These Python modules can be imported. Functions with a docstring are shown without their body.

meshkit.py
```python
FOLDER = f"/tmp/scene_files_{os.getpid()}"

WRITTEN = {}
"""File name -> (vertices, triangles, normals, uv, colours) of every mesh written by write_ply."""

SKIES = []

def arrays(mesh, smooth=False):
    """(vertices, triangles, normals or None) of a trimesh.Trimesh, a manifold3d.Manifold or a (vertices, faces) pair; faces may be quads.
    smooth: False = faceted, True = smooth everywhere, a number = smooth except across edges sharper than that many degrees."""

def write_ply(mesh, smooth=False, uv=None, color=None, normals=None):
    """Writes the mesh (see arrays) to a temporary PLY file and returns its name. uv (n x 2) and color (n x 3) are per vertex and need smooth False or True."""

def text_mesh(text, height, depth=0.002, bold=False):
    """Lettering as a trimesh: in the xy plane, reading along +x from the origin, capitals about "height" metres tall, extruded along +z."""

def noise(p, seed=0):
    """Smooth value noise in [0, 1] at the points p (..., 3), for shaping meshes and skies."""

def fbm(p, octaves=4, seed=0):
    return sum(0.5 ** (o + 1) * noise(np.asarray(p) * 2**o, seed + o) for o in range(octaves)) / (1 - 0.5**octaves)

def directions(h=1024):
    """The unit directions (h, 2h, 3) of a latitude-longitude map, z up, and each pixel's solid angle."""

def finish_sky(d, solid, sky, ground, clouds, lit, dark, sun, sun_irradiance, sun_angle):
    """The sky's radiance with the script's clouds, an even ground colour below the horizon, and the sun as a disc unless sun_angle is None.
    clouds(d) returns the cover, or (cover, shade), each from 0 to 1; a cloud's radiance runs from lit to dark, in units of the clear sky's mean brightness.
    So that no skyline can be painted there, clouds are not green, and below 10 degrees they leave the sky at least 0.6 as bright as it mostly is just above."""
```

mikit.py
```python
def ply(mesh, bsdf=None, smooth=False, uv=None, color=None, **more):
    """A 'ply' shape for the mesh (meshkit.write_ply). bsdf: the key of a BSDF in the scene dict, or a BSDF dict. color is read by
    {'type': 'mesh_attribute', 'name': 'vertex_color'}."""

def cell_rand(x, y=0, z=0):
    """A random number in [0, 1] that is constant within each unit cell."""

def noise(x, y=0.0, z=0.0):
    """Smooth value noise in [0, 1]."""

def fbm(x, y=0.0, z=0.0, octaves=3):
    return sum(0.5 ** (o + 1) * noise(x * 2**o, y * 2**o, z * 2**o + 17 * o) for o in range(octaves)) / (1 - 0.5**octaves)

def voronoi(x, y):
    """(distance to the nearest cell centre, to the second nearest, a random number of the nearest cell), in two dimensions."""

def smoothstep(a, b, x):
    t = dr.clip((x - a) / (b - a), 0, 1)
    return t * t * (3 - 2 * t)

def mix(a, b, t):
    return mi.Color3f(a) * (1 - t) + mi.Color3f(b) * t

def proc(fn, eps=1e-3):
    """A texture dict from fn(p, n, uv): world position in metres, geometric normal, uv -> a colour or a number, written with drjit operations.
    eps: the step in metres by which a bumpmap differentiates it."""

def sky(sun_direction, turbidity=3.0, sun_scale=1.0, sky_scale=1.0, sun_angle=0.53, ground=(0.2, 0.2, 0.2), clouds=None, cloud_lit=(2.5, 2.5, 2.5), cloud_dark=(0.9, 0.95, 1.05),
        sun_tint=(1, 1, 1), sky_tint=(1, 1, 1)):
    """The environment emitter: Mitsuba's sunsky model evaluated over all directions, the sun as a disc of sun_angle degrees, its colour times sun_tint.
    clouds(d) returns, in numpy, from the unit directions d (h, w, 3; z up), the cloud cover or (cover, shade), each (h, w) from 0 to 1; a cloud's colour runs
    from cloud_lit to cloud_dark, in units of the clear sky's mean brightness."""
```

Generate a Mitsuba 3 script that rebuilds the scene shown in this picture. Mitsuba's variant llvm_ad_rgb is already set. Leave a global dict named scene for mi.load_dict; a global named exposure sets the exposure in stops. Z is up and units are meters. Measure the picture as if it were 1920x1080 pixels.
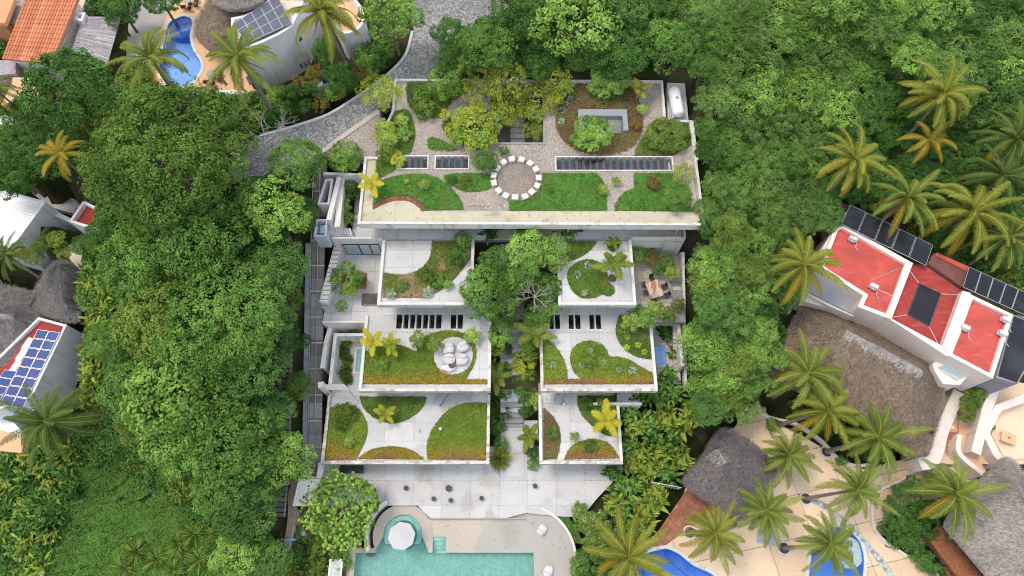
import math, random
import numpy as np, trimesh, drjit as dr, mitsuba as mi, mikit, meshkit
from shapely.geometry import Polygon, LineString, Point, box as sbox, MultiPolygon
from shapely import affinity, ops
from scipy.spatial import Delaunay
from mikit import noise, fbm, voronoi, cell_rand, smoothstep, mix, proc, ply

T4 = mi.ScalarTransform4f
scene, labels = {}, {}
# ---------------------------------------------------------------- camera, sky, exposure
CAM_H, TILT, FPX = 75.0, math.radians(23.2), 1250.0
CT, ST = math.cos(TILT), math.sin(TILT)
scene['camera'] = {'type': 'perspective', 'fov': math.degrees(2 * math.atan(960 / FPX)), 'fov_axis': 'x',
    'near_clip': 0.5, 'far_clip': 3000.0,
    'to_world': T4().look_at(origin=[0, 0, CAM_H], target=[0, ST, CAM_H - CT], up=[0, CT, ST])}
scene['sky'] = mikit.sky([-0.43, 0.2, 1.0], turbidity=4, sun_scale=0.26, sun_angle=20, clouds=lambda d: 1.0,
    cloud_lit=(1.58, 1.7, 1.9), ground=(0.12, 0.14, 0.09), sun_tint=(0.97, 0.98, 1.0))
exposure = 2.66

def U(px, py, z=0.0):
    """Where the sight line of a photograph pixel meets the level z (used to survey plan positions)."""
    a, b = (px - 960) / FPX, (py - 540) / FPX
    d = (CAM_H - z) / (CT + b * ST)
    return np.array([a * d, d * (ST - b * CT)])
def UP(pts, z=0.0): return [tuple(U(x, y, z)) for x, y in pts]
def MPP(py, z):
    b = (py - 540) / FPX
    return (CAM_H - z) / (CT + b * ST) / FPX
def ss(a, b, x):
    t = np.clip((np.asarray(x, float) - a) / (b - a), 0, 1); return t * t * (3 - 2 * t)

# ---------------------------------------------------------------- helpers
def key(name, parent=None):
    k = name if parent is None else parent + '__' + name
    if k not in scene and k not in labels: return k
    i = 1
    while f'{k}_{i:03d}' in scene or f'{k}_{i:03d}' in labels: i += 1
    return f'{k}_{i:03d}'
_next = {}
def numbered(name, parent=None):
    k = name if parent is None else parent + '__' + name
    i = _next.get(k, 0); _next[k] = i + 1
    return k if i == 0 else f'{k}_{i:03d}'
def tag(k, label=None, cat=None, group=None, kind=None):
    d = labels.setdefault(k, {})
    for n, v in (('label', label), ('category', cat), ('group', group), ('kind', kind)):
        if v: d[n] = v
    return k
def thing(name, label, cat, group=None, kind=None):
    return tag(numbered(name), label, cat, group, kind)
def obj(name, mesh, mat, parent=None, smooth=False, label=None, cat=None, group=None, kind=None, uv=None, tw=None):
    k = numbered(name, parent)
    d = dict(mesh) if isinstance(mesh, dict) else ply(mesh, 'm_' + mat, smooth=smooth, uv=uv)
    if isinstance(mesh, dict) and mat: d['bsdf'] = {'type': 'ref', 'id': 'm_' + mat}
    if tw is not None: d['to_world'] = tw
    scene[k] = d
    if label or cat or group or kind: tag(k, label, cat, group, kind)
    return k
def box(x0, x1, y0, y1, z0, z1):
    m = trimesh.creation.box((x1 - x0, y1 - y0, z1 - z0)); m.apply_translation(((x0 + x1) / 2, (y0 + y1) / 2, (z0 + z1) / 2)); return m
def polys(g):
    if g.is_empty: return []
    return [p for p in getattr(g, 'geoms', [g]) if p.geom_type == 'Polygon' and p.area > 1e-3]
def prism(g, z0, z1):
    ms = []
    for p in polys(g if hasattr(g, 'geom_type') else Polygon(g)):
        m = trimesh.creation.extrude_polygon(p, z1 - z0, engine='earcut'); m.apply_translation((0, 0, z0)); ms.append(m)
    return cat(ms)
def cat(ms): return ms[0] if len(ms) == 1 else trimesh.util.concatenate(ms)
def tube(pts, radii, sides=7):
    p = np.asarray(pts, float); t = np.gradient(p, axis=0); t /= np.linalg.norm(t, axis=1, keepdims=True) + 1e-12
    a = np.cross(t, np.where(np.abs(t[:, 2:]) < 0.9, [0, 0, 1.0], [1.0, 0, 0])); a /= np.linalg.norm(a, axis=1, keepdims=True) + 1e-12
    b, an = np.cross(t, a), np.arange(sides) * 2 * np.pi / sides
    r = np.broadcast_to(radii, (len(p),))
    v = p[:, None] + r[:, None, None] * (np.cos(an)[None, :, None] * a[:, None] + np.sin(an)[None, :, None] * b[:, None])
    i, j = np.meshgrid(np.arange(len(p) - 1), np.arange(sides), indexing='ij')
    q = np.stack([i * sides + j, i * sides + (j + 1) % sides, (i + 1) * sides + (j + 1) % sides, (i + 1) * sides + j], -1).reshape(-1, 4)
    f = np.vstack([q[:, [0, 1, 2]], q[:, [0, 2, 3]]])
    n = len(v.reshape(-1, 3)); caps = []
    for base in (0, (len(p) - 1) * sides):
        for k in range(1, sides - 1): caps.append([base, base + k + 1, base + k] if base == 0 else [base, base + k, base + k + 1])
    return trimesh.Trimesh(v.reshape(-1, 3), np.vstack([f, caps]), process=False)
def bar(p0, p1, w, h):
    """a bar of width w and height h from p0 to p1"""
    p0, p1 = np.array(p0, float), np.array(p1, float); d = p1 - p0; L = np.linalg.norm(d); d /= L
    s = np.cross(d, [0, 0, 1.0]); s = s / np.linalg.norm(s) if np.linalg.norm(s) > 1e-6 else np.array([1.0, 0, 0]); u = np.cross(s, d)
    m = trimesh.creation.box((L, w, h)); M = np.eye(4); M[:3, 0], M[:3, 1], M[:3, 2], M[:3, 3] = d, -s, u, (p0 + p1) / 2
    m.apply_transform(M); return m
def quadslab(c, th):
    """a slab over four 3-D corners (anticlockwise from above), th thick downwards"""
    c = np.asarray(c, float); n = np.cross(c[1] - c[0], c[3] - c[0]); n /= np.linalg.norm(n)
    if n[2] < 0: c = c[::-1]; n = -n
    v = np.vstack([c, c - n * th]); k = len(c)
    f = [[0, i, i + 1] for i in range(1, k - 1)] + [[k, k + i + 1, k + i] for i in range(1, k - 1)]
    for i in range(k):
        j = (i + 1) % k; f += [[i, k + i, k + j], [i, k + j, j]]
    return trimesh.Trimesh(v, f, process=False)
def lathe(prof, n=24):
    """profile of (r, z) from bottom to top"""
    m = trimesh.creation.revolve(np.array(prof, float), sections=n); return m
def moved(m, x=0, y=0, z=0, rz=0, s=1.0):
    m = m.copy(); m.apply_scale(s)
    if rz: m.apply_transform(trimesh.transformations.rotation_matrix(rz, [0, 0, 1]))
    m.apply_translation((x, y, z)); return m
def arcpts(cx, cy, r, a0, a1, n=24, ry=None):
    a = np.radians(np.linspace(a0, a1, n)); return [(cx + r * math.cos(t), cy + (ry or r) * math.sin(t)) for t in a]
def smooth_poly(pts, n=6):
    """closed Catmull-Rom through pts"""
    p = np.array(pts, float); out = []
    for i in range(len(p)):
        a, b, c, d = p[i - 1], p[i], p[(i + 1) % len(p)], p[(i + 2) % len(p)]
        for t in np.linspace(0, 1, n, endpoint=False):
            out.append(0.5 * (2 * b + (c - a) * t + (2 * a - 5 * b + 4 * c - d) * t * t + (3 * b - a - 3 * c + d) * t ** 3))
    return Polygon(out).buffer(0)
def smooth_line(pts, n=8):
    p = np.array(pts, float); p = np.vstack([2 * p[0] - p[1], p, 2 * p[-1] - p[-2]]); out = []
    for i in range(1, len(p) - 2):
        a, b, c, d = p[i - 1], p[i], p[i + 1], p[i + 2]
        for t in np.linspace(0, 1, n, endpoint=False):
            out.append(0.5 * (2 * b + (c - a) * t + (2 * a - 5 * b + 4 * c - d) * t * t + (3 * b - a - 3 * c + d) * t ** 3))
    out.append(p[-2]); return np.array(out)
def panels(parent, name, g, z, th, sx, sy, mats, joint=0.022, ox=0.0, oy=0.0, ang=0.0, jit=0.0, rng=None, stagger=0.0, drop=0.0):
    """paving panels: the polygon g cut on a grid, each piece an entry of its own"""
    rng = rng or random.Random(5); o = g.centroid; gr = affinity.rotate(g, -ang, origin=o)
    x0, y0, x1, y1 = gr.bounds; n = 0
    iy = math.floor((y0 - oy) / sy)
    while oy + iy * sy < y1:
        sh = ox + (stagger * sx if iy % 2 else 0); ix = math.floor((x0 - sh) / sx)
        while sh + ix * sx < x1:
            cell = sbox(sh + ix * sx + joint / 2, oy + iy * sy + joint / 2, sh + (ix + 1) * sx - joint / 2, oy + (iy + 1) * sy - joint / 2).intersection(gr)
            ix += 1
            for p in polys(cell):
                if p.area < 0.03: continue
                p = affinity.rotate(p, ang, origin=o)
                obj(name, prism(p, z - th, z + rng.uniform(-jit, jit)), rng.choice(mats), parent); n += 1
        iy += 1
    return n

# ---------------------------------------------------------------- materials
def rgb(*c): return {'type': 'rgb', 'value': list(c if len(c) > 1 else c * 3)}
def dif(name, tex):
    scene['m_' + name] = {'type': 'twosided', 'bsdf': {'type': 'diffuse', 'reflectance': rgb(*tex) if isinstance(tex, tuple) else proc(tex)}}
def prin(name, tex, rough=0.5, metal=0.0, spec=0.5, **k):
    scene['m_' + name] = {'type': 'twosided', 'bsdf': {'type': 'principled', 'base_color': rgb(*tex) if isinstance(tex, tuple) else proc(tex), 'roughness': rough, 'metallic': metal, 'specular': spec, **k}}
def mottled(c, amp=0.25, f=0.8, dirt=(0.25, 0.24, 0.2), dirty=0.25, fine=9.0):
    def fn(p, n, uv):
        a = fbm(p.x * f, p.y * f, p.z * f, 4); b = noise(p.x * fine, p.y * fine, p.z * fine)
        d = smoothstep(0.55, 0.8, fbm(p.x * f * 0.6 + 31, p.y * f * 0.6, p.z * 2, 4)) * dirty
        return mix(mi.Color3f(c) * (1 - amp / 2 + amp * (0.75 * a + 0.25 * b)), dirt, d)
    return fn
def streaked(c, amp=0.2, dirt=(0.22, 0.2, 0.17), dirty=0.45):
    """plaster with rain streaks running down upright faces"""
    def fn(p, n, uv):
        a = fbm(p.x * 0.9, p.y * 0.9, p.z * 0.9, 4)
        s = smoothstep(0.5, 0.85, fbm((p.x + p.y) * 2.2, p.z * 0.25, 3.0, 4)) * dirty * (1 - dr.abs(n.z))
        t = smoothstep(0.58, 0.8, fbm(p.x * 1.7, p.y * 1.7, 5.0, 4)) * dirty * dr.abs(n.z) * 0.7
        return mix(mi.Color3f(c) * (1 - amp / 2 + amp * a), dirt, s + t)
    return fn
for i, t in enumerate((0.50, 0.535, 0.57)):
    dif(f'deck_{i}', mottled((t, t, t * 1.015), 0.24, 0.7, (0.33, 0.32, 0.29), 0.6))
DECK = ['deck_0', 'deck_1', 'deck_2']
dif('joint', (0.27, 0.27, 0.265))
dif('terrace', mottled((0.5, 0.5, 0.52), 0.22, 0.6, (0.3, 0.29, 0.27), 0.45))
dif('white_wall', streaked((0.66, 0.65, 0.63), 0.14))
dif('parapet', streaked((0.64, 0.63, 0.605), 0.2, (0.28, 0.25, 0.2), 0.6))
def mossy_fn(p, n, uv):
    a = fbm(p.x * 1.6, p.y * 1.6, p.z, 4); b = smoothstep(0.42, 0.66, fbm(p.x * 2.4 + 7, p.y * 2.4, p.z * 3, 4))
    return mix(mi.Color3f(0.61, 0.595, 0.55) * (0.8 + 0.35 * a), (0.26, 0.2, 0.13), b * 0.62)
dif('mossy_parapet', mossy_fn)
def cream_fn(p, n, uv):
    a = fbm(p.x * 0.5, p.y * 0.9, p.z, 4); b = smoothstep(0.45, 0.75, fbm(p.x * 0.35 + 9, p.y * 0.5, 2.0, 4)); c = smoothstep(0.66, 0.8, fbm(p.x * 1.1, p.y * 1.5 + 40, 2.0, 4))
    return mix(mix(mi.Color3f(0.5, 0.46, 0.36) * (0.8 + 0.4 * a), (0.42, 0.40, 0.24), b * 0.6), (0.3, 0.2, 0.15), c * 0.5)
dif('cream_slab', cream_fn)
def gravel_fn(c):
    def fn(p, n, uv):
        f1, f2, r = voronoi(p.x * 11, p.y * 11)
        a = fbm(p.x * 0.7, p.y * 0.7, 1.0, 3)
        return mi.Color3f(c) * (0.62 + 0.65 * r) * (0.85 + 0.3 * a) * (0.55 + 0.45 * smoothstep(0.0, 0.25, f2 - f1))
    return fn
dif('gravel', gravel_fn((0.41, 0.36, 0.325)))
dif('gravel_dark', gravel_fn((0.31, 0.265, 0.235)))
def cobble_fn(p, n, uv):
    f1, f2, r = voronoi(p.x * 4.2, p.y * 4.2); a = fbm(p.x * 0.35, p.y * 0.35, 1.0, 4)
    return mi.Color3f(0.36, 0.36, 0.36) * (0.55 + 0.75 * r) * (0.7 + 0.6 * a) * (0.4 + 0.6 * smoothstep(0.03, 0.22, f2 - f1))
def cobble_h(p, n, uv):
    f1, f2, r = voronoi(p.x * 4.2, p.y * 4.2); return smoothstep(0.0, 0.3, f2 - f1) * (0.6 + 0.4 * r)
scene['m_cobble'] = {'type': 'twosided', 'bsdf': {'type': 'bumpmap', 'arbitrary': proc(cobble_h, 0.01), 'scale': 0.05, 'bsdf': {'type': 'diffuse', 'reflectance': proc(cobble_fn)}}}
def soil_fn(p, n, uv):
    a = fbm(p.x * 1.5, p.y * 1.5, p.z, 4); b = noise(p.x * 12, p.y * 12, p.z * 12)
    return mix((0.1, 0.075, 0.05), (0.2, 0.13, 0.09), a) * (0.6 + 0.8 * b)
dif('soil', soil_fn)
def terrain_fn(p, n, uv):
    a = fbm(p.x * 0.4, p.y * 0.4, 0.0, 4); b = noise(p.x * 7, p.y * 7, 1.0)
    return mix(mix((0.035, 0.05, 0.018), (0.09, 0.075, 0.045), smoothstep(0.45, 0.65, a)), (0.03, 0.03, 0.018), b * 0.5)
dif('terrain', terrain_fn)
def wood_fn(c, f=9.0):
    def fn(p, n, uv):
        a = fbm(p.x * 1.2, p.y * 6, p.z * 4, 4); b = fbm(p.x * 7 + 3, p.y * 1.2, p.z, 3)
        return mi.Color3f(c) * (0.6 + 0.5 * a + 0.3 * b)
    return fn
dif('weathered_wood', wood_fn((0.27, 0.25, 0.24))); dif('weathered_wood_2', wood_fn((0.33, 0.31, 0.3))); dif('weathered_wood_3', wood_fn((0.2, 0.18, 0.17)))
dif('grey_plank', wood_fn((0.36, 0.34, 0.36))); dif('grey_plank_2', wood_fn((0.43, 0.41, 0.43))); dif('grey_plank_3', wood_fn((0.3, 0.285, 0.3)))
prin('red_wood', wood_fn((0.33, 0.13, 0.065)), 0.45); dif('dark_wood', wood_fn((0.1, 0.055, 0.04)))
dif('table_wood', lambda p, n, uv: mix((0.4, 0.22, 0.16), (0.62, 0.47, 0.4), smoothstep(0.35, 0.65, fbm(p.x * 5, p.y * 1.3, 1.0, 4))))
def thatch_fn(c1, c2):
    def fn(p, n, uv):
        a = fbm(p.x * 0.6, p.y * 0.6, p.z * 0.6, 4); b = fbm(p.x * 5, p.y * 5, p.z * 5, 3)
        return mix(c1, c2, dr.clip(0.55 * uv.x + 0.5 * a + 0.5 * b - 0.25, 0, 1)) * (0.7 + 0.6 * b)
    return fn
dif('thatch', thatch_fn((0.1, 0.08, 0.066), (0.36, 0.28, 0.215))); dif('thatch_grey', thatch_fn((0.075, 0.066, 0.07), (0.23, 0.205, 0.21))); dif('thatch_pale', thatch_fn((0.19, 0.17, 0.16), (0.44, 0.4, 0.37)))
dif('thatch_mid', thatch_fn((0.13, 0.118, 0.12), (0.33, 0.3, 0.295))); dif('thatch_ridge', thatch_fn((0.2, 0.185, 0.18), (0.44, 0.41, 0.4)))
def redpaint_fn(c):
    def fn(p, n, uv):
        a = fbm(p.x * 0.8, p.y * 0.8, 2.0, 4); b = smoothstep(0.58, 0.9, fbm(p.x * 0.9 + 5, p.y * 2.6, 2.0, 5)); d = smoothstep(0.55, 0.75, fbm(p.x * 0.5, p.y * 0.6 + 60, 2.0, 4))
        return mix(mix(mi.Color3f(c) * (0.75 + 0.45 * a), (0.6, 0.36, 0.33), b * 0.22), (0.3, 0.07, 0.055), d * 0.45)
    return fn
prin('red_roof', redpaint_fn((0.5, 0.08, 0.066)), 0.5, spec=0.3); dif('red_roof_dull', redpaint_fn((0.36, 0.06, 0.055)))
dif('pink_white', streaked((0.74, 0.67, 0.63), 0.14, (0.35, 0.28, 0.24), 0.3)); dif('white_house', streaked((0.78, 0.79, 0.82), 0.1, (0.4, 0.4, 0.4), 0.35))
for i, c in enumerate(((0.64, 0.27, 0.15), (0.57, 0.215, 0.12), (0.7, 0.33, 0.19))): dif(f'roof_tile_{i}', mottled(c, 0.35, 1.2, (0.34, 0.16, 0.1), 0.4))
for i, c in enumerate(((0.34, 0.15, 0.1), (0.29, 0.12, 0.085), (0.4, 0.19, 0.135))): dif(f'brick_{i}', mottled(c, 0.4, 1.6, (0.2, 0.1, 0.07), 0.4))
dif('old_tile', mottled((0.19, 0.09, 0.08), 0.9, 2.5, (0.07, 0.05, 0.05), 0.7, 5.0))
for i, c in enumerate(((0.72, 0.56, 0.4), (0.76, 0.6, 0.44), (0.68, 0.52, 0.365))): dif(f'beige_{i}', mottled(c, 0.2, 0.5, (0.45, 0.36, 0.27), 0.35))
BEIGE = ['beige_0', 'beige_1', 'beige_2']
dif('beige_joint', (0.16, 0.125, 0.1))
dif('beige_wall', streaked((0.66, 0.58, 0.48), 0.12)); dif('peach', mottled((0.7, 0.45, 0.27), 0.14, 0.5, (0.5, 0.38, 0.28), 0.3)); dif('orange_wall', mottled((0.56, 0.26, 0.13), 0.2))
prin('solar_blue', mottled((0.022, 0.055, 0.22), 0.5, 0.9, (0.045, 0.085, 0.27), 0.8), 0.3, spec=0.2); prin('solar_grey', mottled((0.085, 0.095, 0.14), 0.3, 0.9, (0.14, 0.14, 0.19), 0.8), 0.3)
prin('solar_black', mottled((0.012, 0.014, 0.022), 0.8, 0.5, (0.035, 0.04, 0.055), 0.9), 0.25, spec=0.35)
prin('silver', (0.62, 0.64, 0.68), 0.35, 0.6); prin('dark_metal', (0.045, 0.047, 0.052), 0.45); prin('steel', (0.42, 0.45, 0.48), 0.4, 0.5)
prin('white_paint', (0.56, 0.57, 0.6), 0.35); prin('white_cloth', mottled((0.5, 0.5, 0.51), 0.12, 2.0, (0.6, 0.6, 0.58), 0.3), 0.8)
prin('stool_white', mottled((0.6, 0.58, 0.53), 0.25, 3.0, (0.45, 0.42, 0.36), 0.4), 0.7)
prin('grey_cloth', (0.33, 0.36, 0.42), 0.8); prin('black_plastic', (0.02, 0.021, 0.025), 0.4); prin('charcoal', (0.042, 0.043, 0.055), 0.6)
prin('lift_blue', mottled((0.42, 0.48, 0.58), 0.1), 0.4); prin('rust', mottled((0.14, 0.07, 0.05), 0.5), 0.7); prin('tank_white', mottled((0.76, 0.77, 0.8), 0.06), 0.3); prin('blue_plastic', (0.2, 0.25, 0.5), 0.5)
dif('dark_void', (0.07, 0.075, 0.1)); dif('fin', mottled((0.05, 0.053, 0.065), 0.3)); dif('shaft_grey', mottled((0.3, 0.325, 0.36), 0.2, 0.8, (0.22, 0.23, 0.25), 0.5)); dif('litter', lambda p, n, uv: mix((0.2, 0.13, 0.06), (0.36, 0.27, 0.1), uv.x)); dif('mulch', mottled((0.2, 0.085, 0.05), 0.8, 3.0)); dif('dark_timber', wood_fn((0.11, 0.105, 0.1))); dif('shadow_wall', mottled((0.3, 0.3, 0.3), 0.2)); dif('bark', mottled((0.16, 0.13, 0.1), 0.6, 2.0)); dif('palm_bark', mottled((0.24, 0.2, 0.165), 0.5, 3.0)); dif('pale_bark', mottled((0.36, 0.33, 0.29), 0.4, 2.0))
dif('stone', mottled((0.42, 0.37, 0.31), 0.6, 2.5)); dif('stone_2', mottled((0.3, 0.22, 0.17), 0.6, 2.5)); dif('stone_pale', mottled((0.58, 0.54, 0.48), 0.4, 3.0))
dif('rock', mottled((0.5, 0.51, 0.53), 0.6, 2.0, (0.3, 0.32, 0.35), 0.5))
dif('ribbed', mottled((0.74, 0.73, 0.72), 0.1, 1.0, (0.5, 0.48, 0.45), 0.3)); dif('grey_flat', mottled((0.3, 0.3, 0.34), 0.3, 0.6, (0.16, 0.16, 0.18), 0.6))
dif('pool_tan', mottled((0.47, 0.42, 0.365), 0.2, 0.45, (0.35, 0.33, 0.28), 0.6)); dif('pool_grey', mottled((0.4, 0.385, 0.36), 0.18, 0.5, (0.3, 0.3, 0.27), 0.6)); dif('pool_ring', mottled((0.44, 0.4, 0.35), 0.16, 0.5, (0.33, 0.31, 0.27), 0.5))
def pooltile(c1, c2, f):
    def fn(p, n, uv):
        a = fbm(p.x * 0.9, p.y * 0.9, p.z, 4); r = cell_rand(p.x * f, p.y * f, p.z * f)
        return mix(c1, c2, a) * (0.88 + 0.24 * r)
    return fn
dif('teal_tile', pooltile((0.13, 0.34, 0.295), (0.2, 0.42, 0.37), 5.0)); dif('teal_step', pooltile((0.16, 0.42, 0.37), (0.26, 0.48, 0.43), 5.0)); dif('teal_deep', pooltile((0.05, 0.24, 0.2), (0.08, 0.3, 0.25), 5.0))
dif('blue_tile', pooltile((0.04, 0.2, 0.68), (0.07, 0.27, 0.78), 5.0)); dif('blue_step', pooltile((0.03, 0.13, 0.5), (0.05, 0.17, 0.6), 5.0)); dif('sky_tile', pooltile((0.15, 0.36, 0.74), (0.22, 0.43, 0.8), 5.0)); dif('pale_tile', pooltile((0.38, 0.5, 0.52), (0.46, 0.56, 0.57), 5.0))
def ripple(p, n, uv): return fbm(p.x * 1.7, p.y * 2.1, 0.0, 3)
scene['m_water'] = {'type': 'thindielectric', 'int_ior': 1.33}
scene['m_pane'] = {'type': 'thindielectric', 'int_ior': 1.5}
prin('pane_blue', mottled((0.32, 0.42, 0.46), 0.25), 0.12, spec=0.8); prin('pane_dark', (0.02, 0.026, 0.032), 0.08, spec=0.8)

# leaves: uv.x a random number of the leaf, uv.y the way along it
def leaf_fn(dark, light, odd=None, odd_share=0.0, f=0.22):
    def fn(p, n, uv):
        a = fbm(p.x * f, p.y * f, p.z * f, 3); b = noise(p.x * 1.1, p.y * 1.1, p.z * 1.1)
        c = mix(mi.Color3f(dark) * mi.Color3f(0.85, 0.92, 1.0), mi.Color3f(light) * mi.Color3f(2.05, 2.3, 1.95), dr.clip(0.85 * uv.x + 0.8 * (a - 0.5) + 0.35 * b - 0.08, 0, 1))
        if odd is not None: c = mix(c, odd, dr.select(uv.x > 1 - odd_share, 0.85, 0.0) * dr.select(b > 0.3, 1.0, 0.3))
        return c
    return fn
def leafmat(name, *a, trans=0.5, **k):
    scene['m_' + name] = {'type': 'principledthin', 'base_color': proc(leaf_fn(*a, **k)), 'roughness': 0.42, 'spec_trans': 0.0, 'diff_trans': trans, 'eta': 1.6}
G = 1.0
leafmat('leaf_dark', (0.018, 0.048, 0.013), (0.075, 0.145, 0.038))
leafmat('leaf_olive', (0.04, 0.066, 0.014), (0.135, 0.175, 0.042))
leafmat('leaf_deep', (0.028, 0.056, 0.013), (0.095, 0.14, 0.034))
leafmat('leaf_mid', (0.03, 0.072, 0.016), (0.12, 0.2, 0.05), (0.22, 0.24, 0.06), 0.03)
leafmat('leaf_bright', (0.05, 0.105, 0.02), (0.19, 0.28, 0.07), (0.3, 0.32, 0.07), 0.05)
leafmat('leaf_blue', (0.024, 0.062, 0.018), (0.09, 0.16, 0.045))
leafmat('leaf_yellow', (0.12, 0.15, 0.02), (0.37, 0.37, 0.05), (0.5, 0.4, 0.03), 0.2)
leafmat('leaf_lime', (0.085, 0.13, 0.03), (0.27, 0.325, 0.085))
leafmat('leaf_creep', (0.03, 0.075, 0.016), (0.085, 0.15, 0.036))
leafmat('leaf_round', (0.05, 0.1, 0.022), (0.18, 0.25, 0.06))
leafmat('leaf_gold', (0.09, 0.13, 0.022), (0.29, 0.31, 0.05), (0.42, 0.36, 0.03), 0.14)
leafmat('leaf_ti', (0.05, 0.085, 0.014), (0.2, 0.24, 0.05), (0.42, 0.25, 0.03), 0.1)
leafmat('leaf_rust', (0.09, 0.06, 0.02), (0.2, 0.13, 0.04), (0.15, 0.18, 0.04), 0.35)
leafmat('leaf_vine', (0.034, 0.08, 0.02), (0.14, 0.21, 0.062), (0.22, 0.23, 0.1), 0.05)
leafmat('leaf_silver', (0.16, 0.2, 0.14), (0.32, 0.36, 0.27))
leafmat('leaf_white', (0.06, 0.11, 0.03), (0.15, 0.2, 0.05), (0.75, 0.68, 0.5), 0.13)
def frond_fn(base, edge, yellow, share):
    def fn(p, n, uv):
        b = noise(p.x * 0.9, p.y * 0.9, p.z * 0.9)
        c = mix(base, edge, dr.clip(uv.x * 0.7 + 0.5 * b - 0.1, 0, 1))
        return mix(c, yellow, dr.clip(share + smoothstep(0.6, 1.0, uv.y) * 0.45 + smoothstep(0.75, 0.95, uv.x) * 0.3, 0, 1))
    return fn
def frondmat(name, *a):
    scene['m_' + name] = {'type': 'principledthin', 'base_color': proc(frond_fn(*a)), 'roughness': 0.4, 'spec_trans': 0.0, 'diff_trans': 0.55, 'eta': 1.4}
frondmat('frond', (0.04, 0.09, 0.016), (0.25, 0.33, 0.065), (0.5, 0.46, 0.11), 0.05)
frondmat('frond_sun', (0.065, 0.11, 0.016), (0.29, 0.335, 0.06), (0.54, 0.45, 0.09), 0.06)
frondmat('frond_dark', (0.04, 0.085, 0.02), (0.13, 0.2, 0.05), (0.3, 0.32, 0.1), 0.04)
frondmat('frond_old', (0.14, 0.14, 0.02), (0.3, 0.25, 0.04), (0.5, 0.36, 0.05), 0.35)
frondmat('frond_lime', (0.17, 0.23, 0.03), (0.4, 0.43, 0.055), (0.6, 0.52, 0.08), 0.1)
frondmat('frond_dead', (0.16, 0.11, 0.05), (0.3, 0.22, 0.11), (0.34, 0.25, 0.12), 0.2)
frondmat('frond_yellow', (0.28, 0.31, 0.03), (0.52, 0.49, 0.05), (0.68, 0.58, 0.07), 0.25)
frondmat('strap', (0.03, 0.07, 0.014), (0.1, 0.17, 0.035), (0.2, 0.26, 0.07), 0.0)
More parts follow.
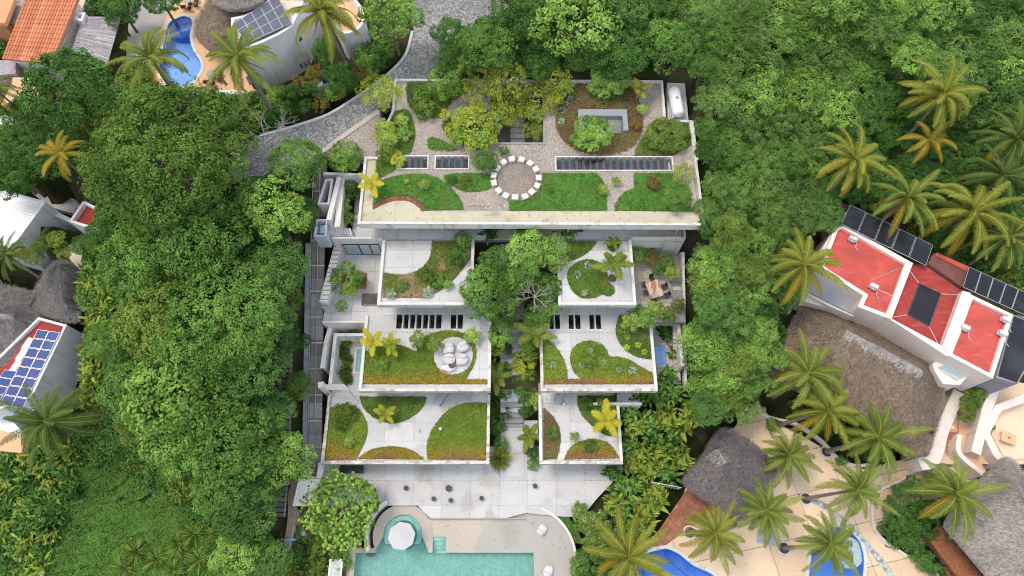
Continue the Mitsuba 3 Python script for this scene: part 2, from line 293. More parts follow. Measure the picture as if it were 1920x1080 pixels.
dif('rachis', (0.34, 0.31, 0.08)); dif('coconut', (0.3, 0.22, 0.05)); dif('dead_wood', mottled((0.4, 0.37, 0.33), 0.3))
# low roof planting: green turning ochre and rust towards the front edge of each roof (how the sedum itself has weathered)
def sedum_fn(p, n, uv):
    front = dr.select(p.z < 5.0, 10.6, dr.select(p.z < 8.5, 17.5, 25.8))
    t = p.y - front
    a = fbm(p.x * 0.55, p.y * 0.55, p.z, 4); b = noise(p.x * 5, p.y * 5, 1.0)
    g = mix((0.08, 0.15, 0.02), (0.22, 0.31, 0.05), dr.clip(0.6 * uv.x + 0.5 * b + 0.9 * (a - 0.5), 0, 1))
    o = mix((0.24, 0.165, 0.03), (0.42, 0.28, 0.045), dr.clip(uv.x * 0.6 + b * 0.5, 0, 1))
    r = mix((0.2, 0.1, 0.05), (0.36, 0.2, 0.12), dr.clip(uv.x * 0.6 + b * 0.5, 0, 1))
    w = smoothstep(2.6, 0.4, t + 2.6 * (a - 0.5)) * dr.select(p.z < 8.5, 1.0, 0.0)
    w2 = smoothstep(1.1, 0.2, t + 3.2 * (noise(p.x * 0.45 + 4, p.y * 0.6, p.z) - 0.5)) * dr.select(p.z < 8.5, 1.0, 0.0)
    return mix(mix(g, o, dr.clip(w * 0.85, 0, 1)), r, dr.clip(w2 * 0.8, 0, 1))
dif('sedum', sedum_fn)
def turf(name, dark, light, dry, share):
    def fn(p, n, uv):
        a = fbm(p.x * 0.5, p.y * 0.5, p.z, 4); b = noise(p.x * 4, p.y * 4, 1.0)
        return mix(mix(dark, light, dr.clip(0.6 * uv.x + 0.5 * b + 0.8 * (a - 0.5), 0, 1)), dry, smoothstep(0.62 - share, 0.8 - share, noise(p.x * 0.8 + 11, p.y * 0.8, 2.0)) * 0.8)
    dif(name, fn)
turf('turf_green', (0.05, 0.15, 0.022), (0.145, 0.33, 0.065), (0.13, 0.22, 0.05), -0.04)
turf('turf_dark', (0.05, 0.115, 0.02), (0.155, 0.265, 0.055), (0.17, 0.21, 0.05), -0.02)
turf('turf_dry', (0.08, 0.12, 0.025), (0.2, 0.25, 0.06), (0.42, 0.29, 0.19), 0.17)
turf('turf_brown', (0.13, 0.09, 0.04), (0.24, 0.17, 0.08), (0.18, 0.19, 0.05), 0.18)
# ---------------------------------------------------------------- ground
def zg(x, y):
    """height of the hillside"""
    x, y = np.asarray(x, float), np.asarray(y, float)
    mid = np.interp(y, [-40, 8.5, 12, 34, 46, 70, 200], [-1.0, -0.6, 0.2, 9.2, 12.9, 15, 22])
    left = np.interp(y, [-60, -8, 8, 28, 44, 70, 200], [-6, -0.5, 2.2, 8, 12.4, 14, 22])
    right = np.interp(y, [-60, 15.5, 21, 36, 66, 200], [-0.4, -0.4, 3.0, 3.4, 11, 20])
    r = ss(20.5, 27, x); l = ss(-22, -28, x)
    z = mid * (1 - r) * (1 - l) + right * r + left * l
    # the far right shoulder of the hill beside the house climbs faster
    z = z + ss(18, 24, y) * ss(20, 23, x) * (1 - ss(27, 34, x)) * 1.5
    return z
NOBUILD = []        # plan polygons where no undergrowth stands
def ground_sheet():
    xs = np.concatenate([[-1500, -600, -250, -140], np.arange(-100, 100.1, 1.6), [140, 250, 600, 1500]])
    ys = np.concatenate([[-900, -300, -120, -60], np.arange(-40, 100.1, 1.6), [140, 250, 600, 1500]])
    X, Y = np.meshgrid(xs, ys); Z = zg(np.clip(X, -150, 150), np.clip(Y, -60, 200))
    P = np.stack([X * 0.3, Y * 0.3, Z * 0], -1); Z = Z + (meshkit.fbm(P, 3, 4) - 0.5) * 0.5
    hole = (X > -23.2) & (X < 21.0) & (Y > 8.0) & (Y < 52.0)
    Z = np.where(hole, np.minimum(Z, np.interp(Y, [8.5, 18, 19, 26.5, 27.5, 34, 35, 52], [-0.7, -0.7, 2.6, 2.6, 6.0, 6.0, 9.4, 9.4])), Z)
    for poly, level in FLAT:
        from shapely import contains_xy
        Z = np.where(contains_xy(poly.buffer(1.2), X, Y), np.minimum(Z, level), Z)
    n, m = X.shape; i = np.arange((n - 1) * m).reshape(n - 1, m)[:, :-1].ravel()
    f = np.vstack([np.stack([i, i + 1, i + m + 1], 1), np.stack([i, i + m + 1, i + m], 1)])
    obj('hillside_ground', trimesh.Trimesh(np.stack([X.ravel(), Y.ravel(), Z.ravel()], 1), f, process=False), 'terrain', smooth=True, kind='structure',
        label='sloping leaf littered hillside ground under the trees')
FLAT = []
def at(px, py, h=0.0):
    """plan position of a pixel whose thing stands h above the hillside"""
    z = h + 6
    for _ in range(6):
        q = U(px, py, z); z = float(zg(*q)) + h
    return q[0], q[1], z

# ---------------------------------------------------------------- foliage library
def unit(v): return v / (np.linalg.norm(v, axis=-1, keepdims=True) + 1e-9)
def leafset(C, N, L, W, rng, fold=0.0):
    n = len(C); N = unit(N)
    T = unit(np.cross(N, rng.normal(size=(n, 3)))); B = np.cross(N, T)
    L = np.broadcast_to(L, (n,))[:, None]; W = np.broadcast_to(W, (n,))[:, None]
    base, tip = C - T * L / 2, C + T * L / 2
    s1, s2 = C + B * W / 2 - N * fold * W, C - B * W / 2 - N * fold * W
    v = np.stack([base, s1, tip, s2], 1).reshape(-1, 3); k = np.arange(n)[:, None] * 4
    f = np.vstack([k + [0, 1, 2], k + [0, 2, 3]])
    u = np.repeat(rng.random(n), 4); w = np.tile([0, 0.5, 1, 0.5], n)
    return v, f, np.stack([u, w], 1)
def join(sets):
    vs, fs, us, o = [], [], [], 0
    for v, f, u in sets:
        vs.append(v); fs.append(f + o); us.append(u); o += len(v)
    return np.vstack(vs), np.vstack(fs), np.vstack(us)
def crown(seed, R, squash, nlobe, spacing, per, leaf, ratio=0.55, up=0.5, jag=0.1, low=-0.3, lobe=(0.26, 0.46), rough=0.35):
    rng = np.random.default_rng(seed)
    d = unit(rng.normal(size=(nlobe * 6, 3))); d = d[d[:, 2] > -0.25]
    chosen = []
    for x in d:
        if all(np.dot(x, y) < math.cos(math.radians(150 / math.sqrt(nlobe))) for y in chosen): chosen.append(x)
        if len(chosen) >= nlobe: break
    c = np.array(chosen); rr = R * rng.uniform(lobe[0], lobe[1], len(c)); cc = c * (R - rr)[:, None] * rng.uniform(0.82, 1.05, (len(c), 1))
    cc = np.vstack([cc, [[0, 0, R * 0.2]]]); rr = np.append(rr, R * 0.54)
    P, N = [], []
    for q, r in zip(cc, rr):
        k = int(4 * math.pi * r * r / spacing ** 2)
        x = unit(rng.normal(size=(k, 3))); x = x[x[:, 2] > low]
        p = q + x * r * rng.uniform(1 - jag, 1 + jag, (len(x), 1))
        keep = np.ones(len(p), bool)
        for q2, r2 in zip(cc, rr):
            if q2 is not q: keep &= np.linalg.norm(p - q2, axis=1) > 0.86 * r2
        P.append(p[keep]); N.append(x[keep])
    P, N = np.vstack(P), np.vstack(N)
    P = P + N * ((meshkit.fbm(P * (1.1 / max(spacing, .5)) + seed, 3)[:, None] - 0.5) * 2 * rough)
    P[:, 2] *= squash; N = unit(N + [0, 0, 0.15])
    n = len(P); size = rng.uniform(0.65, 1.25, n)
    e = rng.normal(size=(n, per, 3)) * 0.42; en = (e * N[:, None]).sum(-1, keepdims=True)
    e = e - en * N[:, None] * 0.6; r2 = (e ** 2).sum(-1, keepdims=True)
    C = P[:, None] + (e - N[:, None] * r2 * 0.7) * spacing * size[:, None, None]
    M = N[:, None] + [0, 0, up] + e * 0.9 + rng.normal(size=e.shape) * 0.38
    L = leaf * rng.uniform(0.7, 1.3, n * per)
    v, f, u = leafset(C.reshape(-1, 3), M.reshape(-1, 3), L, L * ratio, rng, 0.1)
    u[:, 0] = 0.55 * u[:, 0] + 0.45 * np.repeat(rng.random(n), per * 4)
    return v, f, u
def limbs(seed, R, H, trunk_r, n=6, sq=0.75):
    """a tapered trunk of height H under a crown of radius R centred at the origin, with limbs reaching into it"""
    rng = np.random.default_rng(seed); ms = []
    z0 = -H; bend = rng.normal(size=2) * 0.12 * R
    t = np.linspace(0, 1, 7); pts = np.stack([bend[0] * t * (1 - t), bend[1] * t * (1 - t), z0 + (H - R * 0.25) * t], 1)
    ms.append(tube(pts, trunk_r * (1.25 - 0.6 * t), 8))
    for k in range(n):
        a = 2 * math.pi * (k + rng.random() * 0.6) / n; e = R * rng.uniform(0.45, 0.75); s = np.linspace(0, 1, 5)
        st = pts[-1 - (k % 3)]
        q = st + np.stack([np.cos(a) * e * s, np.sin(a) * e * s, (R * sq * 0.55 - 0) * s ** 0.7], 1)
        ms.append(tube(q, trunk_r * 0.5 * (1.1 - 0.85 * s), 5))
    return cat(ms)
GROUPS = {}
def group(name, children):
    scene['g_' + name] = {'type': 'shapegroup', **children}; GROUPS[name] = list(children)
def leafply(s, mat):
    v, f, u = s
    return ply(trimesh.Trimesh(v, f, process=False), 'm_' + mat, uv=u)
def place(gname, k, x, y, z, s=1.0, rz=0.0, sz=None, tilt=None):
    t = T4().translate([x, y, z]) @ T4().rotate([0, 0, 1], rz)
    if tilt: t = t @ T4().rotate([1, 0, 0], tilt)
    scene[k] = {'type': 'instance', 'to_world': t @ T4().scale([s, s, sz or s]), 'g': {'type': 'ref', 'id': 'g_' + gname}}
    return k
# tree crowns: three sizes, several shapes, several leaves
SHAPES_L = [crown(11, 8.0, 0.6, 52, 0.8, 26, 0.3, rough=.9, jag=.16, lobe=(.17, .36)), crown(12, 8.0, 0.62, 50, 0.8, 26, 0.3, jag=0.16, rough=.9, lobe=(.17, .36))]
SHAPES_M = [crown(21 + i, 4.0, 0.72, 15 + 2 * i, 0.62, 26, 0.25, jag=0.14 + 0.03 * i, rough=.55) for i in range(3)]
SHAPES_B = [crown(31 + i, 4.0, 0.68, 14, 0.75, 21, 0.31, 0.6, jag=0.16, rough=.55) for i in range(2)]       # broader leaves
SHAPES_S = [crown(41 + i, 1.5, 0.72, 8, 0.4, 20, 0.19, 0.55, jag=0.2, rough=.22) for i in range(3)]
SHAPES_V = [crown(61 + i, 4.0, 0.46, 26, 0.62, 28, 0.22, jag=0.25, rough=1.0, lobe=(.14, .3), low=-.1) for i in range(3)]
OPEN = crown(51, 4.0, 0.6, 17, 1.0, 26, 0.3, 0.6, jag=0.3, lobe=(0.2, 0.36), rough=.6)
def treegroup(name, shape, mat, R, H, tr, bark='bark'):
    group(name, {'crown': leafply(shape, mat), 'trunk': ply(limbs(len(name) * 7 + 1, R, H, tr), 'm_' + bark, smooth=True)})
treegroup('big_olive', SHAPES_L[0], 'leaf_deep', 8, 9, 0.5); treegroup('big_dark', SHAPES_L[1], 'leaf_mid', 8, 9, 0.5)
for i in range(3):
    treegroup(f'dark{i}', SHAPES_M[i], 'leaf_dark', 4, 6, 0.24); treegroup(f'mid{i}', SHAPES_M[(i + 1) % 3], 'leaf_mid', 4, 6, 0.24)
    treegroup(f'vine{i}', SHAPES_V[i], 'leaf_vine', 4, 6, 0.24)
    treegroup(f'blue{i}', SHAPES_M[(i + 2) % 3], 'leaf_blue', 4, 6, 0.24)
for i in range(2):
    treegroup(f'bright{i}', SHAPES_B[i], 'leaf_bright', 4, 6, 0.22); treegroup(f'olive{i}', SHAPES_M[i], 'leaf_olive', 4, 6, 0.24)
    treegroup(f'ti{i}', SHAPES_B[i], 'leaf_ti', 4, 4, 0.16)
treegroup('open', OPEN, 'leaf_gold', 4, 5.5, 0.16, 'pale_bark')
for i, m in enumerate(('dark', 'mid', 'bright', 'olive', 'yellow', 'lime', 'silver', 'rust', 'white')):
    group('bush_' + m, {'foliage': leafply(SHAPES_S[i % 3], 'leaf_' + m), 'stem': ply(limbs(60 + i, 1.5, 1.3, 0.06, 5), 'm_bark')})
# big round leaves on an open frame (the light green tree by the pool)
def roundleaf(seed, R, n, leaf):
    rng = np.random.default_rng(seed); d = unit(rng.normal(size=(n, 3))); d = d[d[:, 2] > -0.35]
    p = d * R * rng.uniform(0.45, 1.0, (len(d), 1)) ** 0.6 * [1, 1, 0.6]
    p += (meshkit.noise(p * 0.9)[:, None] - 0.5) * d * R * 0.5
    sets = []; L = leaf * rng.uniform(0.6, 1.25, len(p)); N = unit(d * 0.45 + [0, 0, 1] + rng.normal(size=d.shape) * 0.25)
    T = unit(np.cross(N, rng.normal(size=N.shape))); B = np.cross(N, T); a = np.arange(7) * 2 * np.pi / 7
    v = p[:, None] + L[:, None, None] / 2 * (np.cos(a)[None, :, None] * T[:, None] + np.sin(a)[None, :, None] * B[:, None]); c = p + N * (L * 0.08)[:, None]
    V = np.concatenate([v, c[:, None]], 1).reshape(-1, 3); k = np.arange(len(p))[:, None] * 8
    F = np.vstack([k + [i, (i + 1) % 7, 7] for i in range(7)]); u = np.repeat(rng.random(len(p)), 8)
    return V, F, np.stack([u, np.tile([0.5] * 8, len(p))], 1)
group('roundleaf', {'crown': leafply(roundleaf(3, 3.4, 2300, 0.28), 'leaf_round'), 'trunk': ply(limbs(71, 3.4, 4, 0.13, 8), 'm_pale_bark', smooth=True)})
# palms: each frond a part
def frond(seed, L, e0, droop, nl, ll, wid, curl=0.0, wide=1.0, broad=False):
    """one feather leaf along +x from the origin: (leaflets, midrib)"""
    rng = np.random.default_rng(seed); n = 26; s = np.linspace(0, 1, n); ang = e0 - droop * s ** 1.35
    dx, dz = np.cos(ang), np.sin(ang); x = np.concatenate([[0], np.cumsum(dx[:-1])]) * L / n; z = np.concatenate([[0], np.cumsum(dz[:-1])]) * L / n
    y = curl * s ** 2 * L; pts = np.stack([x, y, z], 1)
    t = np.linspace(0.1, 0.995, nl); px = np.stack([np.interp(t, s, pts[:, k]) for k in range(3)], 1)
    fw = unit(np.stack([np.interp(t, s, np.gradient(pts[:, k], s)) for k in range(3)], 1))
    V, F, UV = [], [], []; o = 0
    l = ll * np.clip(np.sin(np.pi * (0.13 + 0.84 * t)) ** 0.65, 0.12, 1)
    up = unit(np.cross(np.cross(fw, [0, 0, 1.0]), fw)); side = np.cross(fw, up)
    hue = rng.random()
    for sg in (-1, 1):
        sw = rng.uniform(0.85, 1.15, nl)
        d1 = unit(side * sg * wide + fw * (0.45 + 0.5 * t[:, None]) + up * 0.12 + rng.normal(size=(nl, 3)) * 0.05)
        d2 = unit(d1 + [0, 0, -0.75 * (0.6 if broad else 1)] + rng.normal(size=(nl, 3)) * 0.08)
        p1 = px + d1 * (l * sw * 0.5)[:, None]; p2 = p1 + d2 * (l * sw * 0.5)[:, None]
        wv = fw * (wid / 2)
        v = np.stack([px - wv, px + wv, p1 + wv * 1.15, p1 - wv * 1.15, p2], 1).reshape(-1, 3); k = o + np.arange(nl)[:, None] * 5
        V.append(v); F += [k + [0, 1, 2], k + [0, 2, 3], k + [3, 2, 4]]; o += nl * 5
        u = np.repeat(np.clip(hue * 0.6 + rng.random(nl) * 0.4, 0, 1), 5); w = (np.tile([0, 0, 0.5, 0.5, 1.0], nl) * 0.45 + np.repeat(t, 5) * 0.55)
        UV.append(np.stack([u, w], 1))
    rib = tube(pts, 0.06 * L / 3.6 * (1.1 - s * 0.95), 4)
    return (np.vstack(V), np.vstack(F), np.vstack(UV)), rib
def xf(s, M): return (s[0] @ M[:3, :3].T + M[:3, 3], s[1], s[2])
def rotm(rz, ry=0):
    return trimesh.transformations.rotation_matrix(rz, [0, 0, 1]) @ trimesh.transformations.rotation_matrix(ry, [0, 1, 0])
def palmgroup(name, seed, n, L, mat, e=(1.25, -0.35), droop=(0.7, 1.9), nl=46, ll=0.53, wid=0.05, old=0, oldmat='frond_old', nuts=True, broad=False, dead=0):
    rng = np.random.default_rng(seed); ch = {}
    for k in range(n):
        q = k / max(n - 1, 1); e0 = e[0] + (e[1] - e[0]) * q ** 0.9
        s, rib = frond(seed * 50 + k, L * rng.uniform(0.8, 1.18) * (0.75 + 0.25 * min(1, q * 3)), e0, rng.uniform(*droop), nl, ll, wid, rng.uniform(-0.2, 0.2) * (0.3 if broad else 1), broad=broad)
        M = rotm(k * 2.39996 + rng.normal() * 0.14)
        rv = np.array(rib.vertices); rs = (rv, np.array(rib.faces), np.stack([np.full(len(rv), 0.98), np.full(len(rv), 0.9)], 1))
        s = xf(join([s, rs]), M)
        ch[f'frond_{k:03d}' if k else 'frond'] = leafply(s, oldmat if k >= n - old else mat)
    for k in range(dead):
        s, rib = frond(seed * 77 + k, L * rng.uniform(.6, .85), rng.uniform(-1.1, -.7), rng.uniform(.2, .5), 26, ll * .7, wid, rng.uniform(-.2, .2)); rv = np.array(rib.vertices); ch[f'dead_frond_{k:03d}' if k else 'dead_frond'] = leafply(xf(join([s, (rv, np.array(rib.faces), np.full((len(rv), 2), .9))]), rotm(rng.random() * 6.28)), 'frond_dead')
    if nuts:
        cs = []
        for k in range(7):
            a = k * 0.9; m = trimesh.creation.icosphere(1, 0.14); m.apply_translation((0.3 * math.cos(a), 0.3 * math.sin(a), -0.22 - 0.05 * (k % 3))); cs.append(m)
        ch['coconut_cluster'] = ply(cat(cs), 'm_coconut', smooth=True)
    ch['crownshaft'] = ply(tube([(0, 0, -0.7), (0, 0, -0.2), (0, 0, 0.35)], [0.17, 0.2, 0.07], 8), 'm_rachis', smooth=True)
    group(name, ch)
for i in range(4): palmgroup(f'coco{i}', 5 + i, 22 + i % 3, 3.5, ('frond', 'frond', 'frond_sun', 'frond')[i], old=(3, 0, 4, 1)[i], dead=(2, 4, 3, 0)[i])
palmgroup('cocobig', 15, 25, 4.6, 'frond_sun', nl=56, ll=0.6, wid=.055, old=4, dead=5); palmgroup('cocodark', 16, 24, 3.8, 'frond_dark', old=1); palmgroup('cocoold', 17, 15, 3.6, 'frond_old', droop=(1.3, 1.9), old=8)
palmgroup('goldpalm', 21, 6, 1.75, 'frond_yellow', e=(0.95, 0.25), droop=(0.7, 1.0), nl=24, ll=0.55, wid=0.1, nuts=False, broad=True)
palmgroup('goldpalm2', 22, 7, 1.75, 'frond_lime', e=(1.1, 0.3), droop=(0.8, 1.1), nl=24, ll=0.5, wid=0.1, nuts=False, broad=True)
palmgroup('youngpalm', 23, 7, 1.7, 'frond', e=(1.0, 0.3), droop=(0.7, 1.0), nl=24, ll=0.5, wid=0.1, nuts=False, broad=True)
# strap-leaved rosettes, paddle-leaved clumps
def straps(seed, n, L, w, e=(1.45, 0.1), droop=1.1, R=0.12):
    rng = np.random.default_rng(seed); V, F, UV, o = [], [], [], 0
    for k in range(n):
        e0 = e[0] + (e[1] - e[0]) * (k / n) ** 0.8 + rng.normal() * 0.08; a = rng.random() * 6.283; l = L * rng.uniform(0.75, 1.15); m = 6; s = np.linspace(0, 1, m)
        an = e0 - droop * s ** 1.2; r = R * rng.random() + np.concatenate([[0], np.cumsum(np.cos(an[:-1]))]) * l / m; z = np.concatenate([[0], np.cumsum(np.sin(an[:-1]))]) * l / m
        ww = w / 2 * (0.7 + 0.5 * np.sin(np.pi * np.clip(s + 0.1, 0, 1))) * (1 - s ** 4); c, t = np.array([math.cos(a), math.sin(a)]), np.array([-math.sin(a), math.cos(a)])
        for sg in (-1, 1): V.append(np.stack([c[0] * r + sg * t[0] * ww, c[1] * r + sg * t[1] * ww, z], 1))
        for j in range(m - 1): F += [[o + j, o + j + 1, o + m + j + 1], [o + j, o + m + j + 1, o + m + j]]
        o += 2 * m; UV.append(np.stack([np.full(2 * m, rng.random()), np.tile(s, 2)], 1))
    return np.vstack(V), np.array(F), np.vstack(UV)
group('strapclump', {'blades': leafply(straps(1, 150, 1.5, 0.11), 'strap')}); group('agave', {'blades': leafply(straps(2, 40, 0.62, 0.13, (1.4, 0.2), 0.5), 'leaf_silver')})
group('cycad', {'blades': leafply(straps(3, 260, 1.6, 0.09, (1.5, -0.1), 1.0), 'frond')}); group('grasstuft', {'blades': leafply(straps(4, 110, 0.8, 0.035, (1.5, 0.5), 1.2), 'leaf_olive')})
group('redstrap', {'blades': leafply(straps(5, 70, 1.4, 0.13, (1.4, 0.2), 0.9), 'leaf_ti')})
def paddles(seed, n, L, w):
    rng = np.random.default_rng(seed); sets = []
    for k in range(n):
        s = straps(seed * 31 + k, 1, L * rng.uniform(0.7, 1.1), w * rng.uniform(0.8, 1.1), (rng.uniform(0.5, 1.35),) * 2, rng.uniform(0.6, 1.2)); r = math.sqrt(rng.random()) * 0.75; a = rng.random() * 6.28
        sets.append((s[0] + [r * math.cos(a), r * math.sin(a), rng.uniform(0, 0.9)], s[1], s[2]))
    return join(sets)
for m in ('ti', 'mid', 'lime', 'yellow', 'dark'): group('paddle_' + m, {'leaves': leafply(paddles(len(m), 84, 1.25, 0.25), 'leaf_' + m)})
# undergrowth mats
def mat_patch(seed, R, n, leaf):
    rng = np.random.default_rng(seed); a = rng.random(n) * 6.283; r = R * np.sqrt(rng.random(n)); x, y = r * np.cos(a), r * np.sin(a)
    P = np.stack([x, y, x * 0], 1); z = meshkit.fbm(P * 0.8 + seed * 7, 3) * 1.9 * (1 - 0.45 * (r / R) ** 2) - 0.35 + rng.random(n) * 0.25; P[:, 2] = z
    g = np.stack([meshkit.fbm((P + [dx, dy, 0]) * [0.8, 0.8, 0] + seed * 7, 3) for dx, dy in ((0.2, 0), (-0.2, 0), (0, 0.2), (0, -0.2))], 1) * 1.9
    N = np.stack([-(g[:, 0] - g[:, 1]) / 0.4, -(g[:, 2] - g[:, 3]) / 0.4, np.ones(n)], 1) + rng.normal(size=(n, 3)) * 0.4
    return leafset(P, N, leaf * rng.uniform(0.7, 1.3, n), leaf * 0.6, rng, 0.1)
def creep_patch(seed, R, n):
    v, f, u = mat_patch(seed, R, n, .2); return v * [1, 1, .3], f, u
for i in range(2): group(f'mat_creep{i}', {'growth': leafply(creep_patch(40 + i, 2.4, 3200), 'leaf_creep')})
for i, m in enumerate(('mid', 'dark', 'blue', 'bright', 'olive', 'vine')): group('mat_' + m, {'growth': leafply(mat_patch(i + 1, 2.4, 1900, 0.3), 'leaf_' + m)})
# ---------------------------------------------------------------- the terraced concrete house
RNG = random.Random(77)
def poly_px(pts, z, smooth=False, n=5):
    w = UP(pts, z); return smooth_poly(w, n) if smooth else Polygon(w).buffer(0)
def bed(label, g, z, turf, dens=200, hgt=0.11, soil='soil', lift=0.07, group=None):
    k = thing('planting_bed', label, 'planting bed', group)
    obj('soil', prism(g, z, z + lift), soil, k)
    rng = np.random.default_rng(abs(hash_int(label)) % 9999); x0, y0, x1, y1 = g.bounds; n = int((x1 - x0) * (y1 - y0) * dens * (1.6 if dens < 200 else 1))
    P = np.stack([rng.uniform(x0, x1, n), rng.uniform(y0, y1, n)], 1)
    from shapely import contains_xy
    P = P[contains_xy(g.buffer(-0.03), P[:, 0], P[:, 1])]; m = len(P)
    q = np.column_stack([P, np.zeros(m)])
    hz = (0.25 + 1.1 * meshkit.fbm(q * 1.3 + z, 3)) * hgt
    sets = []
    for j in range(2):
        C = q + np.column_stack([rng.normal(size=(m, 2)) * 0.06, z + lift + hz * rng.uniform(0.15, 1.0, m)])
        sets.append(leafset(C, np.array([0, 0, 1.0]) + rng.normal(size=(m, 3)) * 0.5, rng.uniform(0.1, 0.2, m), rng.uniform(0.07, 0.13, m), rng))
    v, f, u = join(sets)
    obj('ground_cover', trimesh.Trimesh(v, f, process=False), turf, k, uv=u, kind='stuff')
    return k
def hash_int(s):
    h = 7
    for ch in s: h = (h * 131 + ord(ch)) % 1000003
    return h
def border(parent, line, z, step=0.22, size=0.13, mats=('stone', 'stone_2', 'stone_pale')):
    """a row of small edging stones"""
    L = LineString(line); n = int(L.length / step); sets = {m: [] for m in mats}
    for i in range(n):
        p = L.interpolate(i * step); s = size * RNG.uniform(0.55, 1.3)
        m = trimesh.creation.icosphere(1, s * 0.6); m.apply_scale((1, RNG.uniform(0.7, 1.2), 0.7)); m.apply_translation((p.x + RNG.uniform(-.07, .07), p.y + RNG.uniform(-.07, .07), z + s * 0.25)); sets[RNG.choice(mats)].append(m)
    for m, ms in sets.items():
        if ms: obj('edging_stones', cat(ms), m, parent, kind='stuff')
def skylight(parent, x0, x1, y0, y1, z, n, frame='white_wall', fin='fin', deep=1.3, fw=0.11, th=0.13, lip=0.12):
    k = numbered('skylight', parent)
    ring = sbox(x0, y0, x1, y1).difference(sbox(x0 + fw, y0 + fw, x1 - fw, y1 - fw)); scene[k] = ply(prism(ring, z - 0.3, z + lip), 'm_' + frame)
    for i in range(1, n):
        x = x0 + fw + (x1 - x0 - 2 * fw) * i / n
        obj('fin', box(x - th / 2, x + th / 2, y0 + fw, y1 - fw, z - deep, z + lip * 0.3), fin, k)
    obj('glass', trimesh.Trimesh([(x0 + fw, y0 + fw, z + lip * .6), (x1 - fw, y0 + fw, z + lip * .6), (x1 - fw, y1 - fw, z + lip * .6), (x0 + fw, y1 - fw, z + lip * .6)], [[0, 1, 2], [0, 2, 3]]), 'pane', k)
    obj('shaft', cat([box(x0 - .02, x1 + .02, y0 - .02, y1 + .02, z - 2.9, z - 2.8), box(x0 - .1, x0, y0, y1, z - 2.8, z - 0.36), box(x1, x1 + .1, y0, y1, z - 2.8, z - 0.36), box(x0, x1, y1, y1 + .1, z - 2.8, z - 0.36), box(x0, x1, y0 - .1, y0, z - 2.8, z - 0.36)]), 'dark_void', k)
    return sbox(x0, y0, x1, y1)
def rect_px(x0, y0, x1, y1, z):
    a, b = U(x0, y1, z), U(x1, y0, z); c, d = U(x1, y1, z), U(x0, y0, z)
    return ((a[0] + d[0]) / 2, (b[0] + c[0]) / 2, a[1], b[1])
def unit_house(name, label, x0, x1, y0, y1, z, low, holes, beds, wall_in=1.5, sides='wes', moss='', back=None):
    """one storey: slab, deck panels, parapets and the walls under it"""
    k = thing(name, label, 'house'); full = sbox(x0, y0, x1, back or y1); h = ops.unary_union(holes) if holes else Polygon()
    obj('roof_slab', prism(full.difference(h), z - 0.45, z - 0.06), 'joint', k)
    p = 0.3; inner = sbox(x0 + (p if 'w' in sides else 0), y0 + p, x1 - (p if 'e' in sides else 0), back or y1)
    deck = inner.difference(ops.unary_union([h] + [b.buffer(0.02) for b in beds]))
    rf = numbered('roof_deck', k)
    panels(rf, 'panel', deck, z, 0.05, 3.05, 2.05, DECK, 0.022, x0 + 0.3, y0 + 0.35)
    obj('parapet_front', box(x0 - 0.02, x1 + 0.02, y0, y0 + p, z - 0.5, z + 0.3), 'mossy_parapet' if 'f' in moss else 'parapet', k)
    for s, xa, xb in (('w', x0 - 0.02, x0 + p), ('e', x1 - p, x1 + 0.02)):
        if s in sides: obj('parapet_side', box(xa, xb, y0 + p + 0.003, y1, z - 0.5, z + 0.297), 'mossy_parapet' if s in moss else 'parapet', k)
    w = sbox(x0 + 0.3, y0 + wall_in, x1 - 0.3, (back or y1) - 0.1); ring = w.difference(w.buffer(-0.25, join_style=2))
    obj('wall', prism(ring, low - 0.3, z - 0.455), 'white_wall', k); nw = max(2, int((x1 - x0) / 2.4)); step = (x1 - x0 - 1.6) / nw
    for i in range(nw):
        xa = x0 + 0.8 + i * step
        obj('glass_door', box(xa + 0.03, xa + step - 0.03, y0 + wall_in - 0.05, y0 + wall_in - 0.01, low + 0.05, z - 0.8), 'pane_dark', k)
    return k
# --- level one (lowest roofs), z 3.4
za = 3.4
def arcbed(pts, z, closing): return Polygon(list(smooth_line(UP(pts, z))) + UP(closing, z)).buffer(0)
A1 = arcbed([(611, 769), (630, 761), (648, 758), (668, 764), (682, 780), (689, 802), (685, 826), (668, 861)], za, [(604, 862)])
A2 = arcbed([(800, 745), (790.6, 766), (765.6, 785.6), (738, 794), (710, 787), (685, 769), (674, 744)], za, [])
A3 = arcbed([(801.7, 861), (801.7, 830), (813, 802), (835, 774), (863, 759), (893, 755), (915, 758)], za, [(914, 862)])
A4 = arcbed([(671, 860), (693, 845), (732, 837), (771, 844), (796, 861)], za, [])
ax0, ax1, ay0, ay1 = -20.0, -2.4, 10.55, 17.95
clipA = sbox(ax0 + 0.3, ay0 + 0.3, ax1 - 0.3, 19.3); A1, A2, A3, A4 = [g.intersection(clipA) for g in (A1, A2, A3, A4)]
houseA = unit_house('lower_left_house', 'lowest left concrete house with four curved planting beds on its roof', ax0, ax1, ay0, ay1, za, 0, [], [A1, A2, A3, A4], 2.2, 'we', 'fwe', back=19.3)
bed('green to ochre half round bed at the west end of the lowest left roof', A1, za, 'sedum'); bed('dark green half moon bed with a yellow palm on the lowest left roof', A2, za, 'turf_dark')
bed('largest quarter round bed of the lowest left roof, green turning ochre at its edges', A3, za, 'sedum'); bed('low rust brown arc shaped bed at the front edge of the lowest left roof', A4, za, 'sedum')
bx0, bx1 = 2.9, 11.6
B1 = arcbed([(1162, 816), (1140, 817), (1118, 805), (1093, 780), (1084, 760.6), (1083, 742.5)], za, [(1162, 742.5)])
B2 = arcbed([(1019, 765), (1036, 780), (1048, 802), (1051, 827), (1044, 860)], za, [(1019, 862)])
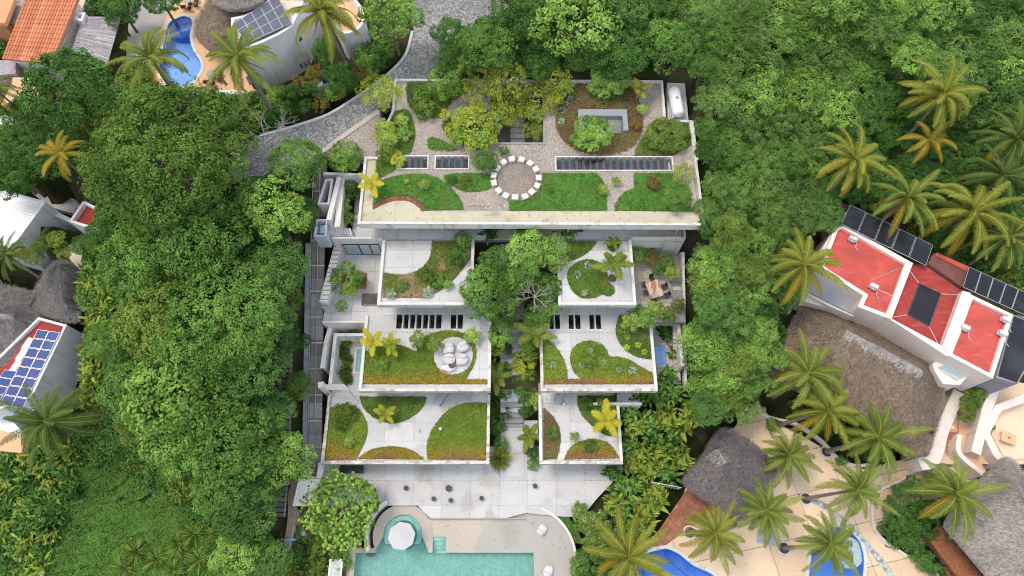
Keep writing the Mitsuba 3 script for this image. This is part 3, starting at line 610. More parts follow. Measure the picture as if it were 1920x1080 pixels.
B3 = arcbed([(1058, 861), (1070.6, 838), (1095.6, 826), (1120.6, 824), (1145.6, 835.6), (1162, 859)], za, [])
clipB = sbox(bx0 + 0.3, ay0 + 0.3, bx1 - 0.3, 19.3); B1, B2, B3 = [g.intersection(clipB) for g in (B1, B2, B3)]
houseB = unit_house('lower_right_house', 'lowest right concrete house with three curved planting beds on its roof', bx0, bx1, ay0, ay1, za, 0, [], [B1, B2, B3], 2.2, 'we', 'f', back=19.3)
bed('dark green quarter round bed with a yellow palm on the lowest right roof', B1, za, 'turf_dark'); bed('brown bare soil bed along the west edge of the lowest right roof', B2, za, 'turf_brown', 55)
bed('half round green bed with rusty edge at the front of the lowest right roof', B3, za, 'sedum')
# --- level two, z 6.8
zc = 6.8; cx0, cx1, cy0, cy1 = -15.95, -2.25, 17.45, 25.9
patio = Point(*U(850, 666.5, zc)).buffer(2.1, 40)
C1 = Polygon(list(smooth_line(UP([(674, 669), (694, 655), (715, 648), (749, 647), (782, 661)], zc))) + list(smooth_line(UP([(782, 661), (784, 645), (800, 630), (824, 621.7), (854, 621), (880, 632), (892, 652), (890, 680), (874, 711)], zc))) + UP([(914, 712), (914, 720), (671, 720)], zc)).buffer(0)
clipC = sbox(cx0 + 0.3, cy0 + 0.3, cx1 - 0.3, 27.5); C1 = C1.intersection(clipC).difference(patio.buffer(0.03))
sC1, sC2 = rect_px(742, 588, 829, 617.5, zc), rect_px(844, 588, 869, 617.5, zc)
houseC = unit_house('middle_left_house', 'middle left concrete house with round seating patio and lawn on its roof', cx0, cx1, cy0, cy1, zc, 3.4, [sbox(sC1[0], sC1[2], sC1[1], sC1[3]), sbox(sC2[0], sC2[2], sC2[1], sC2[3])], [C1, patio], 1.6, 'we', 'f', back=27.6)
skylight(houseC, *sC1, zc, 7, 'parapet', 'parapet', 0.9, 0.06, 0.15, 0.04); skylight(houseC, *sC2, zc, 2, 'parapet', 'parapet', 0.9, 0.06, 0.15, 0.04)
obj('round_patio', prism(patio, zc - 0.06, zc + 0.03), 'terrace', houseC)
bed('large green lawn bed around the round patio of the middle left roof', C1, zc, 'sedum')
dx0, dx1 = 3.0, 15.15
D1 = Polygon(list(smooth_line(UP([(1018, 633), (1034, 642.5), (1051, 663), (1062, 691), (1064, 711)], zc))) + UP([(1090, 711.5), (1090, 720), (1019, 720)], zc)).buffer(0)
D2 = Polygon(list(smooth_line(UP([(1090, 711), (1076, 697), (1069, 672), (1076, 652), (1093, 641), (1112, 640), (1132, 649), (1143, 669)], zc))) + list(smooth_line(UP([(1143, 669), (1170, 671.7), (1198, 685.6), (1233, 706)], zc))) + UP([(1233, 720), (1090, 720)], zc)).buffer(0)
D3 = arcbed([(1224, 674), (1198, 670), (1176, 658), (1159, 638), (1155, 613), (1162, 591)], zc, [(1220, 591)])
clipD = sbox(dx0 + 0.3, cy0 + 0.3, dx1 - 0.3, 27.5); D1, D2, D3 = [g.intersection(clipD) for g in (D1, D2, D3)]
sD = [rect_px(1011, 588, 1051, 618, zc), rect_px(1065, 588, 1089.5, 618, zc), rect_px(1104, 588, 1128, 618, zc)]
sD[0] = (max(sD[0][0], dx0 + 0.35),) + sD[0][1:]
houseD = unit_house('middle_right_house', 'middle right concrete house with curved sedum beds and three slot skylights', dx0, dx1, cy0, cy1, zc, 3.4, [sbox(s[0], s[2], s[1], s[3]) for s in sD], [D1, D2, D3], 1.6, 'we', 'fw', back=27.6)
for s, n in zip(sD, (3, 2, 2)): skylight(houseD, *s, zc, n, 'parapet', 'parapet', 0.9, 0.06, 0.15, 0.04)
bed('narrow ochre sedum bed along the west edge of the middle right roof', D1, zc, 'sedum'); bed('large round ended ochre bed in the centre of the middle right roof', D2, zc, 'sedum'); bed('green rounded corner bed with yellow plants on the middle right roof', D3, zc, 'turf_dark')
# --- level three, z 10.2
ze = 10.2; ex0, ex1, ey0, ey1 = -14.05, -4.1, 25.75, 33.4
E1 = Polygon(list(smooth_line(UP([(720, 511), (743, 515.5), (764, 514), (782, 508), (798, 496), (807.5, 477), (810.6, 450)], ze))) + UP([(882, 450)], ze) + list(smooth_line(UP([(882, 485), (866, 506), (849, 526), (826, 544), (800, 558)], ze))) + UP([(718, 558)], ze)).buffer(0)
E1 = E1.intersection(sbox(ex0 + 0.3, ey0 + 0.3, ex1 - 0.3, 33.3))
houseE = unit_house('upper_left_house', 'upper left concrete house with quarter round paved terrace and dry bed on its roof', ex0, ex1, ey0, ey1, ze, 6.8, [], [E1], 1.6, 'we')
bed('dry patchy bed curving round the paved quarter circle of the upper left roof', E1, ze, 'turf_dry', 95)
fx0, fx1 = 4.85, 12.95
F1 = smooth_poly(UP([(1064, 522.5), (1067, 507), (1081.6, 493), (1103.5, 487), (1125, 493), (1137, 509), (1140.6, 528), (1151, 540), (1150.5, 550), (1140.6, 555.5), (1130, 552), (1114, 558), (1090, 558), (1073, 544)], ze))
F2 = arcbed([(1057.5, 492), (1081.6, 485), (1101, 474), (1116.6, 457), (1119, 450)], ze, [(1062, 450), (1055, 470)]); F3 = arcbed([(1138.5, 450), (1139.5, 463), (1149, 472), (1161, 463), (1163.6, 450)], ze, [])
clipF = sbox(fx0 + 0.3, ey0 + 0.3, fx1 - 0.3, 33.3); F1, F2, F3 = [g.intersection(clipF) for g in (F1, F2, F3)]; F4 = Point(*U(1148, 522, ze)).buffer(0.42)
houseF = unit_house('upper_right_house', 'upper right concrete house with dark round bed and small palm on its roof', fx0, fx1, ey0, ey1, ze, 6.8, [], [F1, F2, F3, F4], 1.6, 'we')
bed('round dark green bed with spiky silver plants on the upper right roof', F1, ze, 'turf_dark', 150); bed('dark triangular bed at the back west corner of the upper right roof', F2, ze, 'turf_dark'); bed('small pointed bed with a lime palm at the back of the upper right roof', F3, ze, 'turf_dark')
bed('small round soil bed around the palm on the upper right roof', F4, ze, 'turf_brown', 30)
# --- top house: terrace at 10.2, roof garden at 13.6
zg_ = 13.6
top = thing('top_house', 'topmost wide concrete house with gravel garden roof and cream slab edge', 'house')
px_out = [(670, 419), (1323, 422), (1297, 225), (1249, 223), (1243, 150), (739, 147), (735, 206), (714, 250), (706, 293), (683, 293)]
roofpoly = Polygon(UP(px_out, 13.9))
void = sbox(*[rect_px(919, 176, 1018, 268, zg_)[i] for i in (0, 2, 1, 3)]); box9 = sbox(*[rect_px(1086, 210, 1174, 249, zg_)[i] for i in (0, 2, 1, 3)])
sk = [rect_px(744, 292.5, 803.6, 318, zg_), rect_px(815, 292.5, 880, 318.5, zg_), rect_px(1041, 294, 1262, 321.5, zg_)]
holes = [void, box9] + [sbox(s[0], s[2], s[1], s[3]) for s in sk]
obj('roof_slab', prism(roofpoly.difference(ops.unary_union(holes)), 12.85, 13.52), 'white_wall', top)
G1 = Polygon(list(smooth_line(UP([(706, 341), (744, 330), (782, 326), (816, 332), (844, 351), (863, 374), (870, 393)], zg_))) + UP([(789, 395)], zg_) + list(smooth_line(UP([(787, 390), (769, 378.5), (744, 376), (719, 383), (700, 393)], zg_)))).buffer(0)
G2 = Polygon(list(smooth_line(UP([(737, 210), (762, 206), (774, 225), (778, 252), (770, 285), (746, 291)], zg_))) + UP([(742, 318), (706, 338), (706, 294), (716, 250)], zg_)).buffer(0)
G3 = smooth_poly(UP([(768, 152), (764, 190), (775, 208), (797, 219), (826, 222), (845, 197), (873, 172), (884, 152), (830, 149)], zg_), 5); G4 = smooth_poly(UP([(802, 262), (806, 281), (849, 283), (854, 278), (816, 258)], zg_), 4)
G5 = smooth_poly(UP([(828, 236), (841, 223), (873, 208), (915, 210), (917, 276), (880, 276), (845, 262)], zg_), 5); G6 = smooth_poly(UP([(833, 329), (885, 325), (918, 327), (923, 340), (917, 355), (876, 360), (848, 348)], zg_), 5)
plaza = Point(*U(968, 334, zg_)).buffer(2.55, 40)
G7 = Polygon(UP([(1016, 325), (1119, 325), (1129, 338), (1138, 354), (1137, 395), (955, 395), (955, 370)], zg_)).buffer(0).difference(plaza.buffer(0.3))
G7 = max(polys(G7), key=lambda p: p.area)
G8 = Polygon(list(smooth_line(UP([(1153, 395), (1154, 383), (1167, 364), (1189, 353)], zg_))) + UP([(1189, 325), (1261, 325), (1275, 340), (1297, 397)], zg_)).buffer(0)
G9 = smooth_poly(UP([(1041, 226), (1047, 194), (1072, 163), (1104, 151), (1176, 158), (1201, 194), (1206, 226), (1201, 257), (1182.5, 279), (1151, 290), (1107, 290), (1069, 276), (1047, 251)], zg_), 5)
G10 = Polygon(UP([(1189, 292), (1195, 273), (1217, 238), (1227, 226), (1290, 227), (1296, 273), (1262, 292)], zg_)).buffer(0)
bedsG = [G1, G2, G3, G4, G5, G6, G7, G8, G9, G10]; inn = roofpoly.buffer(-0.35, join_style=2); bedsG = [g.intersection(inn) for g in bedsG]
for i in range(len(bedsG)): bedsG[i] = max(polys(bedsG[i].difference(ops.unary_union(holes).buffer(0.05))), key=lambda p: p.area)
G1, G2, G3, G4, G5, G6, G7, G8, G9, G10 = bedsG
cream = Polygon(UP([(671, 418), (683, 294), (706, 294), (698, 390)], zg_) + list(smooth_line(UP([(700, 393), (719, 383), (744, 376), (769, 378.5), (787, 390)], zg_))) + UP([(789, 396), (1297, 396), (1288, 300), (1297, 300), (1308, 396), (1320, 420)], zg_)).buffer(0).intersection(inn)
cream2 = Polygon(UP([(739, 149), (768, 150), (764, 190), (775, 208), (770, 214), (736, 204)], zg_)).buffer(0).intersection(inn).difference(G3)
alls = ops.unary_union(bedsG + holes + [cream, cream2, plaza])
obj('gravel_surface', prism(inn.difference(alls), 13.524, 13.6), 'gravel', top); obj('round_plaza', prism(plaza, 13.524, 13.61), 'gravel_dark', top)
cream = ops.unary_union([cream, cream2]).difference(ops.unary_union(bedsG + [plaza]).buffer(0.02))
pg = numbered('roof_paving', top); panels(pg, 'panel', cream, 13.62, 0.09, 4.1, 5.2, ['cream_slab'], 0.02)
edge = roofpoly.difference(roofpoly.buffer(-0.28, join_style=2))
obj('parapet', prism(edge, 13.52, 13.86), 'parapet', top)
for s, n in zip(sk, (5, 5, 17)): skylight(top, *s, zg_, n, 'white_wall', 'fin', 0.35, 0.12, 0.26, 0.14)
MULCH = LineString(smooth_line(UP([(701, 392), (719, 380), (744, 373), (769, 375), (788, 389)], zg_))).buffer(0.36); mulch_ = MULCH.intersection(G1)
k = thing('mulch_strip', 'red brown mulch strip between the left lawn and the cream half circle', 'mulch'); obj('mulch', prism(mulch_, 13.53, 13.66), 'mulch', k); border(k, list(smooth_line(UP([(702, 390), (719, 379), (744, 371.5), (769, 374), (787, 388)], zg_))), 13.64, .2, .16, ('mulch', 'stone_2'))
for g, lb, t, d in ((G1, 'bright green lawn bed behind the cream half circle on the top roof', 'turf_green', 120), (G2, 'yellowish shrub bed on the west edge of the top roof', 'turf_dark', 150), (G3, 'dark shrubby round bed at the back west corner of the top roof', 'turf_dark', 90), (G4, 'smallest boat shaped bed edged with stones on the top roof', 'turf_green', 90),
        (G5, 'bed under the yellow leaved shrubs left of the stair opening on the top roof', 'turf_dark', 80), (G6, 'long green bed between the stool ring and the left lawn of the top roof', 'turf_green', 110), (G7, 'square bright lawn bed right of the stool ring on the top roof', 'turf_green', 120),
        (G8, 'bright lawn bed at the front east corner of the top roof', 'turf_green', 120), (G9, 'large round red brown garden bed around a concrete shaft on the top roof', 'turf_brown', 45), (G10, 'shaggy olive bed by the east edge of the top roof', 'turf_dark', 80)):
    k = bed(lb, g.difference(MULCH) if g is G1 else g, 13.53, t, d, 0.13, lift=0.12)
    if g is G9 or g is G4 or g is G3: border(k, list(g.exterior.coords), 13.62)
k9 = thing('edging_row', 'short strip of rough pale stones at the cream slab below the stool ring', 'stone edging'); border(k9, UP([(873, 387), (900, 388), (955, 389)], 13.6), 13.6, 0.12); border(k9, UP([(873, 384), (900, 385), (955, 386)], 13.6), 13.6, 0.14)
k9 = thing('edging_row', 'rough stones along the front and east rim of the stair opening', 'stone edging'); border(k9, UP([(975, 272), (1020, 272), (1022, 255), (1023, 200)], 13.6), 13.6, 0.16)
# planted stair opening in the roof
vx0, vy0, vx1, vy1 = void.bounds
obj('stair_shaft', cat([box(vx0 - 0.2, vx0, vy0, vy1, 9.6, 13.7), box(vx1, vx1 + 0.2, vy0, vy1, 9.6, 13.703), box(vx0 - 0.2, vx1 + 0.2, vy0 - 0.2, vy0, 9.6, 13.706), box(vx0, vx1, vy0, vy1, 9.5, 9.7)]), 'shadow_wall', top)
st = thing('entrance_stair', 'grey concrete stair descending through the planted roof opening', 'stair'); sx0, sx1 = U(957, 220, 12)[0], U(984, 220, 12)[0]
for i in range(16):
    y = vy1 + 3.2 - i * 0.62; z = 14.0 - i * 0.27
    obj('step', box(sx0, sx1, y - 0.62, y, z - 0.25, z), RNG.choice(['terrace', 'deck_0']), st)
# concrete shaft in the round bed
qx0, qy0, qx1, qy1 = box9.bounds; sh = thing('roof_shaft', 'pale grey concrete shaft with sloping cover in the round roof bed', 'shaft')
obj('wall', cat([box(qx0 - 0.1, qx1 + 0.1, qy1 - 0.9, qy1, 12.2, 14.1), box(qx1 - 0.45, qx1 + 0.103, qy0, qy1 - 0.9, 12.2, 14.1), box(qx0 - 0.103, qx0 + 0.3, qy0, qy1 - 0.9, 12.2, 14.1)]), 'shaft_grey', sh)
obj('cover', quadslab([(qx1 - 2.0, qy0 + 0.1, 12.4), (qx1 - 0.46, qy0 + 0.1, 12.4), (qx1 - 0.46, qy1 - 0.95, 13.5), (qx1 - 2.0, qy1 - 0.95, 13.5)], 0.1), 'grey_flat', sh)
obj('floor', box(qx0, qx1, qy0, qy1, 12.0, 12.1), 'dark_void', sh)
# terrace under the top roof
L3 = ops.unary_union([sbox(-17.6, 33.45, 18.85, 36.6), sbox(-17.6, 33.45, -14.0, 44)])
obj('terrace_slab', prism(L3, 9.7, 10.14), 'joint', top); tp = numbered('terrace_paving', top); panels(tp, 'panel', sbox(-17.5, 33.5, 18.6, 36.6), 10.2, 0.055, 2.5, 1.6, ['terrace', 'deck_0', 'pool_tan'], 0.03)
obj('wall', cat([box(-13.6, 17.2, 36.6, 36.8, 9.8, 12.85), box(-13.8, -13.6, 36.6, 52, 9.8, 12.85), box(17.2, 17.4, 36.6, 52, 6, 12.85)]), 'white_wall', top)
for i in range(13):
    xa = -8.6 + i * 2.0
    obj('glass_door', box(xa + 0.04, xa + 1.96, 35.2, 35.24, 10.22, 12.8), 'pane_blue' if i > 6 else 'pane_dark', top)
obj('door_frame', cat([box(-8.7 + i * 2.0, -8.62 + i * 2.0, 35.15, 35.28, 10.2, 12.85) for i in range(14)] + [box(-8.7, 17.4, 35.14, 35.29, 10.2, 10.26)]), 'dark_metal', top)
for x in (6.05, 17.9): obj('column', bar((x, 34.2, 10.2), (x + 0.25, 34.9, 12.85), 0.13, 0.13), 'white_wall', top)
for x in (-14.3, -7.6, -7.2): obj('post', cat([box(x, x + 0.09, 34.5, 34.6, 10.2, 12.85)]), 'white_wall', top)
obj('terrace_parapet', cat([box(12.97, 18.85, 33.45, 33.6, 6.5, 10.75), box(18.7, 18.853, 33.6, 36.4, 6.5, 10.75)]), 'white_wall', top)
obj('courtyard_wall', box(-19.6, -14.1, 33.42, 33.62, 6.4, 10.62), 'white_wall', top)
for i, (a, b) in enumerate(((-18.7, -17.0), (-16.95, -15.8), (-15.75, -14.75))):
    w = numbered('glass_door', top); scene[w] = ply(box(a, b, 33.36, 33.40, 6.85, 9.3), 'm_pane_blue')
    obj('frame', cat([box(a - .03, a + .05, 33.33, 33.417, 6.85, 9.35), box(b - .05, b + .02, 33.33, 33.417, 6.85, 9.35), box(a, b, 33.33, 33.416, 6.82, 6.9), box(a, b, 33.33, 33.415, 9.28, 9.36)]), 'dark_metal', w)
tl = tag(obj('dark_mat', moved(trimesh.creation.box((1.0, 0.5, 0.05)), *U(880 + 205, 431, 10.2), 10.23), 'charcoal'), 'dark blue grey bench pad under the top roof edge', 'bench pad')
# --- left courtyard, walls, ribbed canopies, lift track
lc = thing('west_courtyard', 'pale paved courtyard with planter on the west side of the house', 'courtyard')
cyp = Polygon(UP([(612, 592), (640, 474), (716, 474), (709, 575), (880, 575), (880, 592), (683, 592)], 6.8)).buffer(0)
cyp = sbox(-20.6, 25.2, -14.0, 33.4).difference(Polygon([(-20.7, 28), (-20.7, 33.5), (-19.3, 33.5)]))
obj('slab', prism(cyp, 6.3, 6.74), 'joint', lc); panels(lc, 'panel', cyp, 6.8, 0.055, 2.2, 2.4, ['terrace', 'deck_0', 'deck_1'], 0.03)
obj('retaining_wall', box(-20.6, -15.97, 25.0, 25.2, 3.2, 7.15), 'white_wall', lc)
obj('planter_soil', prism(poly_px([(640, 511), (688, 512), (687, 541), (640, 541)], 6.85), 6.8, 6.95), 'brick_0', lc)
w1 = thing('side_wall', 'white ribbed side wall beside the upper courtyard and lift track', 'wall')
obj('wall', prism(LineString(UP([(634, 458), (606, 566)], 8.3)).buffer(0.42, cap_style=2), 4.5, 8.3), 'ribbed', w1)
wa, wb = [np.append(c, 8.34) for c in UP([(634, 458), (606, 566)], 8.3)]
for i in range(13):
    c = wa + (wb - wa) * (i + .5) / 13; obj('rib', bar(c - [.43, 0, 0], c + [.43, 0, 0], .08, .09), 'grey_plank', w1)
w2 = thing('side_wall', 'white side wall with dark gate beside the lower lift track', 'wall')
obj('wall', prism(LineString(UP([(623, 600), (611, 640), (604, 690)], 6.0)).buffer(0.22, cap_style=2), 2.0, 6.0), 'white_wall', w2); obj('gate', prism(LineString(UP([(603.6, 692), (601.5, 714)], 5.8)).buffer(0.1, cap_style=2), 2.5, 5.8), 'dark_metal', w2); obj('pier', prism(LineString(UP([(601, 716), (602, 726)], 6.0)).buffer(0.3, cap_style=2), 2.0, 6.0), 'white_wall', w2)
w3 = thing('side_wall', 'low white wall continuing down the west edge to the pool terrace', 'wall')
obj('wall', prism(LineString(UP([(603, 868), (598, 897)], 2.6)).buffer(0.3, cap_style=2), -0.5, 2.6), 'white_wall', w3); obj('wall', prism(LineString(UP([(574, 890), (580, 896), (604, 898)], 2.4)).buffer(0.16, cap_style=2), -0.5, 2.4), 'white_wall', w3)
def canopy(label, pts, z0, z1):
    k = thing('ribbed_canopy', label, 'canopy'); a, b, c, d = [np.append(U(x, y, zz), zz) for (x, y), zz in zip(pts, (z1, z1, z0, z0))]
    obj('sheet', quadslab([d, c, b, a], 0.06), 'ribbed', k); n = 9
    for i in range(n + 1):
        t = i / n; p, q = a + (b - a) * t, d + (c - d) * t
        obj('rib', bar(p + [0, 0, 0.05], q + [0, 0, 0.05], 0.09, 0.1), 'grey_plank', k)
    for p in (c, d): obj('post', box(p[0] - 0.05, p[0] + 0.05, p[1] - 0.05, p[1] + 0.05, z0 - 2.6, z0 - 0.08), 'white_wall', k)
canopy('white ribbed canopy by the lift cabin below the top house', [(611, 428), (657, 428), (663, 446), (618, 446)], 10.3, 10.9)
canopy('white ribbed canopy at the middle gate of the west side', [(604, 573), (626, 573), (632, 586), (612, 586)], 7.0, 7.5)
canopy('white ribbed canopy at the lower gate beside the lowest left roof', [(602, 721), (646, 721), (653, 731), (613, 731)], 6.1, 6.5)
lt = thing('inclined_lift_track', 'weathered inclined lift track with two rails climbing the west side', 'lift track')
def trk(y): return np.interp(y, [9.0, 33.5, 45], [0.1, 9.2, 12.6])
for i in range(22):
    ya, yb = 9.2 + i * 1.6, 10.77 + i * 1.6
    obj('track_slab', quadslab([(-22.1, ya, trk(ya)), (-20.75, ya, trk(ya)), (-20.75, yb, trk(yb)), (-22.1, yb, trk(yb))], 0.3), RNG.choice(['weathered_wood', 'weathered_wood_3', 'weathered_wood_2']), lt)
for i in range(13):
    y = 10 + i * 2.65; obj('cross_tie', bar((-22.15, y, trk(y) + 0.1), (-20.7, y, trk(y) + 0.1), 0.13, 0.12), 'terrace', lt)
for x in (-22.15, -21.4): obj('rail', cat([bar((x, ya, trk(ya) + 0.2), (x, yb, trk(yb) + 0.2), 0.08, 0.14) for ya, yb in ((9.2, 33.5), (33.5, 44.5))]), 'steel', lt)
obj('kerb', cat([quadslab([(-22.75, ya, trk(ya) + 0.25), (-22.25, ya, trk(ya) + 0.25), (-22.25, yb, trk(yb) + 0.25), (-22.75, yb, trk(yb) + 0.25)], 0.8) for ya, yb in ((9.2, 33.5),)]), 'grey_flat', lt)
def openbox(k, px, z, h, mat, t, inner, fill):
    g = Polygon(UP(px, z)); obj('side', prism(g.difference(g.buffer(-t, join_style=2)), z - h, z), mat, k); obj('floor', prism(g.buffer(-t + 0.01, join_style=2), z - h, z - fill), inner, k); return g
k = thing('lift_cabin', 'pale blue grey open topped lift cabin on the west track', 'lift cabin'); g = openbox(k, [(588, 443), (611, 443), (614, 411), (593, 411)], 12.2, 2.6, 'lift_blue', 0.16, 'rust', 1.7); x0, y0, x1, y1 = g.bounds; obj('bench', box(x0 + 0.3, x1 - 0.4, y1 - 1.3, y1 - 0.25, 9.6, 11.4), 'lift_blue', k)
k = thing('lift_station', 'grey concrete open shaft of the upper lift station, littered inside', 'lift station'); openbox(k, [(595, 383), (617, 383), (624, 335), (610, 335)], 13.2, 2.8, 'terrace', 0.2, 'soil', 1.5)
k = thing('track_wall', 'grey retaining wall along the upper lift track', 'wall'); obj('wall', prism(LineString(UP([(616, 412), (636, 331)], 13.0)).buffer(0.25, cap_style=2), 9, 13.0), 'white_wall', k); obj('wall', prism(LineString(UP([(632, 425), (641, 333)], 12.4)).buffer(0.3, cap_style=2), 9, 12.4), 'parapet', k)
obj('end_wall', prism(LineString(UP([(606, 325), (678, 327)], 13.0)).buffer(0.15, cap_style=2), 9, 13.0), 'parapet', k)
# plunge pool courts
k = thing('plunge_court', 'walled plunge pool court west of the middle left house', 'courtyard')
obj('floor', box(-19.8, -16.0, 18.2, 25.0, 2.9, 3.42), 'terrace', k)
obj('wall', cat([box(-19.6, -19.25, 18.6, 24.0, 2.9, 5.6), box(-19.6, -16.0, 24.003, 24.35, 2.9, 5.597)]), 'white_wall', k)
obj('pool_rim', prism(sbox(-17.6, 20.3, -16.0, 23.4).difference(sbox(-17.35, 20.55, -16.0, 23.2)), 3.42, 3.55), 'parapet', k); obj('pool_floor', box(-17.35, -16.0, 20.55, 23.2, 3.2, 3.43), 'teal_step', k); obj('water', trimesh.Trimesh([(-17.35, 20.55, 3.5), (-16.0, 20.55, 3.5), (-16.0, 23.2, 3.5), (-17.35, 23.2, 3.5)], [[0, 1, 2], [0, 2, 3]]), 'water', k)
k = thing('plunge_court', 'walled court with small blue plunge pool east of the middle right house', 'courtyard')
obj('floor', box(15.3, 18.6, 19.6, 26.0, 2.9, 3.42), 'terrace', k); obj('wall', cat([box(18.25, 18.6, 20.6, 25.6, 2.0, 5.6), box(15.3, 18.6, 25.603, 25.95, 2.0, 5.597)]), 'white_wall', k)
obj('pool_rim', prism(sbox(15.3, 21.0, 17.6, 23.9).difference(sbox(15.3, 21.3, 17.2, 23.6)), 3.42, 3.56), 'pool_tan', k); obj('pool_floor', box(15.3, 17.2, 21.3, 23.6, 3.2, 3.43), 'sky_tile', k); obj('water', trimesh.Trimesh([(15.3, 21.3, 3.5), (17.2, 21.3, 3.5), (17.2, 23.6, 3.5), (15.3, 23.6, 3.5)], [[0, 1, 2], [0, 2, 3]]), 'water', k)
k = thing('balcony', 'narrow white balcony with thin rail under the middle right roof', 'balcony'); obj('floor', box(8.4, 13.9, 17.0, 19.0, 3.2, 3.45), 'terrace', k); obj('front_wall', box(8.4, 14.0, 16.75, 17.0, 2.3, 4.0), 'white_wall', k); obj('divider', box(11.2, 11.3, 17.0, 19.0, 3.45, 4.6), 'dark_metal', k)
# dining terrace on the east
k = thing('dining_terrace', 'brownish paved dining terrace on the east side of the house', 'terrace'); dt = sbox(13.2, 25.2, 18.9, 33.4); obj('slab', prism(dt, 6.2, 6.74), 'joint', k)
panels(k, 'panel', dt.difference(sbox(17.7, 25, 19, 30)), 6.8, 0.055, 0.98, 0.98, ['pool_tan', 'pool_ring', 'pool_grey'], 0.02)
k = thing('side_stair', 'narrow concrete side stair descending beside the east boundary wall', 'stair')
for i in range(24):
    y = 29.4 - i * 0.42; z = 6.8 - i * 0.17; obj('step', box(17.9, 18.75, y - 0.42, y, z - 0.3, z), RNG.choice(['pool_tan', 'grey_flat', 'terrace']), k)
k = thing('boundary_wall', 'thin pale boundary wall along the east side stair', 'wall'); obj('wall', quadslab([(18.95, 18.5, 3.2), (19.25, 18.5, 3.2), (19.25, 33.0, 8.2), (18.95, 33.0, 8.2)], 2.5), 'parapet', k)
k = thing('boundary_wall', 'weathered white wall along the east edge of the roof garden', 'wall'); obj('wall', prism(LineString(UP([(1297, 226), (1306, 300)], 13.9)).buffer(0.2, cap_style=2), 8, 13.9), 'parapet', k)
# garden stair far west
k = thing('garden_stair', 'dark timber garden stair between the trees west of the lift track', 'stair')
for i in range(42):
    y = 5.5 + i * 0.52; z = zg(-24.6, y) + 0.45; obj('step', box(-25.3, -23.9, y, y + 0.42, z - 0.12, z), RNG.choice(['weathered_wood', 'weathered_wood_3']), k)
obj('stair_rail', cat([bar((-23.75, 5.5 + i * 5.4, zg(-24.6, 5.5 + i * 5.4) + 1.3), (-23.75, 5.5 + (i + 1) * 5.4, zg(-24.6, 5.5 + (i + 1) * 5.4) + 1.3), 0.08, 0.08) for i in range(4)]), 'steel', k)
NOBUILD.append(sbox(-23.3, 8, 21, 53)); NOBUILD.append(sbox(-25.5, 5, -23.7, 27.5))
# central path
k = thing('garden_path', 'grey concrete garden path between the two rows of houses', 'path', kind='structure')
def pz(y): return np.interp(y, [10, 15, 27, 33], [0.05, 0.05, 6.3, 9.6])
panels(k, 'panel', sbox(-1.35, 9.6, 1.35, 15.0), 0.05, 0.3, 2.7, 2.6, ['grey_flat', 'terrace', 'deck_0'], 0.03, -1.35, 9.6)
for i in range(34):
    y = 15.0 + i * 0.54; obj('step', box(-1.3, 1.3, y, y + 0.54, pz(y) - 0.6, pz(y)), RNG.choice(['grey_flat', 'terrace', 'weathered_wood_2']) if y < 25 else 'weathered_wood', k)
obj('side_landing', box(1.35, 2.9, 14.2, 15.9, -0.5, 0.06), 'terrace', k)
# ---------------------------------------------------------------- pool terrace and teal pool
k = thing('pool_terrace', 'broad pale grey paved terrace between the house and the pool', 'terrace', kind='structure')
gard = smooth_poly(UP([(700, 1032), (698, 990), (706, 962), (722, 945), (700, 936), (660, 925), (600, 900), (560, 960), (590, 1032), (610, 1080), (664, 1080), (664, 1032)], 0), 4)
tp_ = Polygon(UP([(556, 900), (606, 872), (1165, 872), (1170, 880), (1148, 905), (1121, 933), (1092, 968), (1060, 969), (985, 962), (950, 971), (806, 971), (783, 948), (735, 948), (720, 948), (640, 948), (560, 948)], 0)).buffer(0)
obj('slab', prism(tp_, -0.5, -0.06), 'joint', k)
tp2 = ops.unary_union([tp_, sbox(-20.0, 10.9, 11.6, 13)]).difference(sbox(-1.36, 9.6, 1.36, 13))
panels(k, 'panel', tp2, 0.0, 0.055, 3.1, 2.6, DECK + ['terrace'], 0.022, -20, 9.32)
zd = -0.35
pool = thing('teal_pool', 'rectangular teal swimming pool with round spa and tan stone deck', 'pool')
ctr = np.array(U(755, 1003, zd)); spa_r, ring_r = 2.05, 3.15
x0, x1 = U(664, 1060, zd)[0], U(1001, 1060, zd)[0]; ytop = U(800, 1036, zd)[1]
basin = ops.unary_union([sbox(x0, -14, x1, ytop), Point(*ctr).buffer(spa_r, 40), Polygon([(ctr[0] - 2.1, ctr[1] - 0.2), (ctr[0] + 2.1, ctr[1] - 0.2), (ctr[0] + 2.9, ytop - 0.02), (ctr[0] - 2.9, ytop - 0.02)])])
stx0, stx1, sty = U(811, 1020, zd)[0], U(836, 1020, zd)[0], U(820, 1006, zd)[1]
basin = basin.union(sbox(stx0, ytop - 0.2, stx1, sty))
dc = np.array(U(984, 1048, zd)); disc = Point(*dc).buffer(5.35, 60)
deck = ops.unary_union([sbox(x0 - 0.75, -14, x1 + 4, ytop + 0.45), Point(*ctr).buffer(ring_r, 40), sbox(ctr[0], ytop - 0.1, dc[0], 5.5), disc])
obj('deck', prism(deck.difference(ops.unary_union([basin, Point(*ctr).buffer(ring_r, 40), disc])), zd - 1.2, zd), 'pool_tan', pool)
obj('spa_ring', prism(Point(*ctr).buffer(ring_r, 40).difference(basin), zd - 1.2, zd + 0.06), 'pool_ring', pool); obj('round_deck', prism(disc.difference(basin), zd - 1.2, zd + 0.006), 'pool_grey', pool)
obj('basin_floor', prism(basin.buffer(0.3), zd - 1.35, zd - 1.15), 'teal_tile', pool)
obj('basin_wall', prism(basin.buffer(0.003).difference(basin.buffer(-0.04)), zd - 1.2, zd - 0.02), 'teal_tile', pool)
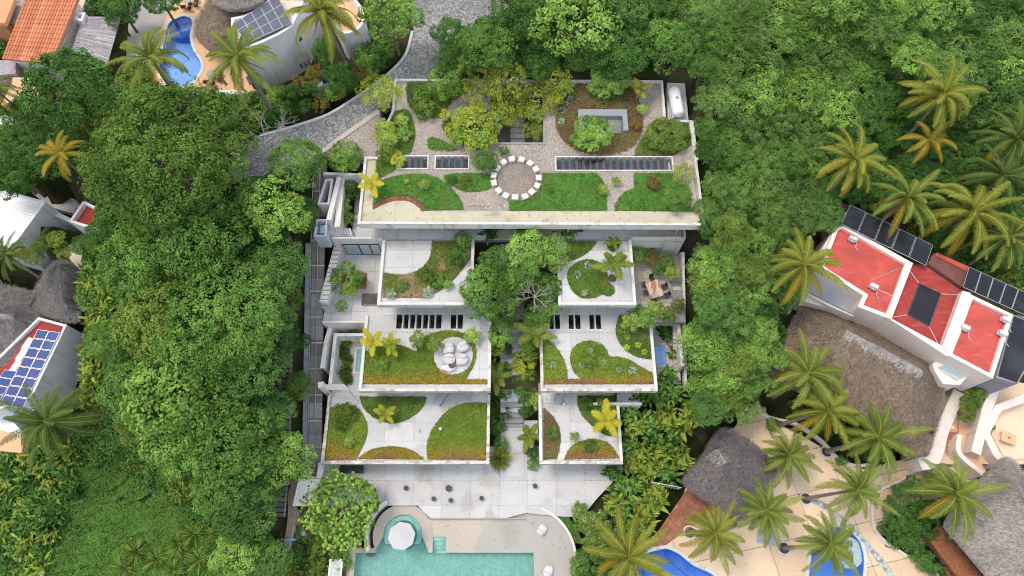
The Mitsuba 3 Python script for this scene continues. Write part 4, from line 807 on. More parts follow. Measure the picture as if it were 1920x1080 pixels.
obj('spa_bench', prism(Point(*ctr).buffer(spa_r - 0.05, 40).difference(Point(*ctr).buffer(spa_r - 0.55, 40)).difference(sbox(ctr[0] - 3, -5, ctr[0] + 3, ctr[1] - 0.9)), zd - 1.1, zd - 0.22), 'teal_step', pool)
obj('spa_floor', prism(Point(*ctr).buffer(spa_r - 0.56, 40), zd - 1.14, zd - 1.1), 'teal_deep', pool)
for i in range(4): obj('pool_step', box(stx0 + 0.05, stx1 - 0.05, sty - 0.05 - 0.4 * (i + 1), sty - 0.05 - 0.4 * i, zd - 1.12, zd - 0.14 - 0.2 * i), 'teal_step', pool)
def ripple(g, z, st=.28, amp=.05):
    from shapely import contains_xy
    g = max(polys(g), key=lambda p: p.area); x0, y0, x1, y1 = g.bounds; X, Y = np.meshgrid(np.arange(x0, x1, st), np.arange(y0, y1, st)); P = np.stack([X.ravel(), Y.ravel()], 1)
    P = P[contains_xy(g.buffer(-.1), P[:, 0], P[:, 1])]; n = int(g.exterior.length / st); E = np.array([g.exterior.interpolate(i * g.exterior.length / n).coords[0] for i in range(n)]); Q = np.vstack([P, E, np.array(g.exterior.coords[:-1])])
    tri = Delaunay(Q).simplices; c = Q[tri].mean(1); tri = tri[contains_xy(g, c[:, 0], c[:, 1])]; h = (meshkit.fbm(np.column_stack([Q[:, 0] * 1.1, Q[:, 1] * 1.4, Q[:, 0] * 0]), 3) - .5) * amp
    a = Q[tri]; d = np.cross(a[:, 1] - a[:, 0], a[:, 2] - a[:, 0]); tri[d < 0] = tri[d < 0][:, ::-1]
    return trimesh.Trimesh(np.column_stack([Q, z + h]), tri, process=False)
def flat(g, z):
    ms = []
    for p in polys(g):
        v, f = trimesh.creation.triangulate_polygon(p, engine='earcut'); ms.append(trimesh.Trimesh(np.column_stack([v, np.full(len(v), z)]), f, process=False))
    return cat(ms)
obj('water', ripple(basin.buffer(-0.045), zd - 0.07), 'water', pool, smooth=True)
arc = disc.exterior.intersection(Polygon([(dc[0] - 3.2, dc[1] + 4), (dc[0] + 1.2, dc[1] + 9), (dc[0] + 9, dc[1] + 5), (dc[0] + 9, dc[1] - 9), (dc[0], dc[1])]))
arc = LineString([(dc[0] + 5.3 * math.cos(t), dc[1] + 5.3 * math.sin(t)) for t in np.radians(np.linspace(70, -40, 60))])
obj('curved_parapet', prism(arc.buffer(0.13, cap_style=2), zd - 0.6, zd + 0.4), 'parapet', pool)
arc2 = LineString([(ctr[0] + 3.75 * math.cos(t), ctr[1] + 3.75 * math.sin(t)) for t in np.radians(np.linspace(118, 205, 40))])
obj('curved_wall', prism(arc2.buffer(0.2, cap_style=2), -1.2, 0.3), 'parapet', pool); obj('gap_floor', prism(arc2.buffer(0.55).difference(arc2.buffer(0.2)), -1.4, -1.0), 'charcoal', pool)
obj('step_edge', box(U(806, 972, 0)[0], U(985, 972, 0)[0], 5.36, 5.44, zd, -0.01), 'pool_tan', pool)
NOBUILD.append(sbox(-20.3, 5, 12, 14)); NOBUILD.append(deck.buffer(0.4)); NOBUILD.append(Point(*ctr).buffer(4.5))
FLAT.append((deck.buffer(1), -2.2)); FLAT.append((tp_, -0.8))
# parasol
def parasol(px, py, z, r, h, label, mat='white_cloth'):
    p = U(px, py, z + h); k = thing('parasol', label, 'parasol'); n = 8
    for i in range(n):
        a, b = 2 * math.pi * i / n + .2, 2 * math.pi * (i + 1) / n + .2; c = [(0, 0, 0.55), (r * math.cos(a), r * math.sin(a), 0), (r * math.cos(b), r * math.sin(b), 0), (r * .55 * math.cos((a + b) / 2), r * .55 * math.sin((a + b) / 2), 0.2)]
        v = np.array(c); m = trimesh.Trimesh(np.vstack([v, v - [0, 0, 0.02]]), [[0, 1, 3], [0, 3, 2], [1, 2, 3], [4, 7, 5], [4, 6, 7], [5, 7, 6]], process=False); obj('canopy_panel', moved(m, p[0], p[1], z + h), mat, k)
        obj('rib', bar((p[0], p[1], z + h + 0.5), (p[0] + r * math.cos(a), p[1] + r * math.sin(a), z + h - 0.02), 0.025, 0.03), 'steel', k)
    obj('pole', tube([(p[0], p[1], z - 1.0), (p[0], p[1], z + h + 0.7)], 0.035, 8), 'white_paint', k); obj('base', moved(lathe([(0, 0), (0.3, 0), (0.3, 0.08), (0.05, 0.12), (0, 0.12)]), p[0], p[1], z - 1.1), 'white_paint', k)
parasol(753, 1005, zd, 1.42, 2.1, 'white octagonal parasol standing in the round spa')
# black stools on the terrace
def stool(px, py, r, label):
    x, y = U(px, py, 0.4); k = thing('round_stool', label, 'stool'); obj('seat', moved(lathe([(0, .36), (r * .9, .36), (r, .4), (r * .95, .46), (r * .5, .44), (0, .44)], 20), x, y), 'charcoal', k); obj('body', moved(lathe([(0, 0), (r * .8, 0), (r * .98, .15), (r * .85, .3), (r * .88, .355), (0, .355)], 20), x, y), 'black_plastic', k)
for a in ((761, 915, .25, 'black round stool standing alone nearest the planted garden'), (841, 915.5, .34, 'largest black round stool on the terrace'), (813, 935, .24, 'left of the two black stools just below the largest one'), (845, 938, .24, 'black round stool directly below the largest stool'), (903, 934, .24, 'black round stool on its own towards the middle of the terrace'), (1003.5, 911, .25, 'black round stool alone on the east half of the terrace')): stool(*a)
def lump(w, d, h, seed, e=0.12):
    m = trimesh.creation.icosphere(4, 1.0); v = np.array(m.vertices); q = np.sign(v) * np.abs(v) ** 0.68; q[:, 0] *= w / 2; q[:, 1] *= d / 2; q[:, 2] = (q[:, 2] * 0.5 + 0.5) * h
    q += (meshkit.noise(v * 1.7 + seed)[:, None] - 0.5) * e; q[:, 2] = np.maximum(q[:, 2], 0); return trimesh.Trimesh(q, m.faces, process=False)
for px, py, rz, lb in ((1016, 993, .9, 'white angular pool chair on the round grey deck'), (1028, 1071, 1.2, 'white pool chair cut by the lower picture edge on the round deck')):
    x, y = U(px, py, 0.2); k = thing('pool_chair', lb, 'chair'); obj('seat', moved(lump(1.15, 0.95, 0.42, 3), x, y, zd, rz), 'white_paint', k, smooth=True); obj('backrest', moved(lump(0.35, 0.9, 0.8, 5), x - 0.35 * math.cos(rz), y - 0.35 * math.sin(rz), zd, rz), 'white_paint', k, smooth=True)
def lounger(px, py, z, rz, label):
    x, y = U(px, py, z + 0.3); k = thing('sun_lounger', label, 'lounger'); M = lambda m: moved(m, x, y, z, rz)
    obj('mattress', M(box(-1.0, 0.35, -0.33, 0.33, 0.28, 0.38)), 'grey_cloth', k); obj('backrest', M(quadslab([(0.36, -0.33, 0.36), (1.0, -0.33, 0.75), (1.0, 0.33, 0.75), (0.36, 0.33, 0.36)], 0.09)), 'grey_cloth', k); obj('frame', M(cat([box(-1.0, 1.0, -0.36, -0.335, 0.2, 0.27), box(-1.0, 1.0, 0.335, 0.36, 0.2, 0.27)])), 'dark_metal', k)
    for a, b in ((-.9, -.33), (-.9, .33), (.8, -.33), (.8, .33)): obj('leg', M(box(a - .03, a + .03, b - .03, b + .03, 0, 0.2)), 'dark_metal', k)
lounger(829, 744, 3.4, math.radians(58), 'grey blue sun lounger on the lowest left roof under the overhang'); lounger(1053, 741, 3.4, math.radians(58), 'grey blue sun lounger on the lowest right roof under the overhang')
for i, (px, py, rz) in enumerate(((841, 653, .1), (868, 650, .5), (842, 673, -.05), (866, 674, .0))):
    x, y = U(px, py, 7.2); lb = ('back left', 'back right', 'front left', 'front right')[i]; k = thing('bean_bag', f'white square bean bag seat, {lb} of the four on the round patio', 'bean bag'); obj('cushion', moved(lump(1.22, 1.15, 0.62, i * 3, 0.2), x, y, 6.83, rz), 'white_cloth', k, smooth=True)
    obj('pillow', moved(lump(0.9, 0.45, 0.3, i + 9), x, y + 0.3, 7.3, rz), 'white_cloth', k, smooth=True)
x, y = U(840, 690, 7.0); k = thing('low_table', 'white rounded low table in front of the bean bags on the round patio', 'table'); tb = smooth_poly([(-.75, 0), (-.2, .32), (.5, .35), (.8, 0), (.3, -.38), (-.3, -.3)], 5); obj('tabletop', moved(prism(tb, .28, .34), x, y, 6.83), 'white_paint', k); obj('base', moved(lathe([(0, 0), (.35, 0), (.3, .28), (0, .28)]), x, y, 6.83), 'white_paint', k)
x2, y2 = U(847.5, 684.5, 7.2); k = thing('round_tray', 'dark round bowl on the white low table', 'bowl'); obj('bowl', moved(lathe([(0, 0), (.2, .0), (.34, .12), (.31, .12), (.18, .03), (0, .03)], 24), x2, y2, 7.175), 'rust', k); obj('rim', moved(lathe([(.29, .121), (.36, .121), (.35, .15), (.3, .15)], 24), x2, y2, 7.175), 'black_plastic', k)
k = thing('firewood_bundle', 'small orange brown bundle beside the white low table', 'bundle')
for i in range(5): a = U(832, 696, 7.0); obj('stick', bar((a[0] + .1 * i - .2, a[1] - .15, 6.9 + .04 * (i % 2)), (a[0] + .12 * i - .2, a[1] + .18, 6.92), .07, .07), 'roof_tile_0', k)
# stone stool ring on the top roof
SR = [(959.4, 298), (978, 299), (994, 306), (943.6, 304), (932, 314.6), (926, 328.8), (926, 343), (935, 357), (948, 366.5), (965.7, 369.7), (984.5, 368), (997, 359.8), (1004.7, 317), (1010, 333.5), (1007, 348)]
CR = U(968, 334, 14)
ORD = 'first second third fourth fifth sixth seventh eighth ninth tenth eleventh twelfth thirteenth fourteenth fifteenth'.split()
_cw = [(math.atan2(px - 968, 334 - py) + 0.1) % (2 * math.pi) for px, py in SR]; order = np.argsort(np.argsort(_cw))
for i, (px, py) in enumerate(SR):
    x, y = U(px, py, 13.95); a = math.atan2(y - CR[1], x - CR[0]); k = thing('stone_stool', f'cream white block stool, {ORD[order[i]]} clockwise from the top of the stool ring', 'stool', 'ring of block stools on the top roof')
    m = trimesh.creation.box((.6, .66, .44)); v = np.array(m.vertices); v[:, :2] *= np.where(v[:, 2:] > 0, 1.0, 0.85); m = trimesh.Trimesh(v, m.faces, process=False).subdivide().subdivide(); m.vertices = m.vertices + (meshkit.noise(np.array(m.vertices) * 6 + i * 3)[:, None] - .5) * .05
    obj('block', moved(m, x, y, 13.83, a), 'stool_white', k)
# gas tank
tp0, tp1 = np.append(U(1263, 164, 14.3), 14.2), np.append(U(1273, 219, 14.2), 14.2); tk = thing('gas_tank', 'white horizontal gas tank beside the east edge of the roof garden', 'gas tank')
d = (tp1 - tp0) / np.linalg.norm(tp1 - tp0); s = np.linspace(-1, 1, 25); L = np.linalg.norm(tp1 - tp0) / 2; prof = 0.66 * np.sqrt(np.clip(1 - np.clip((np.abs(s) * L - (L - 0.5)) / 0.5, 0, 1) ** 2, 0.0001, 1))
obj('shell', tube([(tp0 + tp1) / 2 + d * L * q for q in s], prof, 20), 'tank_white', tk, smooth=True)
mid = (tp0 + tp1) / 2; obj('valve_cover', moved(lathe([(0, 0), (.16, 0), (.16, .2), (.1, .24), (0, .24)], 16), mid[0] - .05, mid[1] + .1, mid[2] + .56), 'blue_plastic', tk); obj('gauge', moved(trimesh.creation.box((.3, .14, .08)), mid[0] + .02, mid[1] - .5, mid[2] + .57), 'dark_metal', tk)
for q in (-.6, .6):
    c = mid + d * L * q; obj('saddle', box(c[0] - .5, c[0] + .5, c[1] - .12, c[1] + .12, 13.0, 13.75), 'terrace', tk)
k = thing('tank_platform', 'concrete ledge carrying the gas tank beside the roof', 'platform'); obj('slab', prism(poly_px([(1251, 155), (1284, 156), (1291, 226), (1252, 224)], 13.1), 10, 13.1), 'terrace', k); obj('rail', cat([bar(np.append(U(1254, 162, 13.9), 13.9), np.append(U(1262, 222, 13.9), 13.9), .12, .3)]), 'parapet', k)
# dining table and chairs
tx, ty = U(1227, 542, 7.55); k = thing('dining_table', 'pale wooden dining table on the east terrace', 'table')
for i in range(4): obj('plank', moved(box(-.76 + .38 * i + .006, -.38 + .38 * i - .006, -1.0, 1.0, .71, .76), tx, ty, 6.8, .3), 'table_wood', k)
for a, b in ((-.6, -.85), (.6, -.85), (-.6, .85), (.6, .85)): obj('leg', moved(box(a - .05, a + .05, b - .05, b + .05, 0, .705), tx, ty, 6.8, .3), 'dark_wood', k)
for px, py, rz, lb in ((1222, 522, 1.57 + .3, 'at the north head of'), (1207, 533, 3.14 + .3, 'upper one on the west side of'), (1210, 548, 3.14 + .3, 'lower one on the west side of'), (1244.5, 537, .3, 'upper one on the east side of'), (1250, 553, .3, 'lower one on the east side of'), (1227, 561, -1.57 + .3, 'at the south end of')):
    x, y = U(px, py, 7.2); k = thing('dining_chair', f'black dining chair {lb} the pale wooden table', 'chair', 'black chairs around the dining table'); M = lambda m: moved(m, x, y, 6.8, rz)
    obj('seat', M(box(-.25, .23, -.25, .25, .42, .48)), 'black_plastic', k); obj('backrest', M(quadslab([(.2, -.25, .5), (.31, -.25, .9), (.31, .25, .9), (.2, .25, .5)], .05)), 'black_plastic', k)
    for a, b in ((-.2, -.2), (-.2, .2), (.2, -.2), (.2, .2)): obj('leg', M(box(a - .02, a + .02, b - .02, b + .02, 0, .415)), 'black_plastic', k)
x, y = U(694, 560, 7.2); k = thing('daybed', 'dark weathered wooden daybed beside the upper left house', 'daybed')
for i in range(9): obj('slat', moved(box(-.9, .9, -.62 + .14 * i, -.5 + .14 * i, .38, .43), x, y, 6.8), 'dark_timber', k)
for a, b in ((-.85, -.6), (-.85, .6), (.85, -.6), (.85, .6)): obj('leg', moved(box(a - .05, a + .05, b - .05, b + .05, 0, .375), x, y, 6.8), 'dark_wood', k)
x, y = U(660, 880, .3); k = thing('terrace_bench', 'dark grey low bench under the lowest left roof edge', 'bench')
for i in range(4): obj('slat', moved(box(-1.3, 1.3, -.42 + .21 * i, -.23 + .21 * i, .4, .45), x, y, 0), 'charcoal', k)
for a in (-1.1, 1.1): obj('leg', moved(box(a - .06, a + .06, -.4, .4, 0, .395), x, y, 0), 'charcoal', k)
for px, py, z, r, lb in ((785.5, 807, 3.4, .16, 'small white roof light between the beds of the lowest left roof'), (826, 804, 3.64, .2, 'white stone on the largest bed of the lowest left roof'), (1058, 758, 3.4, .17, 'small white roof light beside the lounger on the lowest right roof'), (1131, 486, 10.2, .2, 'small white roof light on the upper right roof')):
    x, y = U(px, py, z + .2); k = thing('roof_light', lb, 'lamp'); obj('globe', moved(lathe([(0, .1), (r * .8, .12), (r, .25), (r * .7, .42), (0, .46)], 16), x, y, z), 'white_paint', k, smooth=True); obj('foot', moved(lathe([(0, 0), (r * .5, 0), (r * .5, .1), (0, .1)], 12), x, y, z), 'steel', k)
# garden shed roof, path and wall west of the pool
k = thing('shed', 'small shed with pale corrugated roof at the west corner of the pool terrace', 'shed'); c = [np.append(U(px, py, z), z) for px, py, z in ((549, 949, 2.4), (598, 949, 2.4), (605, 898, 2.7), (560, 899, 2.7))]
obj('roof', quadslab(c, .06), 'ribbed', k)
for i in range(10): t = i / 9; obj('roof_rib', bar(c[0] + (c[1] - c[0]) * t + [0, 0, .03], c[3] + (c[2] - c[3]) * t + [0, 0, .03], .05, .05), 'white_paint', k)
obj('wall', box(c[0][0] + .3, c[1][0] - .2, c[0][1] + .4, c[2][1] - .3, -.6, 2.3), 'beige_wall', k)
k = thing('garden_wall', 'long thin brown topped garden wall west of the pool garden', 'wall'); obj('wall', prism(LineString(smooth_line(UP([(553, 898), (546, 930), (545, 970), (540, 1005), (535, 1035)], 1.2))).buffer(.22, cap_style=2), -3, 1.2), 'beige_wall', k); obj('coping', prism(LineString(smooth_line(UP([(553, 898), (546, 930), (545, 970), (540, 1005), (535, 1035)], 1.25))).buffer(.3, cap_style=2), 1.203, 1.28), 'stone_2', k)
k = thing('steps', 'old stepped stone path along the brown garden wall', 'steps')
for i in range(26): y = 9.2 - i * .42; obj('step', box(*sorted((U(527, 940, 0)[0] + .35 - i * .01, U(541, 940, 0)[0] - i * .02)), y - .37, y, -1.2 - i * .05, .1 - i * .07), RNG.choice(['stone_2', 'grey_flat', 'stone']), k)
k = thing('garden_court', 'small paved court below the shed beside the brown garden wall', 'court'); panels(k, 'panel', poly_px([(553, 955), (582, 955), (585, 1030), (552, 1034)], -.3), -.3, .4, 1.4, 1.4, ['terrace', 'pool_grey'], .03)
x, y = U(550, 1012.5, .4); k = thing('kayak', 'small blue upturned float lying on the brown garden wall', 'float'); s = np.linspace(-1, 1, 15); obj('hull', tube([(x + .62 * q, y, 1.45) for q in s], .17 * np.sqrt(np.clip(1 - s ** 2, .003, 1)), 12), 'blue_plastic', k, smooth=True)
x, y = U(631, 1068, .2); k = thing('glass_table', 'white framed table with a patterned top at the lower picture edge', 'table'); obj('tabletop', box(x - .7, x + .7, y - 1.3, y + 1.0, .68, .73), 'white_paint', k); obj('inset', box(x - .55, x + .55, y - 1.1, y + .75, .735, .745), 'rock', k)
for a, b in ((-.6, -1.2), (.6, -1.2), (-.6, .9), (.6, .9)): obj('leg', box(x + a - .04, x + a + .04, y + b - .04, y + b + .04, -.9, .675), 'white_paint', k)
# ---------------------------------------------------------------- thatch
def thatch(k, outline, ridge, z0, z1, mat='thatch', ridge_mat='thatch_ridge', strands=9000, seed=1, ridge_r=.42, sag=.35, show_ridge=True):
    g = Polygon(outline).buffer(0); R = LineString(ridge); rng = np.random.default_rng(seed); ext = g.exterior
    def hz(P):
        import shapely
        pts = shapely.points(P[:, 0], P[:, 1]); dr_, de = shapely.distance(pts, R), shapely.distance(pts, ext); t = dr_ / (dr_ + de + 1e-6)
        return z0 + (z1 - z0) * (1 - t) - sag * np.sin(np.pi * t) * .5
    x0, y0, x1, y1 = g.bounds; st = .32; X, Y = np.meshgrid(np.arange(x0, x1, st), np.arange(y0, y1, st)); P = np.stack([X.ravel(), Y.ravel()], 1) + rng.uniform(-.08, .08, (X.size, 2))
    from shapely import contains_xy
    P = P[contains_xy(g.buffer(-.15), P[:, 0], P[:, 1])]; n = int(ext.length / .25); E = np.array([ext.interpolate(i * ext.length / n).coords[0] for i in range(n)])
    Q = np.vstack([P, E, np.array([R.interpolate(t, normalized=True).coords[0] for t in np.linspace(0, 1, 40)])]); tri = Delaunay(Q).simplices; c = Q[tri].mean(1); tri = tri[contains_xy(g, c[:, 0], c[:, 1])]
    Z = hz(Q) + (meshkit.fbm(np.column_stack([Q * 2.2, Q[:, 0] * 0]), 3) - .5) * .22; V = np.column_stack([Q, Z]); a = V[tri]; fl = np.cross(a[:, 1] - a[:, 0], a[:, 2] - a[:, 0])[:, 2] < 0; tri[fl] = tri[fl][:, ::-1]
    o = len(V); ei = np.arange(len(P), len(P) + n); low = V[ei] - [0, 0, .45]; low[:, :2] += rng.normal(size=(n, 2)) * .03; j = (np.arange(n) + 1) % n; F = np.vstack([tri, np.stack([ei, ei[j], o + j], 1), np.stack([ei, o + j, o + np.arange(n)], 1)])
    VV = np.vstack([V, low]); obj('thatch_body', trimesh.Trimesh(VV, F, process=False), mat, k, uv=np.column_stack([rng.random(len(VV)) * .5, np.zeros(len(VV))]))
    S = np.stack([rng.uniform(x0, x1, strands * 2), rng.uniform(y0, y1, strands * 2)], 1); S = S[contains_xy(g, S[:, 0], S[:, 1])][:strands]; h = hz(S); e = .05
    gx = (hz(S + [e, 0]) - hz(S - [e, 0])) / (2 * e); gy = (hz(S + [0, e]) - hz(S - [0, e])) / (2 * e); dd = -np.column_stack([gx, gy]); dd /= np.linalg.norm(dd, axis=1, keepdims=True) + 1e-6; an = rng.normal(size=len(S)) * .35
    dd = np.column_stack([dd[:, 0] * np.cos(an) - dd[:, 1] * np.sin(an), dd[:, 0] * np.sin(an) + dd[:, 1] * np.cos(an)]); l = rng.uniform(.2, .6, len(S))[:, None]; T = S + dd * l; w = np.column_stack([-dd[:, 1], dd[:, 0]]) * rng.uniform(.018, .045, len(S))[:, None]
    hs = h + rng.uniform(.05, .17, len(S)); ht = np.maximum(hz(T), z0 - .5) + rng.uniform(.02, .16, len(S)); v = np.stack([np.column_stack([S - w, hs]), np.column_stack([S + w, hs]), np.column_stack([T, ht])], 1).reshape(-1, 3)
    obj('straw', trimesh.Trimesh(v, np.arange(len(v)).reshape(-1, 3), process=False), mat, k, uv=np.column_stack([np.repeat(rng.random(len(S)), 3), np.zeros(len(v))]), kind='stuff')
    if show_ridge:
        (xa, ya), (xb, yb) = ridge[0], ridge[-1]; d = np.array([xb - xa, yb - ya]); L = np.linalg.norm(d); d = d / L; nrm = np.array([-d[1], d[0]]); na, nc = 40, 9; W = ridge_r * 2.2
        tt, cc = np.meshgrid(np.linspace(-.04, 1.04, na), np.linspace(-1, 1, nc), indexing='ij'); wob = W * (1 + .25 * (meshkit.noise(np.stack([tt * L, cc * 0 + np.sign(cc), cc * 0], -1) * 1.7) - .5) * 2)
        Q = np.array([xa, ya]) + d * (tt * L)[..., None] + nrm * (cc * wob)[..., None]; q = Q.reshape(-1, 2); zz = hz(q) + .16 - .1 * np.abs(cc.ravel()) ** 3 + rng.uniform(-.03, .03, len(q)); i = np.arange((na - 1) * nc).reshape(na - 1, nc)[:, :-1].ravel()
        F = np.vstack([np.stack([i, i + nc, i + nc + 1], 1), np.stack([i, i + nc + 1, i + 1], 1)]); v = np.column_stack([q, zz]); n1 = np.cross(v[F[0, 1]] - v[F[0, 0]], v[F[0, 2]] - v[F[0, 0]]); F = F if n1[2] > 0 else F[:, ::-1]
        low = v - [0, 0, .12]; o = len(v); obj('ridge_cap', trimesh.Trimesh(np.vstack([v, low]), np.vstack([F, F[:, ::-1] + o]), process=False), ridge_mat, k, uv=np.column_stack([rng.random(2 * o), np.zeros(2 * o)]))
    NOBUILD.append(g)
def posts(k, pts, z0, z1, mat='dark_wood', r=.13):
    for x, y in pts: obj('post', tube([(x, y, z0), (x, y, z1)], r, 8), mat, k)
# ---------------------------------------------------------------- neighbour on the east: red roofed house
def H(k, name, px, zt, zb, mat, t=None, **kw):
    g = Polygon(UP(px, zt)).buffer(0)
    if t: g = g.difference(g.buffer(-t, join_style=2))
    return obj(name, prism(g, zb, zt), mat, k, **kw)
C5 = lambda *p: [(1400 + x / 3, 360 + y / 3) for x, y in p]
rh = thing('red_roof_house', 'cream walled house with three red painted flat roofs and black solar panels', 'house'); zr = 8.0
q = C5((497, 195), (548, 180), (935, 400), (800, 712), (625, 645), (655, 582), (440, 445), (410, 420)); H(rh, 'wall', q, zr, 2.8, 'pink_white', .45)
obj('roof', prism(Polygon(UP(q, zr)).buffer(0).buffer(-.3, join_style=2), zr - .7, zr - .35), 'red_roof', rh)
H(rh, 'inner_coping', C5((527, 195), (540, 185), (935, 400), (900, 410)), zr + .05, zr - 1, 'pink_white')
H(rh, 'dividing_wall', C5((890, 405), (937, 398), (815, 715), (785, 700)), zr + .06, 2.8, 'pink_white')
zm = 7.3; holeq = Polygon(UP(C5((970, 515), (1090, 572), (1025, 755), (905, 690)), zm)); mid_ = Polygon(UP(C5((930, 400), (1010, 415), (1195, 545), (1250, 560), (1105, 870), (815, 712)), zm)).buffer(0)
obj('lower_roof', prism(mid_.difference(holeq), zm - .3, zm), 'red_roof_dull', rh); obj('skylight', prism(holeq, zm - .2, zm - .05), 'solar_black', rh)
obj('skylight_frame', prism(holeq.buffer(.06, join_style=2).difference(holeq.buffer(-.06, join_style=2)), zm - .1, zm + .05), 'dark_metal', rh)
hp, hq = UP(C5((970, 515), (1090, 572), (1025, 755), (905, 690)), zm + .005), UP(C5((920, 445), (1200, 580), (1075, 850), (818, 705)), zm + .005)
obj('roof_seam', cat([bar((*a, zm + .01), (*b, zm + .01), .045, .02) for a, b in zip(hp, hq)]), 'pink_white', rh)
H(rh, 'dividing_wall', C5((1215, 555), (1262, 568), (1140, 905), (1100, 870)), zr + .1, 2.8, 'pink_white')
H(rh, 'wall', C5((1258, 575), (1500, 690), (1385, 1050), (1130, 915)), zr, 2.8, 'pink_white', .4); obj('roof', prism(Polygon(UP(C5((1258, 575), (1500, 690), (1385, 1050), (1130, 915)), zr)).buffer(-.3, join_style=2), zr - .7, zr - .35), 'red_roof', rh)
H(rh, 'front_wall', C5((800, 712), (815, 712), (1105, 868), (1140, 905), (1130, 925)), zr - .05, 2.8, 'pink_white')
q = np.array(UP(C5((660, 640), (800, 712), (1130, 915), (1100, 900), (800, 740)), zr)); H(rh, 'grey_roof', C5((380, 440), (657, 582), (607, 692), (318, 548)), 6.4, 6.0, 'grey_flat')
H(rh, 'grey_roof_wall', C5((318, 548), (607, 692), (600, 700), (470, 645), (312, 560)), 6.2, 2.8, 'pink_white'); H(rh, 'corner_wall', C5((312, 570), (470, 640), (465, 655), (312, 612)), 5.6, 2.8, 'pink_white'); H(rh, 'side_opening', C5((330, 560), (445, 612), (430, 630), (325, 580)), 5.64, 5.3, 'dark_wood')
def solar_strip(name, cpx, z0, z1, n, mat, parent, rows=1):
    """corners: top left, top right, bottom right, bottom left; the lower edge at z0"""
    a, b = [np.append(U(*p, z1), z1) for p in cpx[:2]]; c, d = [np.append(U(*p, z0), z0) for p in (cpx[2], cpx[3])]
    for j in range(rows):
        for i in range(n):
            P = lambda u, v: (a + (b - a) * u) * (1 - v) + (d + (c - d) * u) * v
            u0, u1, v0, v1 = i / n + .006, (i + 1) / n - .006, j / rows + .006, (j + 1) / rows - .006
            k = numbered(name, parent); scene[k] = ply(quadslab([P(u0, v1), P(u1, v1), P(u1, v0), P(u0, v0)], .05), 'm_' + mat)
            f = .026; L = np.linalg.norm(P(u1, v0) - P(u0, v0)); obj('frame', cat([bar(P(u0, v0), P(u1, v0), f, .06), bar(P(u0, v1), P(u1, v1), f, .06), bar(P(u0, v0), P(u0, v1), f, .062), bar(P(u1, v0), P(u1, v1), f, .062)]), 'silver', k)
s1 = thing('solar_array', 'long row of black solar collectors behind the western red roof', 'solar array'); solar_strip('panel', C5((580, 70), (1050, 300), (1010, 415), (530, 180)), 8.3, 9.0, 5, 'solar_black', s1)
s2 = thing('solar_array', 'row of black solar collectors behind the eastern red roof', 'solar array'); solar_strip('panel', C5((1250, 420), (1600, 580), (1560, 690), (1215, 535)), 8.3, 9.0, 5, 'solar_black', s2)
for sa, pp in ((s1, C5((560, 150), (780, 260), (990, 380))), (s2, C5((1240, 520), (1400, 590), (1530, 650)))):
    for x, y in UP(pp, 8): obj('support', box(x - .06, x + .06, y - .06, y + .06, 7.0, 8.25), 'dark_metal', sa)
H(rh, 'east_black_roof', C5((1500, 690), (1560, 700), (1560, 1020), (1525, 1078), (1405, 1045)), zr - .5, 3, 'grey_flat'); s3 = thing('roof_membrane', 'charcoal flat roof east of the eastern red roof', 'roof'); H(s3, 'sheet', C5((1505, 700), (1560, 720), (1560, 1000), (1520, 1070), (1415, 1035)), zr - .42, zr - .47, 'solar_black')
H(rh, 'tile_strip', C5((1050, 345), (1240, 440), (1215, 535), (1020, 400)), 7.7, 7.3, 'old_tile'); H(rh, 'terracotta_edge', C5((1070, 340), (1250, 420), (1240, 445), (1060, 355)), 7.9, 7.5, 'red_roof')
H(rh, 'back_wall', C5((497, 195), (560, 110), (550, 180), (410, 430), (405, 350)), 7.6, 2.8, 'pink_white')
kt = thing('old_tile_roof', 'small dark red mossy tiled roof at the back of the red roofed house', 'roof'); c = [np.append(U(*p, z), z) for p, z in zip(C5((415, 60), (460, 25), (580, 75), (490, 190), (420, 280)), (5.6, 6.0, 6.4, 5.9, 5.2))]; obj('tiles', quadslab(c, .2), 'old_tile', kt); obj('wall', prism(Polygon([(p[0], p[1]) for p in c]).buffer(-.5), 2.5, 5.1), 'brick_1', kt)
kw_ = thing('bay_window', 'pale blue skylit bay window at the south corner of the red roofed house', 'window'); c = UP(C5((1065, 990), (1125, 975), (1240, 1035), (1195, 1075), (1060, 1010)), 6.0); H(kw_, 'wall', C5((1045, 965), (1130, 925), (1245, 1035), (1200, 1085), (1105, 1080), (1055, 1005)), 5.9, 2.0, 'pink_white')
H(kw_, 'pane', C5((1075, 985), (1120, 972), (1235, 1035), (1180, 1060)), 6.0, 5.91, 'pane_blue'); H(kw_, 'pane_bar', C5((1100, 1000), (1200, 1050), (1196, 1056), (1096, 1006)), 6.05, 5.92, 'white_paint')
for i, (a, b) in enumerate(((C5((690, 500), (870, 425)), 7.68), (C5((700, 530), (830, 590)), 7.68), (C5((1300, 640), (1440, 700)), 7.68), (C5((1215, 770), (1160, 890)), 7.68))):
    p = smooth_line(UP(a, b)); obj('cable', tube([(x, y, b) for x, y in p], .035, 6), 'pink_white' if i % 2 else 'steel', rh)
